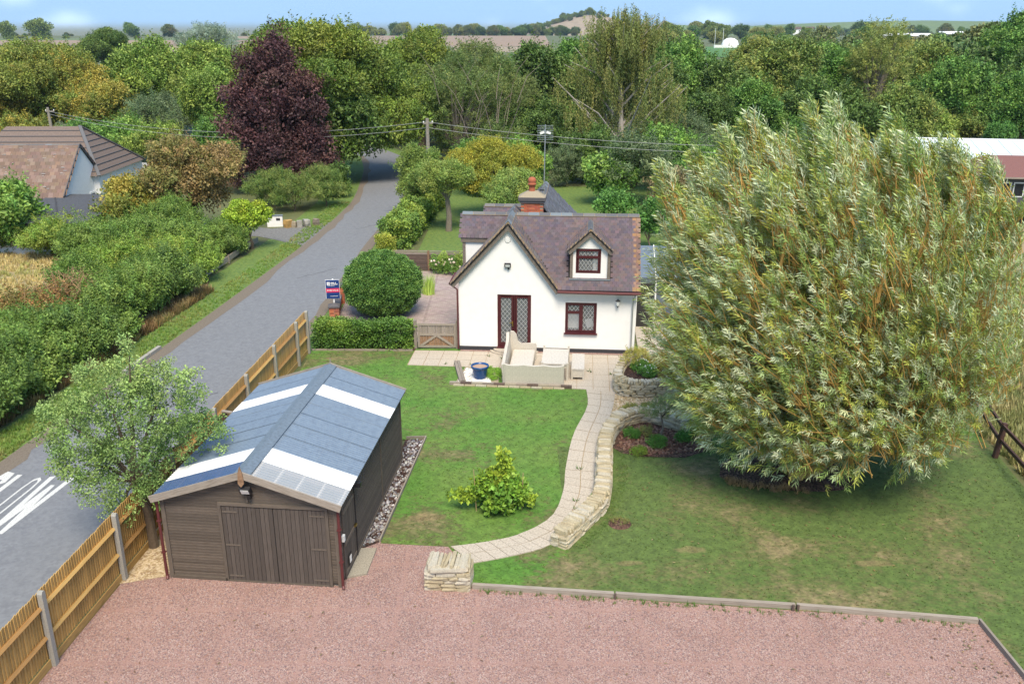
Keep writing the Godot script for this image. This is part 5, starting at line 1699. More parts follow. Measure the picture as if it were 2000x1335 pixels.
	crown(vn, [[Vector3(0, 0.45, 0), Vector3(0.55, 0.5, 0.5), 0.1], [Vector3(-0.3, 0.75, 0.1), Vector3(0.35, 0.35, 0.35), 0.5], [Vector3(0.35, 0.55, 0.0), Vector3(0.4, 0.4, 0.4), 0.3], [Vector3(0.15, 1.25, 0), Vector3(0.13, 0.5, 0.13), 0.9], [Vector3(-0.85, 0.5, 0.1), Vector3(0.42, 0.12, 0.12), 0.95], [Vector3(0.75, 0.35, 0.1), Vector3(0.3, 0.1, 0.12), 0.9], [Vector3(-0.1, 0.95, 0.05), Vector3(0.2, 0.3, 0.2), 0.8]], clump(20, 0.85, 0.6, 0.8, 91), 0.15, 0.85, [Color(0.065, 0.145, 0.02), Color(0.1, 0.185, 0.024), Color(0.155, 0.22, 0.028)])
	for c in [[-0.62, 0.2, 1.3, -0.06], [0.62, 0.1, 1.15, 0.03], [0.1, 0.35, 0.75, 0.0]]:
		var st := begin()
		tube(st, [Vector3(c[0], 0, c[1]), Vector3(c[0] + c[3], c[2], c[1])], [0.012, 0.01], 5)
		put(vn, "cane", done(st), M.cane)
	for k in 3:
		var st := begin()
		tube(st, [Vector3(0.05 * k, 0, 0.05), Vector3(0.1 - 0.1 * k, 0.5, 0.0), Vector3(0.15 - 0.15 * k, 1.0, 0.0)], [0.025, 0.02, 0.012], 5)
		put(vn, "stem", done(st), M.wood_trunk)
	var cb := thing("round_bed", "small round soil bed with sparse plants in the right lawn", "flower bed", Vector3(2.86, 0.035, -20.85))
	put(cb, "soil", lathe([Vector2(0.31, 0.0), Vector2(0.2, 0.03), Vector2(0, 0.035)], 22), M.bark_bed)
	crown(cb, [[Vector3(0, 0.03, -0.05), Vector3(0.25, 0.05, 0.2), 0.5]], leafy.spray, 0.07, 0.9, [Color(0.15, 0.15, 0.06), Color(0.1, 0.15, 0.05)], "plants", -1)
	# standard olive with its stake
	var ol := thing("olive_tree", "young olive tree with a bare stem in the bark bed", "tree", Vector3(4.72, 0.04, -26.05))
	var ob := [[Vector3(0.05, 1.05, 0), Vector3(0.42, 0.36, 0.4), 0.2], [Vector3(-0.35, 1.0, 0.05), Vector3(0.32, 0.22, 0.28), 0.9], [Vector3(0.35, 1.15, 0), Vector3(0.28, 0.25, 0.25), 0.5], [Vector3(0.15, 1.4, 0), Vector3(0.2, 0.18, 0.2), 0.6]]
	crown(ol, ob, leafy.spray, 0.1, 0.8, [Color(0.13, 0.18, 0.09), Color(0.2, 0.25, 0.15), Color(0.1, 0.15, 0.06)])
	limbs(ol, Vector3.ZERO, ob, 0.035, M.grey_trunk, 0.65)
	var sk := begin()
	tube(sk, [Vector3(0.05, 0.75, 0), Vector3(0.75, 1.55, -0.25)], [0.025, 0.025], 6)
	put(ol, "stake", done(sk), M.brown_wood_2)
	# plants in the beds
	var gold := [Color(0.24, 0.24, 0.06), Color(0.2, 0.22, 0.05), Color(0.3, 0.28, 0.1)]
	var green := [Color(0.05, 0.14, 0.025), Color(0.07, 0.17, 0.04)]
	var lime := [Color(0.08, 0.15, 0.025), Color(0.12, 0.18, 0.03)]
	var olive := [Color(0.17, 0.18, 0.06), Color(0.13, 0.16, 0.05)]
	for p in [
		["bushy golden yellow shrub at the left of the raised bed", 4.65, 0.45, -31.55, 0.55, 0.55, gold, "spray", 0.13],
		["airy yellow shrub at the back right of the raised bed", 6.05, 0.45, -31.3, 0.65, 0.5, gold, "spray", 0.13],
		["lower yellow shrub at the middle of the raised bed", 5.5, 0.45, -31.0, 0.45, 0.4, gold, "spray", 0.12],
		["dark green plant with white flowers in the raised bed", 4.95, 0.45, -30.5, 0.32, 0.34, green, "small", 0.11],
		["dark low plant behind the white flowers in the raised bed", 4.75, 0.45, -31.1, 0.28, 0.3, green, "small", 0.1],
		["small round green plant inside the wall's bend", 3.85, 0.04, -26.15, 0.24, 0.25, green, "small", 0.09],
		["small wispy olive plant in the bark bed", 4.3, 0.04, -26.25, 0.22, 0.28, olive, "spray", 0.08],
		["dark green clump beside the olive's stem", 4.55, 0.04, -25.5, 0.28, 0.3, green, "small", 0.1],
		["low lime green clump at the front left of the bark bed", 3.9, 0.04, -24.95, 0.22, 0.18, lime, "small", 0.08],
		["dark plant right of the olive tree in the bark bed", 5.45, 0.04, -25.9, 0.26, 0.25, green, "small", 0.1],
		["yellow-green clump at the end of the curved wall", 6.05, 0.04, -26.5, 0.3, 0.28, lime, "small", 0.1],
		["low grey-green seedlings in the buff gravel", 4.05, 0.04, -28.3, 0.32, 0.12, olive, "small", 0.09],
		["flat green weed in the gravel near the raised bed", 4.7, 0.04, -28.55, 0.25, 0.08, olive, "small", 0.08],
	]:
		var b := thing("garden_plant", p[0], "plant", Vector3(p[1], p[2], p[3]))
		crown(b, [[Vector3(0, p[5] * 0.5, 0), Vector3(p[4], p[5] * 0.6, p[4]), 0.2], [Vector3(p[4] * 0.4, p[5] * 0.6, 0.05), Vector3(p[4], p[5], p[4]) * 0.55, 0.8]], leafy[p[7]], p[8], 1.0, p[6], "foliage", -0.1)
		if "white flowers" in p[0]:
			var where := []
			var tints := []
			for i in 26:
				var d := any_dir()
				d.y = absf(d.y)
				where.append(Transform3D(any_turn().scaled(Vector3.ONE * 0.035), Vector3(0.08, 0.2, 0) + d * Vector3(0.26, 0.22, 0.26)))
				tints.append(Color(0.85, 0.87, 0.85))
			many(b, "flowers", rock(99, 0.2, 1), M.tinted, where, tints)
	var ir := thing("iris", "clump of upright sword-leaved iris beside the round bush", "plant", Vector3(-4.15, 0.02, -42.6))
	var irw := []
	var irt := []
	for i in 16:
		irw.append(Transform3D(Basis(Vector3.UP, i * 1.7).scaled(Vector3(0.5, R.randf_range(0.8, 1.25), 0.5)), Vector3(R.randf_range(-0.25, 0.25), 0, R.randf_range(-0.25, 0.25))))
		irt.append(vary(Color(0.2, 0.3, 0.08), 0.25))
	many(ir, "leaves", leafy.blades, M.leaf, irw, irt)
	for p in [["rose bush with pale blooms against the panel fence, nearer the cottage", -2.95, -46.2, 0.6], ["rose bush against the middle of the panel fence", -3.9, -46.5, 0.45]]:
		var b := thing("rose_bush", p[0], "shrub", Vector3(p[1], 0, p[2]))
		crown(b, [[Vector3(0, 0.5, 0), Vector3(p[3], 0.5, 0.4), 0.3], [Vector3(0.2, 0.8, 0), Vector3(p[3] * 0.6, 0.35, 0.35), 0.8]], leafy.small, 0.18, 1.0, [Color(0.06, 0.14, 0.03), Color(0.14, 0.2, 0.04)], "foliage")
		var where := []
		var tints := []
		for i in 9:
			where.append(Transform3D(any_turn().scaled(Vector3.ONE * 0.09), Vector3(R.randf_range(-0.4, 0.4), R.randf_range(0.5, 1.05), R.randf_range(0.2, 0.4))))
			tints.append(Color(0.75, 0.62, 0.5))
		many(b, "blooms", rock(98, 0.2, 1), M.tinted, where, tints)


func brick_block(parent: Node, called: String, at: Vector3, size: Vector3):
	var o := box(parent, called, M.mortar, at + Vector3(0, size.y / 2, 0), size)
	var inv := o.transform.affine_inverse()
	var where := []
	var tints := []
	var rows := int(size.y / 0.075)
	for r in rows:
		for f in 4:
			var span := size.x if f % 2 == 0 else size.z
			var n := maxi(1, int(round(span / 0.22)))
			for i in n:
				var k := ((i + 0.5) / n - 0.5) * span
				var y := (r + 0.5) * size.y / rows
				var p := Vector3(k, y, size.z / 2 * (1 if f == 0 else -1)) if f % 2 == 0 else Vector3(size.x / 2 * (1 if f == 1 else -1), y, k)
				where.append(inv * Transform3D(Basis.from_scale(Vector3(span / n - 0.012, 0.062, 0.02) if f % 2 == 0 else Vector3(0.02, 0.062, span / n - 0.012)), at + p))
				tints.append(vary([Color(0.42, 0.12, 0.06), Color(0.5, 0.17, 0.08), Color(0.34, 0.1, 0.06)][R.randi() % 3], 0.15))
	many(o, "bricks", cube, M.tinted, where, tints)


# ---------------------------------------------------------------- the big willow

func willow():
	R.seed = 2024
	var base := Vector3(8.5, 0, -23.7)
	var t := thing("willow_tree", "huge windblown silvery willow with orange twigs on the right lawn", "tree", base)
	var c := Vector3(0.45, 4.6, -0.3)
	var r := Vector3(5.05, 5.05, 4.5)
	# one shoot: leaves, and its stem
	var lv := begin()
	for i in 16:
		var k := 0.1 + 0.9 * i / 15.0
		var p := Vector3(0.1 * k * k, k, 0.0)
		var a := i * 2.4
		var out := Vector3(cos(a) * 0.75, 1.0 - 0.2 * k, sin(a) * 0.75).normalized()
		var wide := out.cross(any_dir()).normalized() * 0.034
		var len := 0.44 * (1.1 - 0.35 * k)
		lv.set_color(Color.WHITE * R.randf_range(0.72, 1.0))
		var bend := Vector3(-0.03, 0.015, 0)
		tri(lv, p, p + out * len * 0.45 + wide + bend, p + out * len * 0.5 - wide + bend)
		tri(lv, p + out * len * 0.45 + wide + bend, p + out * len + bend * 3.0, p + out * len * 0.5 - wide + bend)
	var leaf_mesh := done(lv)
	var sv := begin()
	tube(sv, [Vector3(-0.1, -1.5, 0), Vector3(0.0, 0.2, 0), Vector3(0.1, 1.0, 0)], [0.03, 0.02, 0.008], 4)
	var stem_mesh := done(sv)
	var where := []
	var tints := []
	var stems := []
	var cols := [Color(0.1, 0.165, 0.048), Color(0.15, 0.22, 0.08), Color(0.21, 0.275, 0.17), Color(0.29, 0.345, 0.29), Color(0.205, 0.235, 0.06)]
	var wind := Vector3(-0.5, 0.22, 0.1)
	var wood := begin()
	var centre := c
	for i in 150:
		var d := any_dir()
		if d.y < -0.75:
			d.y = -d.y
		var tip := c + d * bulge(d) * r * R.randf_range(0.78, 0.98)
		if d.y > 0.35:
			tip.y += R.randf_range(0.0, 0.5)
		tip.y = maxf(tip.y, 0.7)
		var root := Vector3(R.randf_range(-0.5, 0.5), R.randf_range(0.0, 0.4), R.randf_range(-0.4, 0.4))
		var mid := root.lerp(tip, 0.45)
		mid.y += (Vector2(tip.x, tip.z).length()) * 0.18
		mid.x += 0.35
		var pts := []
		var rad := []
		for k in 9:
			var s := k / 8.0
			pts.append(root.lerp(mid, s).lerp(mid.lerp(tip, s), s))
			rad.append(lerpf(0.085, 0.014, pow(s, 0.7)))
		tube(wood, pts, rad, 5)
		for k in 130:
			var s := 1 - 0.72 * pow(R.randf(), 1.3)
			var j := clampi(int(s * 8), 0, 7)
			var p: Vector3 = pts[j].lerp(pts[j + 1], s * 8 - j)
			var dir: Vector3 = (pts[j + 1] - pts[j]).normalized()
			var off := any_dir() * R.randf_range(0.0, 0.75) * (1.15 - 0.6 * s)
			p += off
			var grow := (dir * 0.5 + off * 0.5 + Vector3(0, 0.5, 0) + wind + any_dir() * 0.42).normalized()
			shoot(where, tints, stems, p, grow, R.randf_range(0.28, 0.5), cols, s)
	# the outer skin
	for i in 12500:
		var d := any_dir()
		if d.y < -0.8:
			continue
		var p := c + d * bulge(d) * r * R.randf_range(0.72, 1.0)
		if p.y < 0.12 or dry_noise.get_noise_3d(p.x * 0.9, p.y * 0.9, p.z * 0.9) < -0.12:
			continue
		var grow := (d * Vector3(0.45, 0.5, 0.45) + Vector3(0, 0.5, 0) + wind + any_dir() * 0.45).normalized()
		if d.y < -0.55:
			grow = (d * 0.7 + wind * 0.8 + Vector3(0, 0.2, 0) + any_dir() * 0.4).normalized()
		shoot(where, tints, stems, p, grow, R.randf_range(0.3, 0.5), cols, 1.0)
	# tall plumes that break the outline at the top, bent by the wind
	for i in 20:
		var a := i * 2.4
		var foot := c + Vector3(cos(a) * r.x * 0.95 * sqrt(i / 20.0), r.y * (0.86 - 0.35 * i / 20.0), sin(a) * r.z * 0.8 * sqrt(i / 20.0))
		var reach := R.randf_range(0.8, 1.7)
		var tip := foot + Vector3(-0.5, reach, 0.0)
		tube(wood, [foot - Vector3(0, 1.0, 0), foot + Vector3(0.15, reach * 0.5, 0), tip], [0.04, 0.03, 0.01], 4)
		for k in 85:
			var s := pow(R.randf(), 0.8)
			var p := foot.lerp(tip, s) + any_dir() * 0.36 * (1.15 - s * 0.8)
			shoot(where, tints, stems, p, (Vector3(-0.45, 1.0, 0) + any_dir() * 0.3).normalized(), R.randf_range(0.34, 0.55), cols, 1.0)
	put(t, "branches", done(wood), M.osier)
	var plain := []
	plain.resize(stems.size())
	plain.fill(Color.WHITE)
	many(t, "twigs", stem_mesh, M.osier, stems, plain)
	many(t, "crown", leaf_mesh, M.leaf, where, tints)
	ground("willow_soil", sheet([Vector2(6.1, -23.5), Vector2(6.35, -23.15), Vector2(6.9, -22.9), Vector2(7.5, -22.72), Vector2(8.1, -22.6), Vector2(8.8, -22.58), Vector2(9.4, -22.66), Vector2(9.9, -23.0), Vector2(10.1, -23.6), Vector2(9.7, -24.5), Vector2(8.4, -25.1), Vector2(7, -25.0), Vector2(6.3, -24.3)], 0.038), M.bark_bed)
	rough_grass("dead_grass", [Vector2(6.2, -23.2), Vector2(6.9, -22.9), Vector2(8.4, -22.55)], -0.2, 0.2, 150, 0.08, 0.2, [Color(0.4, 0.26, 0.14), Color(0.34, 0.22, 0.12)], "dry tan grass tufts at the front of the willow's soil", true)


# rounder than an ellipsoid at the shoulders
func bulge(d: Vector3) -> float:
	if d.y < 0:
		return 1.0 + 0.07 * d.y
	return 1.0 / pow(pow(absf(d.x), 2.4) + pow(absf(d.y), 2.4) + pow(absf(d.z), 2.4), 1.0 / 2.4)


func shoot(where: Array, tints: Array, stems: Array, p: Vector3, grow: Vector3, size: float, cols: Array, s: float):
	var x := grow.cross(Vector3(0.3, 0.2, 1)).normalized()
	var z := x.cross(grow)
	var b := Basis(x, grow, z) * Basis(Vector3.UP, R.randf_range(-1.2, 1.2))
	where.append(Transform3D(b.scaled_local(Vector3.ONE * size), p))
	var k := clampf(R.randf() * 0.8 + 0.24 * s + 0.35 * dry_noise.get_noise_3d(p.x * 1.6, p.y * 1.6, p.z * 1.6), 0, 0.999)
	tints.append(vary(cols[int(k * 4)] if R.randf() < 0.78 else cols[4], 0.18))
	if p.y > 1.6 and stems.size() < where.size() * 0.4:
		stems.append(where[-1])


# ---------------------------------------------------------------- clipped hedges

func hedge_along(called: String, label: String, a: Vector2, b: Vector2, wide: float, high: float, size: float, dense: float, cols: Array, mesh: Mesh, wobble := 0.1):
	var t := thing(called, label, "hedge", Vector3(a.x, 0, a.y), atan2(-(b - a).y, (b - a).x))
	var l := (b - a).length()
	var where := []
	var tints := []
	var area := l * (wide + 2 * high) + 2 * wide * high
	for i in int(area / (size * size) * dense):
		var f := R.randf() * area
		var p: Vector3
		var n: Vector3
		if f < l * wide:
			p = Vector3(R.randf() * l, high, R.randf_range(-wide, wide) / 2)
			n = Vector3.UP
		elif f < l * (wide + 2 * high):
			var s := 1.0 if R.randf() < 0.5 else -1.0
			p = Vector3(R.randf() * l, R.randf() * high, s * wide / 2)
			n = Vector3(0, 0, s)
		else:
			var s := 1.0 if R.randf() < 0.5 else 0.0
			p = Vector3(l * s, R.randf() * high, R.randf_range(-wide, wide) / 2)
			n = Vector3(s * 2 - 1, 0, 0)
		p += n * (lawn_noise.get_noise_3d(p.x * 5, p.y * 5, p.z * 5) * wobble * 2 + R.randf_range(-0.2, 0.03)) 
		var k := size * R.randf_range(0.7, 1.2)
		where.append(Transform3D(any_turn().scaled(Vector3.ONE * k), p))
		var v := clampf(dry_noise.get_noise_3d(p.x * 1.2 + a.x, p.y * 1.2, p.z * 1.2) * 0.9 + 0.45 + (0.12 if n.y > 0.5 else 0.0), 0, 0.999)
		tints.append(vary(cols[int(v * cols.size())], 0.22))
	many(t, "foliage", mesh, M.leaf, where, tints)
	var st := begin()
	for i in int(l / 0.35):
		var x := (i + 0.5) * 0.35
		tube(st, [Vector3(x, 0, 0), Vector3(x + R.randf_range(-0.1, 0.1), high * 0.5, R.randf_range(-0.1, 0.1)), Vector3(x + R.randf_range(-0.15, 0.15), high * 0.9, R.randf_range(-0.2, 0.2))], [0.03, 0.025, 0.01], 4)
	put(t, "stems", done(st), M.dark_trunk)


func hedges():
	R.seed = 501
	hedge_along("front_hedge", "clipped green hedge between board fence and garden gate", Vector2(-8.05, -34.9), Vector2(-4.1, -34.75), 0.85, 1.08, 0.19, 2.6, [Color(0.035, 0.085, 0.018), Color(0.055, 0.12, 0.022), Color(0.085, 0.155, 0.028), Color(0.12, 0.18, 0.033)], leafy.hedge, 0.12)
	ground("hedge_soil", sheet([Vector2(-8.2, -34.4), Vector2(-3.95, -34.35), Vector2(-3.95, -35.4), Vector2(-8.2, -35.5)], 0.044), M.bark_bed)
	box(self, "hedge_edging", M.grey_wood_0, Vector3(-6.1, 0.06, -34.3), Vector3(4.1, 0.08, 0.05), Basis(Vector3.UP, -0.012))
	tag(get_node("hedge_edging"), "thin timber edging board in front of the clipped front hedge", "edging")
	var lh := [Color(0.045, 0.095, 0.02), Color(0.07, 0.13, 0.025), Color(0.105, 0.165, 0.03), Color(0.14, 0.19, 0.035)]
	hedge_along("lane_hedge", "tall clipped hedge along the right side of the lane", Vector2(-6.95, -52.0), Vector2(-5.75, -66.5), 1.5, 1.55, 0.3, 2.0, lh, leafy.hedge, 0.2)
	hedge_along("yellow_hedge_end", "yellow-green shrub at the near end of the lane hedge", Vector2(-7.7, -50.6), Vector2(-7.1, -50.9), 0.9, 1.05, 0.2, 2.4, [Color(0.1, 0.17, 0.03), Color(0.17, 0.21, 0.035), Color(0.2, 0.22, 0.04)], leafy.hedge, 0.25)
	var t := thing("round_bush", "large round clipped dark green bush beside the paved drive", "bush", Vector3(-5.9, 0, -39.3))
	var where := []
	var tints := []
	for i in 5200:
		var d := any_dir()
		if d.y < -0.85:
			continue
		var p := Vector3(0, 1.45, 0) + d * Vector3(1.68, 1.4, 1.6) * (1.0 + lawn_noise.get_noise_3d(d.x * 14, d.y * 14, d.z * 14) * 0.13 + R.randf_range(-0.1, 0.03))
		where.append(Transform3D(any_turn().scaled(Vector3.ONE * R.randf_range(0.12, 0.19)), p))
		tints.append(vary([Color(0.035, 0.09, 0.022), Color(0.055, 0.125, 0.03), Color(0.085, 0.165, 0.042)][R.randi() % 3], 0.2))
	many(t, "foliage", leafy.hedge, M.leaf, where, tints)
	var st := begin()
	for i in 9:
		var d := any_dir()
		d.y = absf(d.y) + 0.6
		tube(st, [Vector3.ZERO, d * 0.6, d.normalized() * 1.3 + Vector3(0, 0.3, 0)], [0.09, 0.06, 0.03], 6)
	put(t, "trunk", done(st), M.dark_trunk)


# ---------------------------------------------------------------- left of the lane

func stones_at(called: String, label: String, p: Vector3, size: Vector3, turn: float, mat: Material, group := ""):
	tag(put(self, called, rock(1 + int(absf(p.x) * 10) % 7, 0.14), mat, Transform3D((Basis(Vector3.UP, turn) * Basis.from_scale(size)), p + Vector3(0, size.y * 0.45, 0))), label, "stone", group)


func left_side():
	R.seed = 88
	# bungalow
	var b := thing("bungalow", "bungalow with brown tiled roof and white gable wall on the left", "house", Vector3(-29.0, 0, -60.9), 0.02)
	box(b, "wall", M.render_white, Vector3(-8, 1.1, 0), Vector3(16, 2.2, 6.1))
	put(b, "gable_wall", plate([Vector2(-3.05, 2.2), Vector2(3.05, 2.2), Vector2(0, 4.9)], -0.25, 0.0), M.render_white, Transform3D(Basis(Vector3(0, 0, 1), Vector3.UP, Vector3(1, 0, 0)), Vector3.ZERO))
	var brown := [Color(0.19, 0.125, 0.095), Color(0.215, 0.145, 0.11), Color(0.17, 0.115, 0.09), Color(0.235, 0.165, 0.13)]
	for s in [-1, 1]:
		var u := Vector3(0, 2.85, -s * 3.3).normalized()
		var o := Vector3(-16.0, 2.08, s * 3.4)
		roof_slab(b, "roof", M.dark_inside, o, Vector3.RIGHT, u, 16.1, 4.4)
		tiles(b, "roof_tiles", o, Vector3.RIGHT, u, 16.1, 4.35, func(_p): return true, brown, 0.33, 0.29, 0.03)
		bar(b, "bargeboard", M.blue_brick, Vector3(0.08, 5.02, 0.002 * s), Vector3(0.08, 2.1, s * 3.42), 0.06, 0.2)
	var spots := []
	var pale := []
	for i in 130:
		var t := pow(R.randf(), 1.7)
		spots.append(Transform3D(Basis(Vector3.RIGHT, 0.7).scaled(Vector3(R.randf_range(0.06, 0.3), 0.012, R.randf_range(0.05, 0.14))), Vector3(-R.randf() * 9, 5.02 - t * 2.8, t * 3.35)))
		pale.append(Color(0.62, 0.58, 0.55))
	many(b, "lichen", rock(97, 0.25, 1), M.tinted, spots, pale)
	ridge_tiles(b, Vector3(-16, 5.06, 0), Vector3(0.1, 5.06, 0), 0.8, 0.46)
	for x in [[0.9, 1.25], [2.0, 1.4]]:
		var wn := box(b, "window", M.white_plastic, Vector3(0.02, x[1], -x[0]), Vector3(0.07, 0.95, 0.8))
		put(wn, "pane", cube, M.black, Transform3D(Basis.from_scale(Vector3(0.3, 0.75, 0.7)), Vector3(0.45, 0, 0)))
	# its rear wing with a hipped roof
	var rear := begin()
	var a := Vector3(-1.8, 5.75, -4.6)
	var a2 := Vector3(-7.0, 5.75, -4.6)
	var c := [Vector3(0.6, 2.75, -1.0), Vector3(0.6, 2.75, -9.5), Vector3(-9.5, 2.75, -9.5), Vector3(-9.5, 2.75, -1.0)]
	tri(rear, c[0], c[1], a)
	quad(rear, c[3], c[0], a, a2)
	quad(rear, c[1], c[2], a2, a)
	tri(rear, c[2], c[3], a2)
	put(b, "hipped_roof", done(rear), textured(lin(0.2, 0.15, 0.125, 0.85), M.soft, 1.0))
	for i in 8:
		var f := (i + 0.7) / 8.5
		bar(b, "tile_course", M.ridge_1, c[0].lerp(a, f) + Vector3(0.0, 0.03, 0), c[1].lerp(a, f) + Vector3(0, 0.03, 0), 0.05, 0.05)
		bar(b, "tile_course", M.ridge_1, c[0].lerp(a, f) + Vector3(0.0, 0.03, 0), c[3].lerp(a2, f) + Vector3(0, 0.03, 0), 0.05, 0.05)
	bar(b, "hip", M.ridge_0, c[0] + Vector3(0, 0.03, 0), a + Vector3(0, 0.05, 0), 0.22, 0.07)
	bar(b, "hip", M.ridge_0, c[1] + Vector3(0, 0.03, 0), a + Vector3(0, 0.05, 0), 0.22, 0.07)
	box(b, "rear_wing", M.render_white, Vector3(-4.4, 1.38, -5.4), Vector3(9.6, 2.75, 8.0))
	# flat-roofed extension
	var e := thing("flat_roofed_extension", "dark grey flat-roofed white extension in front of the bungalow", "extension", Vector3(-27.3, 0, -54.6), 0.02)
	box(e, "wall", M.render_white, Vector3(0, 0.9, 0), Vector3(5.0, 1.8, 7.6))
	box(e, "roof", textured(lin(0.085, 0.09, 0.105, 0.9), M.mottled, 0.3), Vector3(0, 1.94, 0), Vector3(5.4, 0.1, 8.1), Basis(Vector3.RIGHT, 0.03))
	box(e, "fascia", M.black, Vector3(0, 1.76, 4.06), Vector3(5.36, 0.2, 0.05))
	bar(e, "felt_seam", M.plinth, Vector3(-2.4, 2.12, -3.6), Vector3(1.2, 1.9, 3.9), 0.08, 0.01)
	# garden hut and store seen over the shrubs
	var h := thing("garden_hut", "timber garden hut with curved dark blue roof behind the orange tree", "hut", Vector3(-24.2, 0, -75), 0.1)
	box(h, "wall", M.gate_wood_2, Vector3(0, 1.1, 0), Vector3(3.0, 2.2, 2.2))
	var arc := [Vector2(1.35, 0), Vector2(1.1, 0.5), Vector2(0.6, 0.82), Vector2(0, 0.95), Vector2(-0.6, 0.82), Vector2(-1.1, 0.5), Vector2(-1.35, 0)]
	put(h, "roof", plate(arc, -1.6, 1.6), lin(0.06, 0.075, 0.13, 0.5), Transform3D(Basis(Vector3(0, 0, 1), Vector3.UP, Vector3(1, 0, 0)), Vector3(0, 2.15, 0)))
	box(h, "rail", M.fence_0, Vector3(0.3, 1.95, 1.5), Vector3(2.4, 0.1, 0.08))
	box(h, "post", M.fence_1, Vector3(-0.6, 1.0, 1.5), Vector3(0.1, 2.0, 0.1))
	box(h, "post", M.fence_1, Vector3(1.3, 1.0, 1.5), Vector3(0.1, 2.0, 0.1))
	var g := thing("store", "low store with pale grey roof right of the bungalow", "shed", Vector3(-31.0, 0, -73))
	box(g, "wall", M.plinth, Vector3(0, 0.9, 0), Vector3(3.2, 1.8, 2.5))
	box(g, "roof", M.concrete, Vector3(0, 1.9, 0), Vector3(3.6, 0.1, 3.0), Basis(Vector3.BACK, -0.08))
	# drive entrance: white wall, stones, timber edge
	var w := thing("white_wall", "low white rendered entrance wall with a small dark plaque", "wall", Vector3(-15.65, 0, -58.4), 0.15)
	box(w, "wall", M.render_white, Vector3(0, 0.36, 0), Vector3(1.0, 0.72, 0.22))
	box(w, "plaque", M.plinth, Vector3(0.22, 0.5, 0.115), Vector3(0.26, 0.16, 0.02))
	box(w, "capping", M.ridge_3, Vector3(0, 0.74, 0), Vector3(1.06, 0.05, 0.28))
	var st := [["brown squared boulder right beside the white entrance wall", -14.72, -58.1, 0.5, 0.55, 0.4, M.fence_3], ["narrow stone second from the white entrance wall", -14.32, -58.1, 0.25, 0.42, 0.3, M.mortar], ["pale upright boulder third from the white entrance wall", -13.98, -58.2, 0.38, 0.5, 0.35, M.concrete], ["broad leaning grey boulder fourth from the white entrance wall", -13.55, -58.35, 0.5, 0.52, 0.4, M.concrete], ["outermost grey boulder at the lane side of the entrance stones", -13.0, -58.7, 0.35, 0.5, 0.35, M.grey_trunk]]
	for s in st:
		stones_at("boulder", s[0], Vector3(s[1], 0, s[2]), Vector3(s[3], s[4], s[5]), s[1], s[6], "boulders beside the entrance")
	var te := thing("timber_retaining_edge", "low grey timber edge along the grassy bank below the orange tree", "edging")
	var pts := [Vector3(-16.1, 0.25, -45.2), Vector3(-15.8, 0.3, -48.5), Vector3(-15.6, 0.35, -51.5), Vector3(-15.4, 0.3, -53.2)]
	for i in 3:
		bar(te, "board", M["grey_wood_%d" % i], pts[i], pts[i + 1], 0.06, 0.3)
		box(te, "post", M.grey_wood_3, pts[i] + Vector3(0.05, -0.02, 0), Vector3(0.08, 0.5, 0.08))
	# poles and wires
	for p in [["utility_pole", "grey wooden utility pole beside the apple tree and lane", -6.1, -66.0, 6.25], ["utility_pole", "leaning pale utility pole behind the bungalow roof", -43.2, -86.0, 5.35]]:
		var t := thing(p[0], p[1], "utility pole", Vector3(p[2], 0, p[3]))
		var s := begin()
		tube(s, [Vector3.ZERO, Vector3(-0.12 if p[2] < -20 else 0.0, p[4], 0)], [0.17, 0.12], 10)
		put(t, "pole", done(s), M.pole_wood)
		box(t, "crossarm", M.pole_wood, Vector3(0.05, p[4] - 0.35, 0.0), Vector3(0.75, 0.1, 0.1), Basis(Vector3.UP, 0.5))
		for x in [-0.3, 0.3]:
			put(t, "insulator", lathe([Vector2(0.04, 0), Vector2(0.055, 0.06), Vector2(0.0, 0.13)], 8), M.white_plastic, Transform3D(Basis(), Vector3(0.05 + x, p[4] - 0.3, -x * 0.5)))
	var k := 0
	for l in [[Vector3(-43.3, 5.0, -86), Vector3(-6.1, 6.0, -66), 1.3, "upper overhead wire between the two utility poles"], [Vector3(-43.3, 4.75, -86), Vector3(-6.1, 5.6, -66), 1.4, "lower overhead wire between the two utility poles"], [Vector3(-6.1, 6.0, -66), Vector3(24, 5.4, -58), 0.7, "upper overhead wire from the pole towards the willow"], [Vector3(-6.1, 5.6, -66), Vector3(24, 4.9, -58), 0.7, "lower overhead wire from the pole towards the willow"]]:
		var s := begin()
		var q := []
		var rr := []
		for i in 13:
			var f := i / 12.0
			q.append((l[0] as Vector3).lerp(l[1], f) - Vector3(0, l[2] * 4 * f * (1 - f), 0))
			rr.append(0.015)
		tube(s, q, rr, 4)
		tag(put(self, "overhead_wire", done(s), M.wire), l[3], "cable", "overhead wires")
	# the mixed hedgerow along the lane
	var pal := {
		"dark": [Color(0.045, 0.09, 0.022), Color(0.065, 0.12, 0.03), Color(0.09, 0.15, 0.04)],
		"green": [Color(0.06, 0.115, 0.025), Color(0.08, 0.145, 0.032), Color(0.11, 0.17, 0.045)],
		"bright": [Color(0.09, 0.16, 0.03), Color(0.12, 0.2, 0.04), Color(0.15, 0.2, 0.045)],
		"brown": [Color(0.12, 0.1, 0.04), Color(0.2, 0.12, 0.06), Color(0.07, 0.12, 0.03)],
	}
	var lane := 0
	var field := 0
	var order := ["nearest", "second", "third", "fourth", "fifth", "sixth", "seventh", "eighth", "ninth", "tenth", "eleventh", "twelfth"]
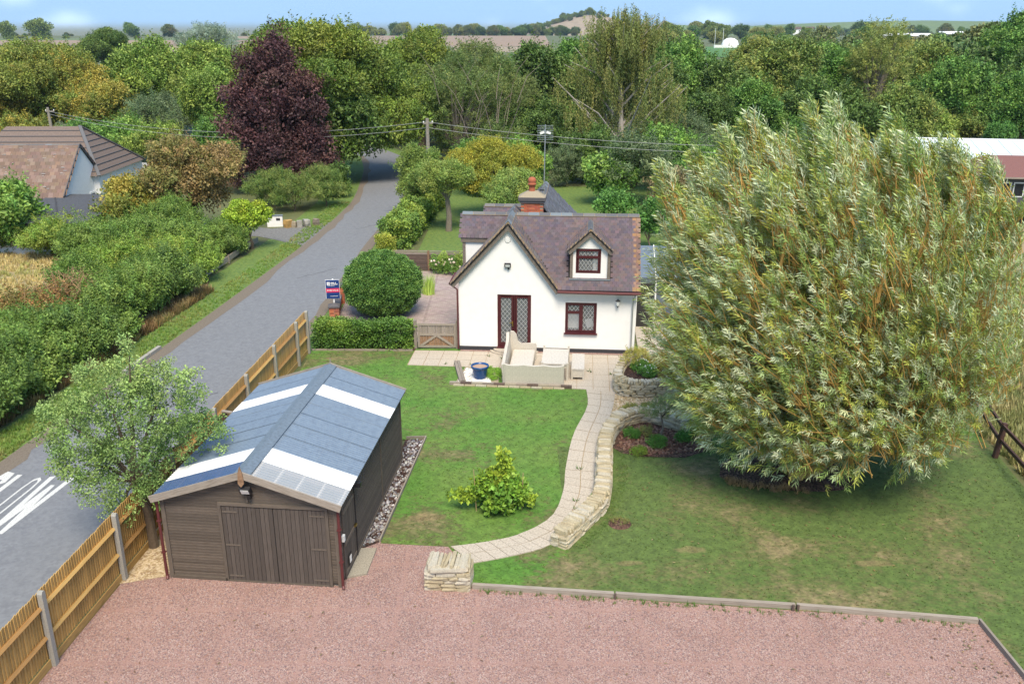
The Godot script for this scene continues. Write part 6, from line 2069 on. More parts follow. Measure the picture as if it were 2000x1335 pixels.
	for p in [
		[-18.2, -24.5, 1.7, 1.7, "dark"], [-17.9, -27.8, 1.7, 1.9, "dark"], [-17.7, -30.8, 1.6, 2.0, "green"], [-17.4, -33.6, 1.6, 1.9, "dark"], [-17.2, -36.3, 1.6, 2.1, "green"], [-16.9, -39.0, 1.5, 2.2, "green"], [-16.8, -41.6, 1.5, 2.2, "dark"], [-17.0, -44.3, 1.7, 2.1, "bright"], [-17.3, -47.2, 1.6, 2.3, "green"], [-17.2, -50.3, 1.4, 2.0, "green"],
		[-20.6, -26.5, 1.9, 1.8, "green"], [-20.4, -30.0, 1.9, 1.9, "dark"], [-20.0, -33.4, 1.8, 2.0, "green"], [-20.0, -36.8, 1.7, 2.0, "brown"], [-19.6, -40.0, 1.8, 2.2, "green"], [-19.6, -43.2, 1.9, 2.2, "bright"], [-20.2, -46.6, 2.0, 2.3, "green"], [-22.8, -49.0, 2.0, 2.1, "green"], [-26.0, -50.8, 2.0, 1.9, "bright"], [-20.6, -52.2, 1.9, 2.6, "green"], [-29.5, -52.0, 2.0, 2.0, "green"],
	]:
		var near: bool = p[0] > -19.3
		var label := ""
		if near:
			label = "%s shrub on the lane side of the left hedgerow, %s from the near end" % [p[4], order[lane]]
			lane += 1
		else:
			label = "%s shrub on the field side of the left hedgerow, %s from the near end" % [p[4], order[mini(field, 11)]]
			field += 1
		var s := thing("hedgerow_shrub", label, "shrub", Vector3(p[0], 0, p[1]), 0, "shrubs of the left hedgerow")
		var lobes := lobed(Vector3(0, p[3] * 0.45, 0), Vector3(p[2] * 1.05, p[3] * 0.62, p[2] * 1.15), 9, 0.42)
		crown(s, lobes, leafy.hedge if R.randf() < 0.6 else leafy.small, 0.24, 1.25, pal[p[4]])
		stray_shoots(s, lobes, 0.34, 260, pal[p[4]])
		limbs(s, Vector3.ZERO, lobes, 0.05, M.dark_trunk, 0.3, "stems")
	# a few bramble arches and dead stems on the hedge face
	var br := thing("dead_brambles", "tangle of bare dead brown stems in the left hedgerow", "brambles", Vector3(-19.0, 1.6, -37.0))
	var bs := begin()
	for i in 90:
		var o := Vector3(R.randf_range(-1.2, 1.2), R.randf_range(0.2, 0.7), R.randf_range(-1.4, 1.4))
		tube(bs, [o, o + any_dir() * 0.35 + Vector3(0, 0.2, 0), o + any_dir() * 0.7 - Vector3(0, 0.1, 0)], [0.012, 0.01, 0.006], 3)
	put(br, "stems", done(bs), M.gate_wood_4)


# ---------------------------------------------------------------- right of the meadow

func right_side():
	var s := thing("metal_roofed_barn", "long low barn with pale ribbed metal roof behind the willow", "barn", Vector3(38.5, 0, -74.0), -0.18)
	box(s, "wall", M.concrete, Vector3(0, 1.4, 0), Vector3(16, 2.8, 10))
	var pale := lin(0.66, 0.74, 0.74, 0.45)
	for k in [-1, 1]:
		var u := Vector3(0, 1.0, -k * 5.2).normalized()
		for i in 16:
			put(s, "roof_sheet", cube, pale, Transform3D(Basis(Vector3(1.0, 0, 0), (Vector3(0, 5.2, k * 1.0).normalized()) * 0.05, u * 5.5), Vector3(-7.9 + 1.03 * i, 3.28 + (0.012 if i % 2 else 0.0), k * 2.65)))
			box(s, "roof_rib", pale, Vector3(-7.39 + 1.03 * i, 3.34, k * 2.65), Vector3(0.06, 0.06, 5.4), Basis(Vector3.RIGHT, k * 0.19))
	box(s, "ridge", M.sign_white, Vector3(0, 3.84, 0), Vector3(16.4, 0.06, 0.4))
	var d := thing("dark_timber_building", "dark timber building with red-brown shingle roof at right edge", "building", Vector3(34.4, 0, -62.5), -0.12)
	box(d, "wall", M.blue_brick, Vector3(0, 1.5, 0), Vector3(5.6, 3.0, 4.4))
	var red := textured(lin(0.23, 0.105, 0.095, 0.9), M.mottled, 0.8)
	var rf := begin()
	var e := [Vector3(-3.3, 3.0, 2.7), Vector3(3.3, 3.0, 2.7), Vector3(3.3, 3.0, -2.7), Vector3(-3.3, 3.0, -2.7)]
	var r0 := Vector3(-1.6, 4.1, 0)
	var r1 := Vector3(1.6, 4.1, 0)
	quad(rf, e[0], e[1], r1, r0)
	tri(rf, e[1], e[2], r1)
	quad(rf, e[2], e[3], r0, r1)
	tri(rf, e[3], e[0], r0)
	quad(rf, e[3], e[2], e[1], e[0])
	put(d, "roof", done(rf), red)
	box(d, "gutter", M.grey_wood_0, Vector3(0, 2.95, 2.73), Vector3(6.6, 0.1, 0.06))
	for x in [-0.85, 0.0]:
		var w := box(d, "window", M.white_plastic, Vector3(x, 2.1, 2.21), Vector3(0.72, 1.0, 0.05))
		put(w, "pane", cube, M.black, Transform3D(Basis.from_scale(Vector3(0.8, 0.84, 0.4)), Vector3(0, 0, 0.4)))
	var wall := thing("low_stone_wall", "low grey garden wall behind the pale metal roof", "wall", Vector3(47.5, 0, -87))
	for i in 14:
		stones_in(wall, Vector3(-4.5 + 0.75 * i, 0.9, R.randf_range(-0.1, 0.1)))


func stones_in(parent: Node, p: Vector3):
	for k in 3:
		put(parent, "stone", rock(1 + R.randi() % 7, 0.13), M.concrete if k % 2 else M.blue_brick, Transform3D(Basis.from_scale(Vector3(0.78, 0.62, 0.5)), p + Vector3(0.1 * k, 0.6 * (k - 1), 0)))


# ---------------------------------------------------------------- trees

func trees():
	var pal := {
		"olive": [Color(0.1, 0.13, 0.03), Color(0.15, 0.16, 0.035), Color(0.22, 0.19, 0.045), Color(0.11, 0.16, 0.04)],
		"olive2": [Color(0.07, 0.12, 0.03), Color(0.1, 0.145, 0.035), Color(0.13, 0.15, 0.04)],
		"green": [Color(0.045, 0.11, 0.025), Color(0.065, 0.14, 0.03), Color(0.085, 0.16, 0.035)],
		"green2": [Color(0.06, 0.14, 0.03), Color(0.09, 0.18, 0.04), Color(0.12, 0.2, 0.05)],
		"lime": [Color(0.08, 0.145, 0.03), Color(0.105, 0.17, 0.038), Color(0.135, 0.185, 0.045)],
		"dark": [Color(0.036, 0.075, 0.018), Color(0.05, 0.095, 0.022), Color(0.072, 0.118, 0.03)],
		"silver": [Color(0.15, 0.21, 0.22), Color(0.2, 0.26, 0.27), Color(0.11, 0.16, 0.14)],
		"grey": [Color(0.065, 0.105, 0.06), Color(0.09, 0.13, 0.08), Color(0.055, 0.09, 0.045)],
		"purple": [Color(0.03, 0.014, 0.022), Color(0.046, 0.02, 0.03), Color(0.077, 0.04, 0.048)],
		"gold": [Color(0.06, 0.11, 0.022), Color(0.085, 0.135, 0.025), Color(0.125, 0.15, 0.028), Color(0.1, 0.145, 0.027)],
		"twiggy": [Color(0.06, 0.105, 0.032), Color(0.08, 0.125, 0.04), Color(0.105, 0.135, 0.05)],
		"birch": [Color(0.075, 0.105, 0.03), Color(0.1, 0.13, 0.04), Color(0.13, 0.145, 0.05)],
		"sparse": [Color(0.12, 0.16, 0.05), Color(0.16, 0.19, 0.06)],
		"apple": [Color(0.085, 0.15, 0.04), Color(0.12, 0.18, 0.05), Color(0.17, 0.21, 0.06)],
		"yellow": [Color(0.095, 0.145, 0.03), Color(0.15, 0.175, 0.03), Color(0.2, 0.2, 0.03)],
		"bright": [Color(0.045, 0.12, 0.03), Color(0.06, 0.145, 0.036)],
		"rust": [Color(0.155, 0.115, 0.055), Color(0.135, 0.12, 0.05), Color(0.1, 0.115, 0.04), Color(0.18, 0.13, 0.07)],
		"pink": [Color(0.13, 0.115, 0.075), Color(0.1, 0.12, 0.055), Color(0.15, 0.125, 0.085)],
		"lemon": [Color(0.12, 0.21, 0.022), Color(0.16, 0.25, 0.026), Color(0.2, 0.25, 0.03)],
		"hedge": [Color(0.05, 0.1, 0.025), Color(0.08, 0.135, 0.035), Color(0.12, 0.16, 0.05)],
	}
	# x, z, height, crown foot, radius, palette, label, category
	var list := [
		[-52.7, -105, 11.0, 0.5, 7.0, "olive", "broad olive-yellow tree behind the bungalow at far left", "tree"],
		[-56.5, -95, 9.2, 1.5, 3.9, "green", "green tree cut by the left edge behind the bungalow", "tree"],
		[-44.0, -113, 10.8, 0.1, 5.6, "lime", "large bright green tree right of the olive-yellow tree", "tree"],
		[-36.5, -112, 11.0, 0.1, 5.6, "lime", "bright lime tree with yellow top left of the purple tree", "tree"],
		[-99.3, -230, 11.9, 3.0, 6.0, "dark", "dark isolated oak in front of the brown field", "tree"],
		[-55.3, -170, 13.0, 5.0, 5.5, "silver", "silvery willow standing far behind the lime trees", "tree"],
		[-29.3, -92, 9.7, 0.8, 3.0, "lime", "narrow fresh green tree just left of the purple tree", "tree"],
		[-37.8, -98, 5.4, 0.0, 4.6, "grey", "grey-green low tree with bare branches below the lime trees", "tree"],
		[-18.3, -71.5, 11.3, 1.6, 3.6, "purple", "tall purple-leaved beech left of the lane", "tree"],
		[-16.0, -78, 13.0, 2.4, 7.2, "gold", "huge golden-green tree overhanging the lane", "tree"],
		[-9.6, -97, 12.0, 2.6, 4.8, "gold", "golden-green tree over the far bend of the lane", "tree"],
		[-14.4, -75, 8.4, 2.2, 4.0, "dark", "dark lower crown arching across the lane", "tree"],
		[-6.0, -89, 9.0, 1.2, 3.4, "dark", "dark tree on the right of the lane's bend", "tree"],
		[-12.4, -125, 11.8, 0.0, 4.5, "green", "fresh green tree behind the golden trees", "tree"],
		[-3.6, -88, 11.0, 0.2, 5.6, "twiggy", "wide twiggy tree with bare upright branches behind the pole", "tree"],
		[3.5, -98, 12.4, 0.0, 3.6, "dark", "dark tree left of the weeping birch", "tree"],
		[9.4, -80, 14.4, 0.6, 5.0, "birch", "tall weeping birch with white branches behind the cottage", "tree"],
		[7.8, -108, 12.0, 0.0, 4.2, "green", "green tree directly behind the weeping birch", "tree"],
		[19.4, -105, 11.9, 0.0, 4.4, "green", "broad green tree right of the weeping birch", "tree"],
		[15.4, -96, 9.6, 0.3, 3.2, "dark", "lower dark tree between birch and broad green tree", "tree"],
		[24.0, -100, 9.6, 0.0, 3.9, "dark", "dark tree below the distant goal posts", "tree"],
		[29.5, -105, 11.7, 0.0, 5.0, "olive2", "large olive oak right of the goal posts", "tree"],
		[37.7, -112, 10.8, 0.0, 4.6, "green", "mid green tree in the wood above the willow's top", "tree"],
		[42.3, -108, 13.6, 0.6, 3.4, "sparse", "thin sparse tree rising above the wood", "tree"],
		[51.3, -118, 10.6, 0.1, 4.8, "olive2", "olive tree in the wood below the white sheds", "tree"],
		[47.2, -100, 9.4, 1.4, 4.2, "green", "green tree with pale trunks above the barn roof", "tree"],
		[61.0, -128, 11.4, 0.0, 5.3, "olive2", "wide olive tree near the right edge of the wood", "tree"],
		[67.5, -125, 14.4, 0.0, 5.6, "green", "tall rounded green tree at the upper right edge", "tree"],
		[58.6, -105, 12.0, 0.9, 3.8, "dark", "dark tree cut by the right edge behind the barn", "tree"],
		[28.6, -92, 7.8, 0.5, 3.6, "dark", "lower dark tree in front of the olive oak", "tree"],
		[33.8, -93, 7.2, 0.3, 3.4, "dark", "dark shrubby tree behind the middle of the willow", "tree"],
		[18.7, -88, 6.6, 0.3, 3.2, "dark", "low dark tree above the willow's left shoulder", "tree"],
		[39.0, -92, 6.6, 0.3, 3.8, "olive2", "low olive tree behind the willow's right shoulder", "tree"],
		[51.7, -96, 8.2, 0.5, 3.6, "green", "green tree above the bright laurels at right", "tree"],
		[23.5, -90, 7.4, 0.6, 3.2, "green", "mid green tree behind the willow's upper left", "tree"],
		[44.0, -128, 10.2, 0.0, 4.6, "green", "green tree half hidden behind the thin sparse tree", "tree"],
		[55.0, -140, 11.2, 0.0, 5.0, "olive", "yellowish tree at the back of the right wood", "tree"],
		[33.0, -126, 11.0, 0.0, 4.6, "olive2", "olive tree at the back of the wood's middle", "tree"],
		[-6.4, -61.5, 4.9, 1.3, 1.7, "apple", "old apple tree leaning over the lane hedge", "tree"],
		[-4.1, -57, 4.9, 1.9, 1.7, "apple", "apple tree with a split pale trunk on the orchard grass", "tree"],
		[-1.3, -61, 5.5, 0.9, 3.0, "yellow", "rounded tree with yellow top behind the cottage roof", "tree"],
		[0.2, -54, 4.3, 1.4, 2.2, "apple", "green apple tree close behind the cottage chimney", "tree"],
		[8.6, -66, 5.0, 0.2, 3.4, "grey", "rounded grey-green shrub tree behind the cottage's right end", "tree"],
		[4.5, -74, 3.4, 0.0, 2.2, "grey", "low grey-green shrub below the weeping birch", "shrub"],
		[6.2, -56, 2.7, 1.0, 1.2, "bright", "small bright green rounded bush above the roof's right half", "bush"],
		[8.1, -52, 3.2, 0.9, 1.2, "bright", "bright green bush at the roof's right corner", "bush"],
		[10.1, -56, 4.1, 0.9, 1.7, "pink", "pinkish tan shrub left of the willow's crown", "shrub"],
		[13.5, -63, 4.6, 0.2, 2.6, "green", "green shrub behind the willow's left edge", "shrub"],
		[-20.2, -56, 6.3, 0.6, 3.7, "rust", "rusty orange tree beside the bungalow's drive", "tree"],
		[-23.3, -54, 4.0, 0.0, 2.2, "olive", "yellow-olive shrub left of the rusty orange tree", "shrub"],
		[-29.8, -51.2, 4.0, 0.0, 2.7, "green2", "loose green shrub in front of the bungalow roof", "shrub"],
		[-15.5, -52.2, 3.1, 0.7, 1.4, "lemon", "small vivid yellow-green tree at the drive entrance", "tree"],
		[-17.6, -65.5, 2.7, 0.0, 2.0, "hedge", "left tall green shrub of the clump before the purple beech", "shrub"],
		[-15.6, -63.6, 2.7, 0.0, 1.9, "hedge", "middle green shrub of the clump before the purple beech", "shrub"],
		[-13.7, -65.5, 3.0, 0.0, 1.6, "hedge", "dark right-hand shrub of the clump beside the lane", "shrub"],
		[-14.0, -69.5, 2.8, 0.0, 1.4, "dark", "dark shrub under the lane's overhanging trees", "shrub"],
		[-42.7, -92, 3.6, 0.0, 3.1, "green", "green shrub right behind the leaning pole", "shrub"],
		[-37.4, -88, 4.1, 0.0, 3.0, "green2", "green shrub behind the bungalow's hipped roof", "shrub"],
		[-51.0, -95, 3.8, 0.0, 2.9, "olive", "olive shrub left of the leaning pole", "shrub"],
		[-33.0, -84, 4.3, 0.9, 2.8, "lime", "lime green shrub above the pale grey store", "shrub"],
		[-27.4, -84, 4.7, 0.0, 2.6, "green", "green shrub behind the curved-roof hut", "shrub"],
		[47.8, -97, 3.9, 1.0, 3.0, "olive2", "spreading olive shrub behind the barn", "shrub"],
		[49.0, -92, 3.3, 1.2, 1.6, "bright", "left bright green laurel behind the barn", "shrub"],
		[53.2, -92, 3.5, 1.2, 1.6, "bright", "right bright green laurel at the picture's right edge", "shrub"],
		[35.6, -59, 1.3, 0.0, 1.3, "olive2", "low olive shrub in front of the dark timber building", "shrub"],
		[-4.6, -80, 9.6, 1.6, 3.9, "twiggy", "green tree leaning over the lane from its right side behind the pole", "tree"],
		[-12.8, -104, 6.5, 0.0, 3.6, "green", "green shrubby tree closing the view at the lane's far bend", "tree"],
		[-6.6, -99.5, 5.0, 0.0, 2.8, "olive2", "olive shrub right of the lane's far bend", "shrub"],
		[1.2, -70, 4.2, 0.0, 2.4, "green2", "green shrub behind the chimney and aerial", "shrub"],
		[12.2, -72, 5.0, 0.0, 2.6, "green2", "fresh green shrub right of the birch, above the roof's end", "shrub"],
		[6.8, -76, 4.6, 0.0, 2.6, "dark", "dark shrub at the weeping birch's foot", "shrub"],
		[-2.4, -70, 4.4, 0.0, 2.2, "green", "green shrub behind the yellow-topped tree", "shrub"],
		[7.2, -66.5, 3.6, 0.0, 2.3, "green2", "green shrub on the grass right of the rear slate roof", "shrub"],
		[-1.5, -78, 5.2, 0.0, 3.0, "twiggy", "brownish twiggy shrub below the wide twiggy tree", "shrub"],
		[2.6, -84, 6.0, 0.0, 3.2, "dark", "dark undergrowth tree left of the birch's foot", "shrub"],
		[14.2, -80, 6.2, 0.0, 3.2, "grey", "grey-green shrub right of the birch's foot", "shrub"],
		[14.8, -70, 4.6, 0.0, 2.8, "grey", "grey-green shrub left of the willow's top", "shrub"],
		[20.5, -76, 5.0, 0.0, 3.2, "dark", "dark shrub behind the willow's left half", "shrub"],
		[26.5, -80, 5.2, 0.0, 3.4, "green", "green shrub behind the willow's middle", "shrub"],
		[-22.5, -92, 7.5, 0.0, 3.4, "green", "green tree in the gap left of the purple beech", "tree"],
		[-22.0, -80, 5.0, 0.0, 2.6, "green2", "green shrub at the purple beech's left foot", "shrub"],
		[-45.5, -101, 7.5, 0.0, 4.2, "olive", "yellowish lower tree right of the leaning pole", "tree"],
		[-31.5, -100, 7.6, 0.0, 4.0, "lime", "lower lime tree above the pale grey store", "tree"],
		[-62.0, -112, 9.5, 0.0, 5.0, "green", "green tree behind the left-edge tree", "tree"],
		[-20.5, -105, 9.5, 0.0, 4.5, "green", "green tree behind the golden tree's left side", "tree"],
		[-14.0, -112, 10.5, 0.0, 4.6, "gold", "golden tree farther along beyond the lane's bend", "tree"],
		[0.5, -105, 10.2, 0.0, 4.2, "green", "green tree behind the wide twiggy tree", "tree"],
		[-8.0, -106, 10.0, 0.0, 3.8, "green", "green tree closing the lane behind its bend", "tree"],
		[43.5, -95, 4.3, 0.4, 3.0, "lime", "lime shrub between the willow's top and the barn", "shrub"],
	]
	R.seed = 9
	for t in list:
		var far: bool = t[1] < -60
		var o := thing("shrub" if t[7] != "tree" else "tree", t[6], t[7], Vector3(t[0], 0, t[1]), 0)
		var hgt: float = t[2] - t[3]
		var c := Vector3(0, t[3] + hgt * 0.5, 0)
		var r := Vector3(t[4] * 0.96, hgt * 0.47, t[4] * 0.88)
		var kind: String = t[5]
		var n := int(clampf(t[4] * hgt * 0.42, 8, 30))
		var lobes := lobed(c, r, n, 0.33 if t[4] > 3 else 0.4)
		var size := 0.34 if t[4] < 2.3 else 0.5 if t[4] < 3.4 else 0.66
		var mesh: Mesh = leafy.broad
		var dense := 1.15
		match kind:
			"purple", "gold":
				mesh = leafy.small
				size = 0.62
				dense = 1.2
			"birch":
				birch(o, t, pal[kind])
				continue
			"twiggy":
				mesh = leafy.spray
				dense = 0.7
				size = 0.5
			"sparse":
				mesh = leafy.spray
				dense = 0.5
			"silver", "grey":
				mesh = leafy.spray
				dense = 1.0
			"hedge":
				mesh = leafy.spray
				dense = 1.1
				size = 0.27
			"rust", "olive", "pink":
				mesh = leafy.small
				dense = 1.25
				size = 0.42 if t[1] > -60 else 0.62
			"lemon":
				mesh = leafy.big
				size = 0.22
				dense = 1.3
			"apple", "yellow":
				mesh = leafy.small
				size = 0.28
				dense = 1.2
		if "overhanging the lane" in t[6]:
			lobes.append_array([[Vector3(3.6, 4.4, 1.5), Vector3(2.8, 1.7, 2.6), 0.1], [Vector3(6.2, 5.0, 0.8), Vector3(2.6, 1.8, 2.6), 0.3], [Vector3(7.4, 6.6, -1.0), Vector3(2.2, 1.6, 2.2), 0.5], [Vector3(1.5, 3.6, 3.0), Vector3(2.4, 1.5, 2.2), 0.05], [Vector3(5.2, 4.6, -3.5), Vector3(2.8, 1.8, 2.6), 0.0]])
		if "from its right side" in t[6]:
			lobes.append_array([[Vector3(-2.9, 4.8, 1.0), Vector3(2.3, 1.7, 2.4), 0.2], [Vector3(-3.6, 6.4, 0.0), Vector3(2.0, 1.6, 2.2), 0.6]])
		if kind == "purple":
			lobes = [[Vector3(0, 2.8, 0), Vector3(3.0, 1.6, 2.8), 0.2], [Vector3(-0.4, 5.0, 0), Vector3(2.7, 1.8, 2.5), 0.5], [Vector3(-0.6, 6.9, 0), Vector3(2.6, 1.6, 2.2), 0.4], [Vector3(-0.2, 8.6, 0), Vector3(2.0, 1.4, 1.8), 0.8], [Vector3(0.1, 10.3, 0), Vector3(1.4, 1.1, 1.2), 0.6], [Vector3(0.4, 11.2, 0), Vector3(0.6, 0.5, 0.6), 0.6], [Vector3(2.6, 2.4, 0.6), Vector3(2.0, 1.2, 1.6), 0.9], [Vector3(-2.9, 7.4, 0.5), Vector3(0.9, 0.7, 0.9), 0.7], [Vector3(2.6, 6.4, 0.5), Vector3(1.3, 0.8, 1.2), 0.3], [Vector3(-3.0, 5.2, 0.6), Vector3(1.3, 0.9, 1.2), 0.9], [Vector3(-2.8, 2.4, 0.8), Vector3(1.5, 1.3, 1.4), 0.5], [Vector3(2.2, 8.2, 0.2), Vector3(1.2, 0.7, 1.1), 0.9], [Vector3(2.8, 4.4, 0.8), Vector3(1.2, 0.8, 1.1), 0.6], [Vector3(-1.9, 9.6, 0.2), Vector3(0.9, 0.6, 0.8), 0.2]]
		crown(o, lobes, mesh, size, dense, pal[kind])
		if kind != "lemon":
			stray_shoots(o, lobes, size * 1.05, int(30 + 9 * t[4] * t[4]), pal[kind])
		var bark: Material = M.grey_trunk if kind in ["twiggy", "apple", "sparse"] else M.wood_trunk
		if far and kind in ["dark", "green"]:
			bark = M.dark_trunk
		limbs(o, Vector3.ZERO, lobes, 0.035 * t[2] if t[7] == "tree" else 0.05, bark, 0.55 if kind == "apple" else 0.3, "trunk" if t[7] == "tree" else "stems")
		if kind == "twiggy":
			var st := begin()
			for i in 12:
				var a := R.randf() * TAU
				var p := Vector3(cos(a), 0, sin(a)) * R.randf_range(0.3, 3.4) + Vector3(0, R.randf_range(3, 7), 0.8)
				tube(st, [p, p + Vector3(cos(a) * 0.8, R.randf_range(1.2, 2.4), sin(a) * 0.5), p + Vector3(cos(a) * 2.0, R.randf_range(2.4, 4.0), sin(a))], [0.035, 0.025, 0.01], 4)
			put(o, "branches", done(st), M.grey_trunk)
	# tree between the fence and the garage
	R.seed = 303
	var o := thing("garden_tree", "small leaning green tree between board fence and garage", "tree", Vector3(-9.1, 0, -19.75))
	var lobes := [[Vector3(-0.1, 3.5, 0), Vector3(1.3, 1.1, 1.1), 0.3], [Vector3(-1.2, 3.3, 0.1), Vector3(0.95, 0.85, 0.9), 0.6], [Vector3(0.75, 3.7, -0.2), Vector3(0.9, 0.9, 0.8), 0.4], [Vector3(-0.6, 4.3, 0), Vector3(0.8, 0.7, 0.8), 0.9], [Vector3(0.8, 4.5, -0.1), Vector3(0.75, 0.5, 0.6), 0.7], [Vector3(1.2, 2.9, -0.4), Vector3(0.85, 0.6, 0.7), 0.1], [Vector3(-1.3, 2.5, 0.3), Vector3(0.7, 0.55, 0.6), 0.5], [Vector3(-0.2, 2.6, 0.3), Vector3(0.9, 0.7, 0.8), 0.2], [Vector3(-0.9, 1.9, 0.5), Vector3(0.55, 0.5, 0.5), 0.8], [Vector3(0.4, 1.7, 0.3), Vector3(0.5, 0.45, 0.5), 0.6], [Vector3(-0.4, 1.35, 0.6), Vector3(0.4, 0.35, 0.4), 0.9], [Vector3(0.1, 5.2, 0), Vector3(0.16, 0.5, 0.16), 0.95], [Vector3(-1.9, 3.7, 0), Vector3(0.4, 0.4, 0.4), 0.9]]
	crown(o, lobes, leafy.small, 0.17, 0.45, [Color(0.08, 0.145, 0.05), Color(0.11, 0.185, 0.065), Color(0.155, 0.23, 0.095)])
	var tr := begin()
	tube(tr, [Vector3(0, -0.1, 0), Vector3(-0.02, 1.0, 0), Vector3(-0.25, 1.9, 0), Vector3(-0.2, 2.8, 0)], [0.13, 0.11, 0.095, 0.07], 8)
	for l in lobes:
		tube(tr, [Vector3(-0.22, 1.9, 0), (l[0] as Vector3).lerp(Vector3(-0.22, 2.2, 0), 0.5), l[0]], [0.06, 0.04, 0.012], 5)
	put(o, "trunk", done(tr), M.wood_trunk)
	# ivy on the apple's trunk
	var iv := thing("ivy", "dark ivy-clad stump rising from the lane hedge under the apple tree", "ivy", Vector3(-6.05, 1.0, -61.2))
	crown(iv, [[Vector3(0, 0.6, 0), Vector3(0.4, 1.1, 0.4), 0.4]], leafy.hedge, 0.2, 1.6, [Color(0.03, 0.07, 0.02), Color(0.045, 0.09, 0.025)], "foliage", -2)


func birch(o: Node3D, t: Array, cols: Array):
	var where := []
	var tints := []
	var st := begin()
	var top := Vector3(-0.2, 13.6, 0)
	tube(st, [Vector3.ZERO, Vector3(0.1, 4, 0), Vector3(-0.1, 8, 0), top], [0.34, 0.27, 0.18, 0.05], 8)
	for i in 52:
		var f := R.randf_range(0.1, 0.97)
		var a := R.randf() * TAU
		var reach := 6.4 * pow(1.0 - f, 0.6) * R.randf_range(0.6, 1.05) + 0.5
		reach = minf(reach, maxf(0.5, (13.6 - f * 13.0) / 0.8))
		var p := Vector3(0, f * 13.0, 0)
		var q := p + Vector3(cos(a) * reach * 0.5, reach * 0.55, sin(a) * reach * 0.45)
		var e := p + Vector3(cos(a) * reach, reach * R.randf_range(0.75, 1.1), sin(a) * reach * 0.9)
		e.y = minf(e.y, 13.9)
		tube(st, [p, q, e], [0.14 * (1.1 - f) + 0.04, 0.075, 0.02], 5)
		for k in 54:
			var s := pow(R.randf(), 0.7)
			var b := p.lerp(q, s).lerp(q.lerp(e, s), s) + any_dir() * R.randf_range(0.1, 1.0)
			b.y -= R.randf_range(0.0, 1.5)
			if b.y < 0.8:
				continue
			var size := R.randf_range(0.38, 0.62)
			where.append(Transform3D((Basis(Vector3.UP, R.randf() * TAU) * Basis(Vector3.RIGHT, R.randf_range(-0.25, 0.25))).scaled(Vector3(size * 0.8, size * 1.25, size * 0.8)), b))
			tints.append(vary(cols[R.randi() % cols.size()], 0.25))
	put(o, "trunk", done(st), M.birch_bark)
	many(o, "crown", leafy.hanging, M.leaf, where, tints)


# ---------------------------------------------------------------- far country

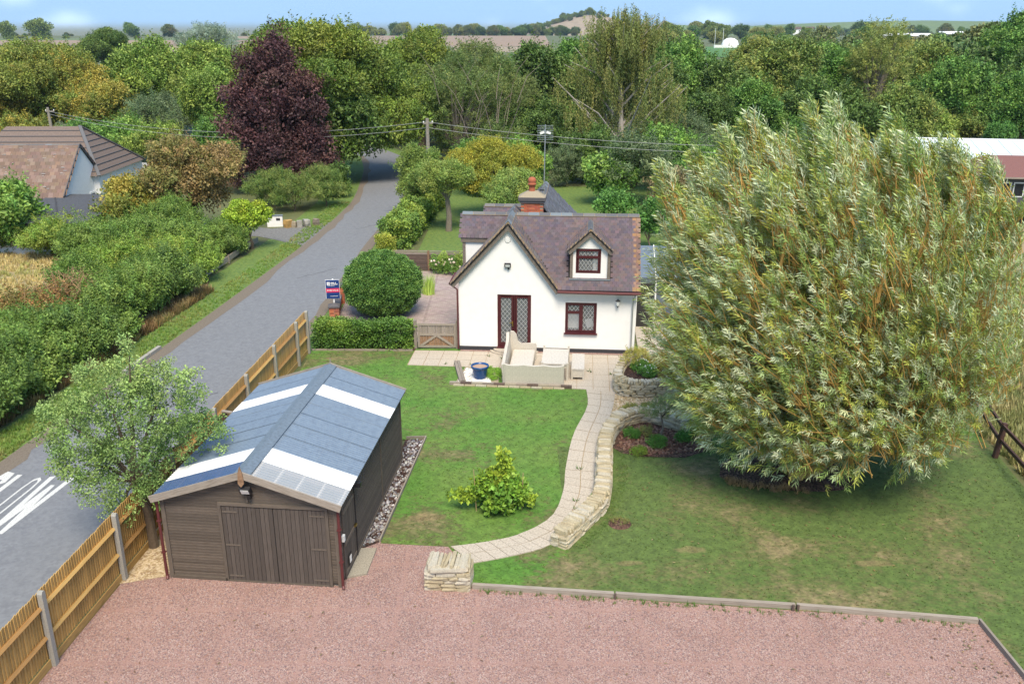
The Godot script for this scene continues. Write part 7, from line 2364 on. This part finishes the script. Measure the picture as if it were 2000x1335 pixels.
func far_country():
	R.seed = 1234
	# land behind the first rise falls away, so the rise is the skyline
	var brown := textured(lin(0.3, 0.21, 0.14), noise_tex("soft", 0.01, [[0.0, Color(0.8, 0.8, 0.8)], [0.5, Color(0.92, 0.92, 0.92)], [1.0, Color(1, 1, 1)]], 71), 0.012)
	var tan := textured(lin(0.36, 0.28, 0.19), M.soft, 0.01)
	var green := textured(lin(0.15, 0.21, 0.07), M.soft, 0.012)
	ground("brown_field", sheet([Vector2(-400, -420), Vector2(-110, -380), Vector2(-150, -560), Vector2(-205, -640), Vector2(-480, -610)], 0.06), brown)
	ground("brown_field", sheet([Vector2(-520, -630), Vector2(-205, -660), Vector2(-245, -880), Vector2(-700, -870)], 0.08), brown)
	ground("green_field", sheet([Vector2(-700, -885), Vector2(-246, -895), Vector2(-262, -985), Vector2(-780, -975)], 0.08), green)
	ground("brown_field", sheet([Vector2(-140, -420), Vector2(-60, -420), Vector2(-150, -1200), Vector2(-420, -1220), Vector2(-250, -900), Vector2(-190, -640)], 0.07), brown)
	ground("brown_field", sheet([Vector2(-70, -640), Vector2(25, -600), Vector2(45, -1280), Vector2(-190, -1280)], 0.09), brown)
	ground("stubble_field", sheet([Vector2(-30, -480), Vector2(22, -470), Vector2(25, -590), Vector2(-40, -620)], 0.08), tan)
	ground("sports_pitch", sheet([Vector2(85, -400), Vector2(165, -400), Vector2(175, -600), Vector2(95, -600)], 0.08), textured(lin(0.085, 0.2, 0.04), M.soft, 0.02))
	hill("hill", Vector3(155, 0, -1850), Vector2(105, 140), 42, tan)
	hill("ridge", Vector3(330, 0, -1950), Vector2(180, 160), 24, green)
	hill("ridge", Vector3(1000, 0, -2300), Vector2(620, 250), 34, green)
	hill("ridge", Vector3(-80, 0, -1700), Vector2(260, 160), 8, green)
	# goal posts, dome, sheds, houses
	for p in [["white rugby goal post, left of the two far posts", 119.9, -558.0], ["white rugby goal post, right of the two far posts", 124.2, -556.0]]:
		var s := begin()
		tube(s, [Vector3.ZERO, Vector3(0, 11.3, 0)], [0.14, 0.1], 6)
		tag(put(self, "goal_post", done(s), M.sign_white, Transform3D(Basis(), Vector3(p[1], 0, p[2]))), p[0], "goal post", "goal posts on the pitch")
	var d := thing("dome", "white domed tent on the far sports pitch", "tent", Vector3(133, 0, -575))
	put(d, "roof", lathe([Vector2(5.2, 0.0), Vector2(5.2, 2.0), Vector2(4.2, 4.2), Vector2(2.2, 5.4), Vector2(0, 5.7)], 20), M.sign_white)
	box(d, "base", M.white_plastic, Vector3(-6.0, 0.8, 3), Vector3(9, 1.6, 1.0))
	for w in [["long white warehouse roof, left of two, beyond the wood", 376.0, -905.0, 44.0, 3.9], ["shorter white warehouse, right of two, beyond the wood", 417.0, -900.0, 20.0, 5.6]]:
		var o := thing("warehouse", w[0], "warehouse", Vector3(w[1], 0, w[2]), -0.3)
		box(o, "wall", M.concrete, Vector3(0, w[4] / 2, 0), Vector3(w[3], w[4], 18))
		put(o, "roof", plate([Vector2(-9.3, 0), Vector2(9.3, 0), Vector2(0, 2.2)], -w[3] / 2 - 0.4, w[3] / 2 + 0.4), M.sign_white, Transform3D(Basis(Vector3(0, 0, 1), Vector3.UP, Vector3(1, 0, 0)), Vector3(0, w[4] - 0.1, 0)))
		for i in 4:
			box(o, "window", M.plinth, Vector3((i - 1.5) * w[3] / 4.5, w[4] * 0.75, 9.02), Vector3(1.6, 1.0, 0.1))
	var k := 0
	for h in [[395.0, -1460.0], [432.0, -1440.0], [455.0, -1450.0], [476.0, -1430.0], [545.0, -1500.0], [300.0, -1380.0]]:
		var o := thing("far_house", ["pale house left of centre among the far trees on the right", "pale house with red roof in the far village, first from the left", "pale house in the far village, second from the left", "pale house in the far village, third from the left", "pale house at the right end of the far village", "small house below the distant ridge right of the hill"][k], "house", Vector3(h[0], 4, h[1]), R.randf_range(-0.5, 0.5), "houses of the far village")
		box(o, "wall", M.render_white, Vector3(0, 0, 0), Vector3(11, 8, 8))
		put(o, "roof", plate([Vector2(-4.6, 0), Vector2(4.6, 0), Vector2(0, 3.6)], -7, 7), M.brown_wood_0 if k != 3 else M.ridge_0, Transform3D(Basis(Vector3(0, 0, 1), Vector3.UP, Vector3(1, 0, 0)), Vector3(0, 3.9, 0)))
		for x in [-3.5, 3.5]:
			box(o, "window", M.plinth, Vector3(x, 1.8, 4.02), Vector3(1.6, 1.5, 0.1))
		k += 1
	# far trees share a handful of crowns
	var forms := []
	var cols := [[Color(0.05, 0.1, 0.03), Color(0.07, 0.125, 0.035)], [Color(0.075, 0.12, 0.035), Color(0.1, 0.14, 0.045)], [Color(0.035, 0.07, 0.028), Color(0.05, 0.09, 0.03)], [Color(0.11, 0.145, 0.05), Color(0.14, 0.16, 0.06)], [Color(0.09, 0.09, 0.05), Color(0.07, 0.1, 0.04)]]
	for i in 5:
		var o := Node3D.new()
		crown(o, lobed(Vector3(0, 4.9, 0), Vector3(4.8 if i != 3 else 5.8, 4.9, 4.8), 12, 0.4), leafy.broad, 1.15, 1.1, cols[i])
		var st := begin()
		tube(st, [Vector3(0, -2, 0), Vector3(0, 4, 0)], [0.45, 0.25], 5)
		put(o, "trunk", done(st), M.dark_trunk)
		forms.append(o)
	var groups := {
		"left": ["tree on the skyline beyond the brown fields on the left", "trees on the left skyline"],
		"mid": ["tree in the far tree line beyond the middle brown field", "trees beyond the middle field"],
		"hill": ["tree on the top and flank of the distant hill", "trees on the hill"],
		"right": ["tree in the distant wooded country on the right", "far trees on the right"],
		"hedge": ["bush in the hedges between the far fields on the left", "bushes of the far field hedges"],
		"left_wood": ["tree between the left-hand trees and the brown fields", "trees before the brown fields"],
		"wood": ["tree at the back of the wood behind the willow", "trees at the back of the wood"],
	}
	var put_far := func(g: String, x: float, y: float, z: float, s: float, tall := 1.0):
		var form := R.randi() % 5
		var f: Node3D = forms[form].duplicate()
		f.name = numbered("far_bush" if g == "hedge" else "far_tree")
		add_child(f)
		f.position = Vector3(x, y, z)
		f.basis = Basis(Vector3.UP, R.randf() * TAU).scaled(Vector3(s, s * tall, s))
		var where: String = groups[g][0]
		if g == "right":
			where = "tree in the distance " + ("between the hill and the white dome" if x / -z < 0.225 else "between the white dome and the warehouses" if x / -z < 0.38 else "near the white warehouses" if x / -z < 0.49 else "right of the white warehouses")
			where += ", farther off" if z < -700 else ", nearer the wood"
		elif g in ["wood", "left_wood"]:
			where += ", left part" if x / -z < (0.35 if g == "wood" else -0.35) else ", right part"
		else:
			where += ", left part" if x / -z < {"left": -0.36, "mid": -0.04, "hill": 0.065, "hedge": -0.5}[g] else ", right part"
		tag(f, ["mid green ", "olive green ", "dark green ", "pale green ", "brownish "][form] + where, "bush" if g == "hedge" else "tree", groups[g][1])
	var named := func(label: String, x: float, z: float, s: float, tall: float, form: int):
		var f: Node3D = forms[form].duplicate()
		f.name = numbered("far_tree")
		add_child(f)
		f.position = Vector3(x, -0.5, z)
		f.basis = Basis(Vector3.UP, 0.4).scaled(Vector3(s, s * tall, s))
		tag(f, label, "tree")
	named.call("large round tree on the far left skyline", -470.0, -940.0, 2.6, 0.75, 1)
	named.call("smaller open tree left of the large round skyline tree", -505.0, -945.0, 1.8, 0.95, 1)
	named.call("open tree on the skyline right of the dark oak", -462.0, -1150.0, 2.1, 0.85, 0)
	named.call("low skyline tree above the silvery willow", -420.0, -1160.0, 2.0, 0.7, 4)
	for i in 18:
		put_far.call("hedge", lerpf(-560, -215, i / 17.0), -1.0, -618.0 - 18.0 * sin(i * 0.35), R.randf_range(0.35, 0.55), 0.45)
	for i in 22:
		put_far.call("hedge", lerpf(-780, -270, i / 21.0), -1.0, -985.0, R.randf_range(0.6, 1.0), 0.5)
	for i in 9:
		put_far.call("hedge", lerpf(-235, -150, i / 8.0), -1.0, -640.0 - i * 10, R.randf_range(0.3, 0.4), 0.4)
	for i in 58:
		put_far.call("left", lerpf(-740, -190, (i + R.randf()) / 58.0), -2.0, R.randf_range(-1290, -1230), R.randf_range(0.5, 1.0) * (1.5 if i % 6 == 0 else 1.0), R.randf_range(0.5, 0.85))
	for i in 46:
		put_far.call("mid", lerpf(-230, 95, (i + R.randf()) / 46.0), -1.0, R.randf_range(-1360, -1285), R.randf_range(1.0, 2.0), R.randf_range(0.75, 1.0))
	for i in 30:
		var x := lerpf(40, 200, (i + R.randf()) / 30.0)
		var z := R.randf_range(-1870, -1790)
		put_far.call("hill", x, hill_y(x, z, Vector3(155, 0, -1850), Vector2(105, 140), 42) - 1.0, z, R.randf_range(0.9, 1.7) if x < 170 else 0.7, 0.85)
	for i in 175:
		var z := -lerpf(210, 2050, pow(R.randf(), 1.5))
		var x := -z * R.randf_range(0.135, 0.62)
		if z > -680 and x / -z > 0.2 and x / -z < 0.252:
			continue
		if z < -650 and z > -930 and x > 330:
			continue
		var low := 0.72 if z > -900 and x / -z > 0.37 and x / -z < 0.5 else 1.0
		put_far.call("right", x, hill_y(x, z, Vector3(1000, 0, -2300), Vector2(620, 250), 34) if z < -1300 else -0.5, z, R.randf_range(0.95, 1.4) * (low if z > -900 else 1.35), R.randf_range(0.75, 1.05))
	for i in 60:
		var z := R.randf_range(-215, -125)
		var x := R.randf_range(0.2, 0.62) * -z
		if x / -z > 0.19 and x / -z < 0.26:
			continue
		put_far.call("wood", x, -0.3, z, R.randf_range(0.85, 1.15), R.randf_range(0.85, 1.05))
	for i in 52:
		var z := R.randf_range(-330, -130)
		var x := R.randf_range(-0.6, 0.1) * -z
		if z < -215 and x / -z > -0.12:
			continue
		put_far.call("left_wood", x, -0.3, z, R.randf_range(0.45, 0.65), R.randf_range(0.6, 0.8))
	for f in forms:
		f.free()


func hill_y(x: float, z: float, c: Vector3, r: Vector2, h: float) -> float:
	return h * exp(-pow((x - c.x) / r.x, 2) - pow((z - c.z) / r.y, 2)) - 9.0


func hill(called: String, c: Vector3, r: Vector2, h: float, mat: Material):
	var st := SurfaceTool.new()
	st.begin(Mesh.PRIMITIVE_TRIANGLES)
	st.set_smooth_group(0)
	var n := 26
	var p := func(i: int, j: int) -> Vector3:
		var x := c.x + r.x * 2.6 * (2.0 * i / n - 1)
		var z := c.z + r.y * 2.2 * (2.0 * j / n - 1)
		return Vector3(x, hill_y(x, z, c, r, h) + lawn_noise.get_noise_2d(x * 0.06, z * 0.06) * 1.5, z)
	for i in n:
		for j in n:
			quad(st, p.call(i, j + 1), p.call(i + 1, j + 1), p.call(i + 1, j), p.call(i, j))
	ground(called, done(st), mat)
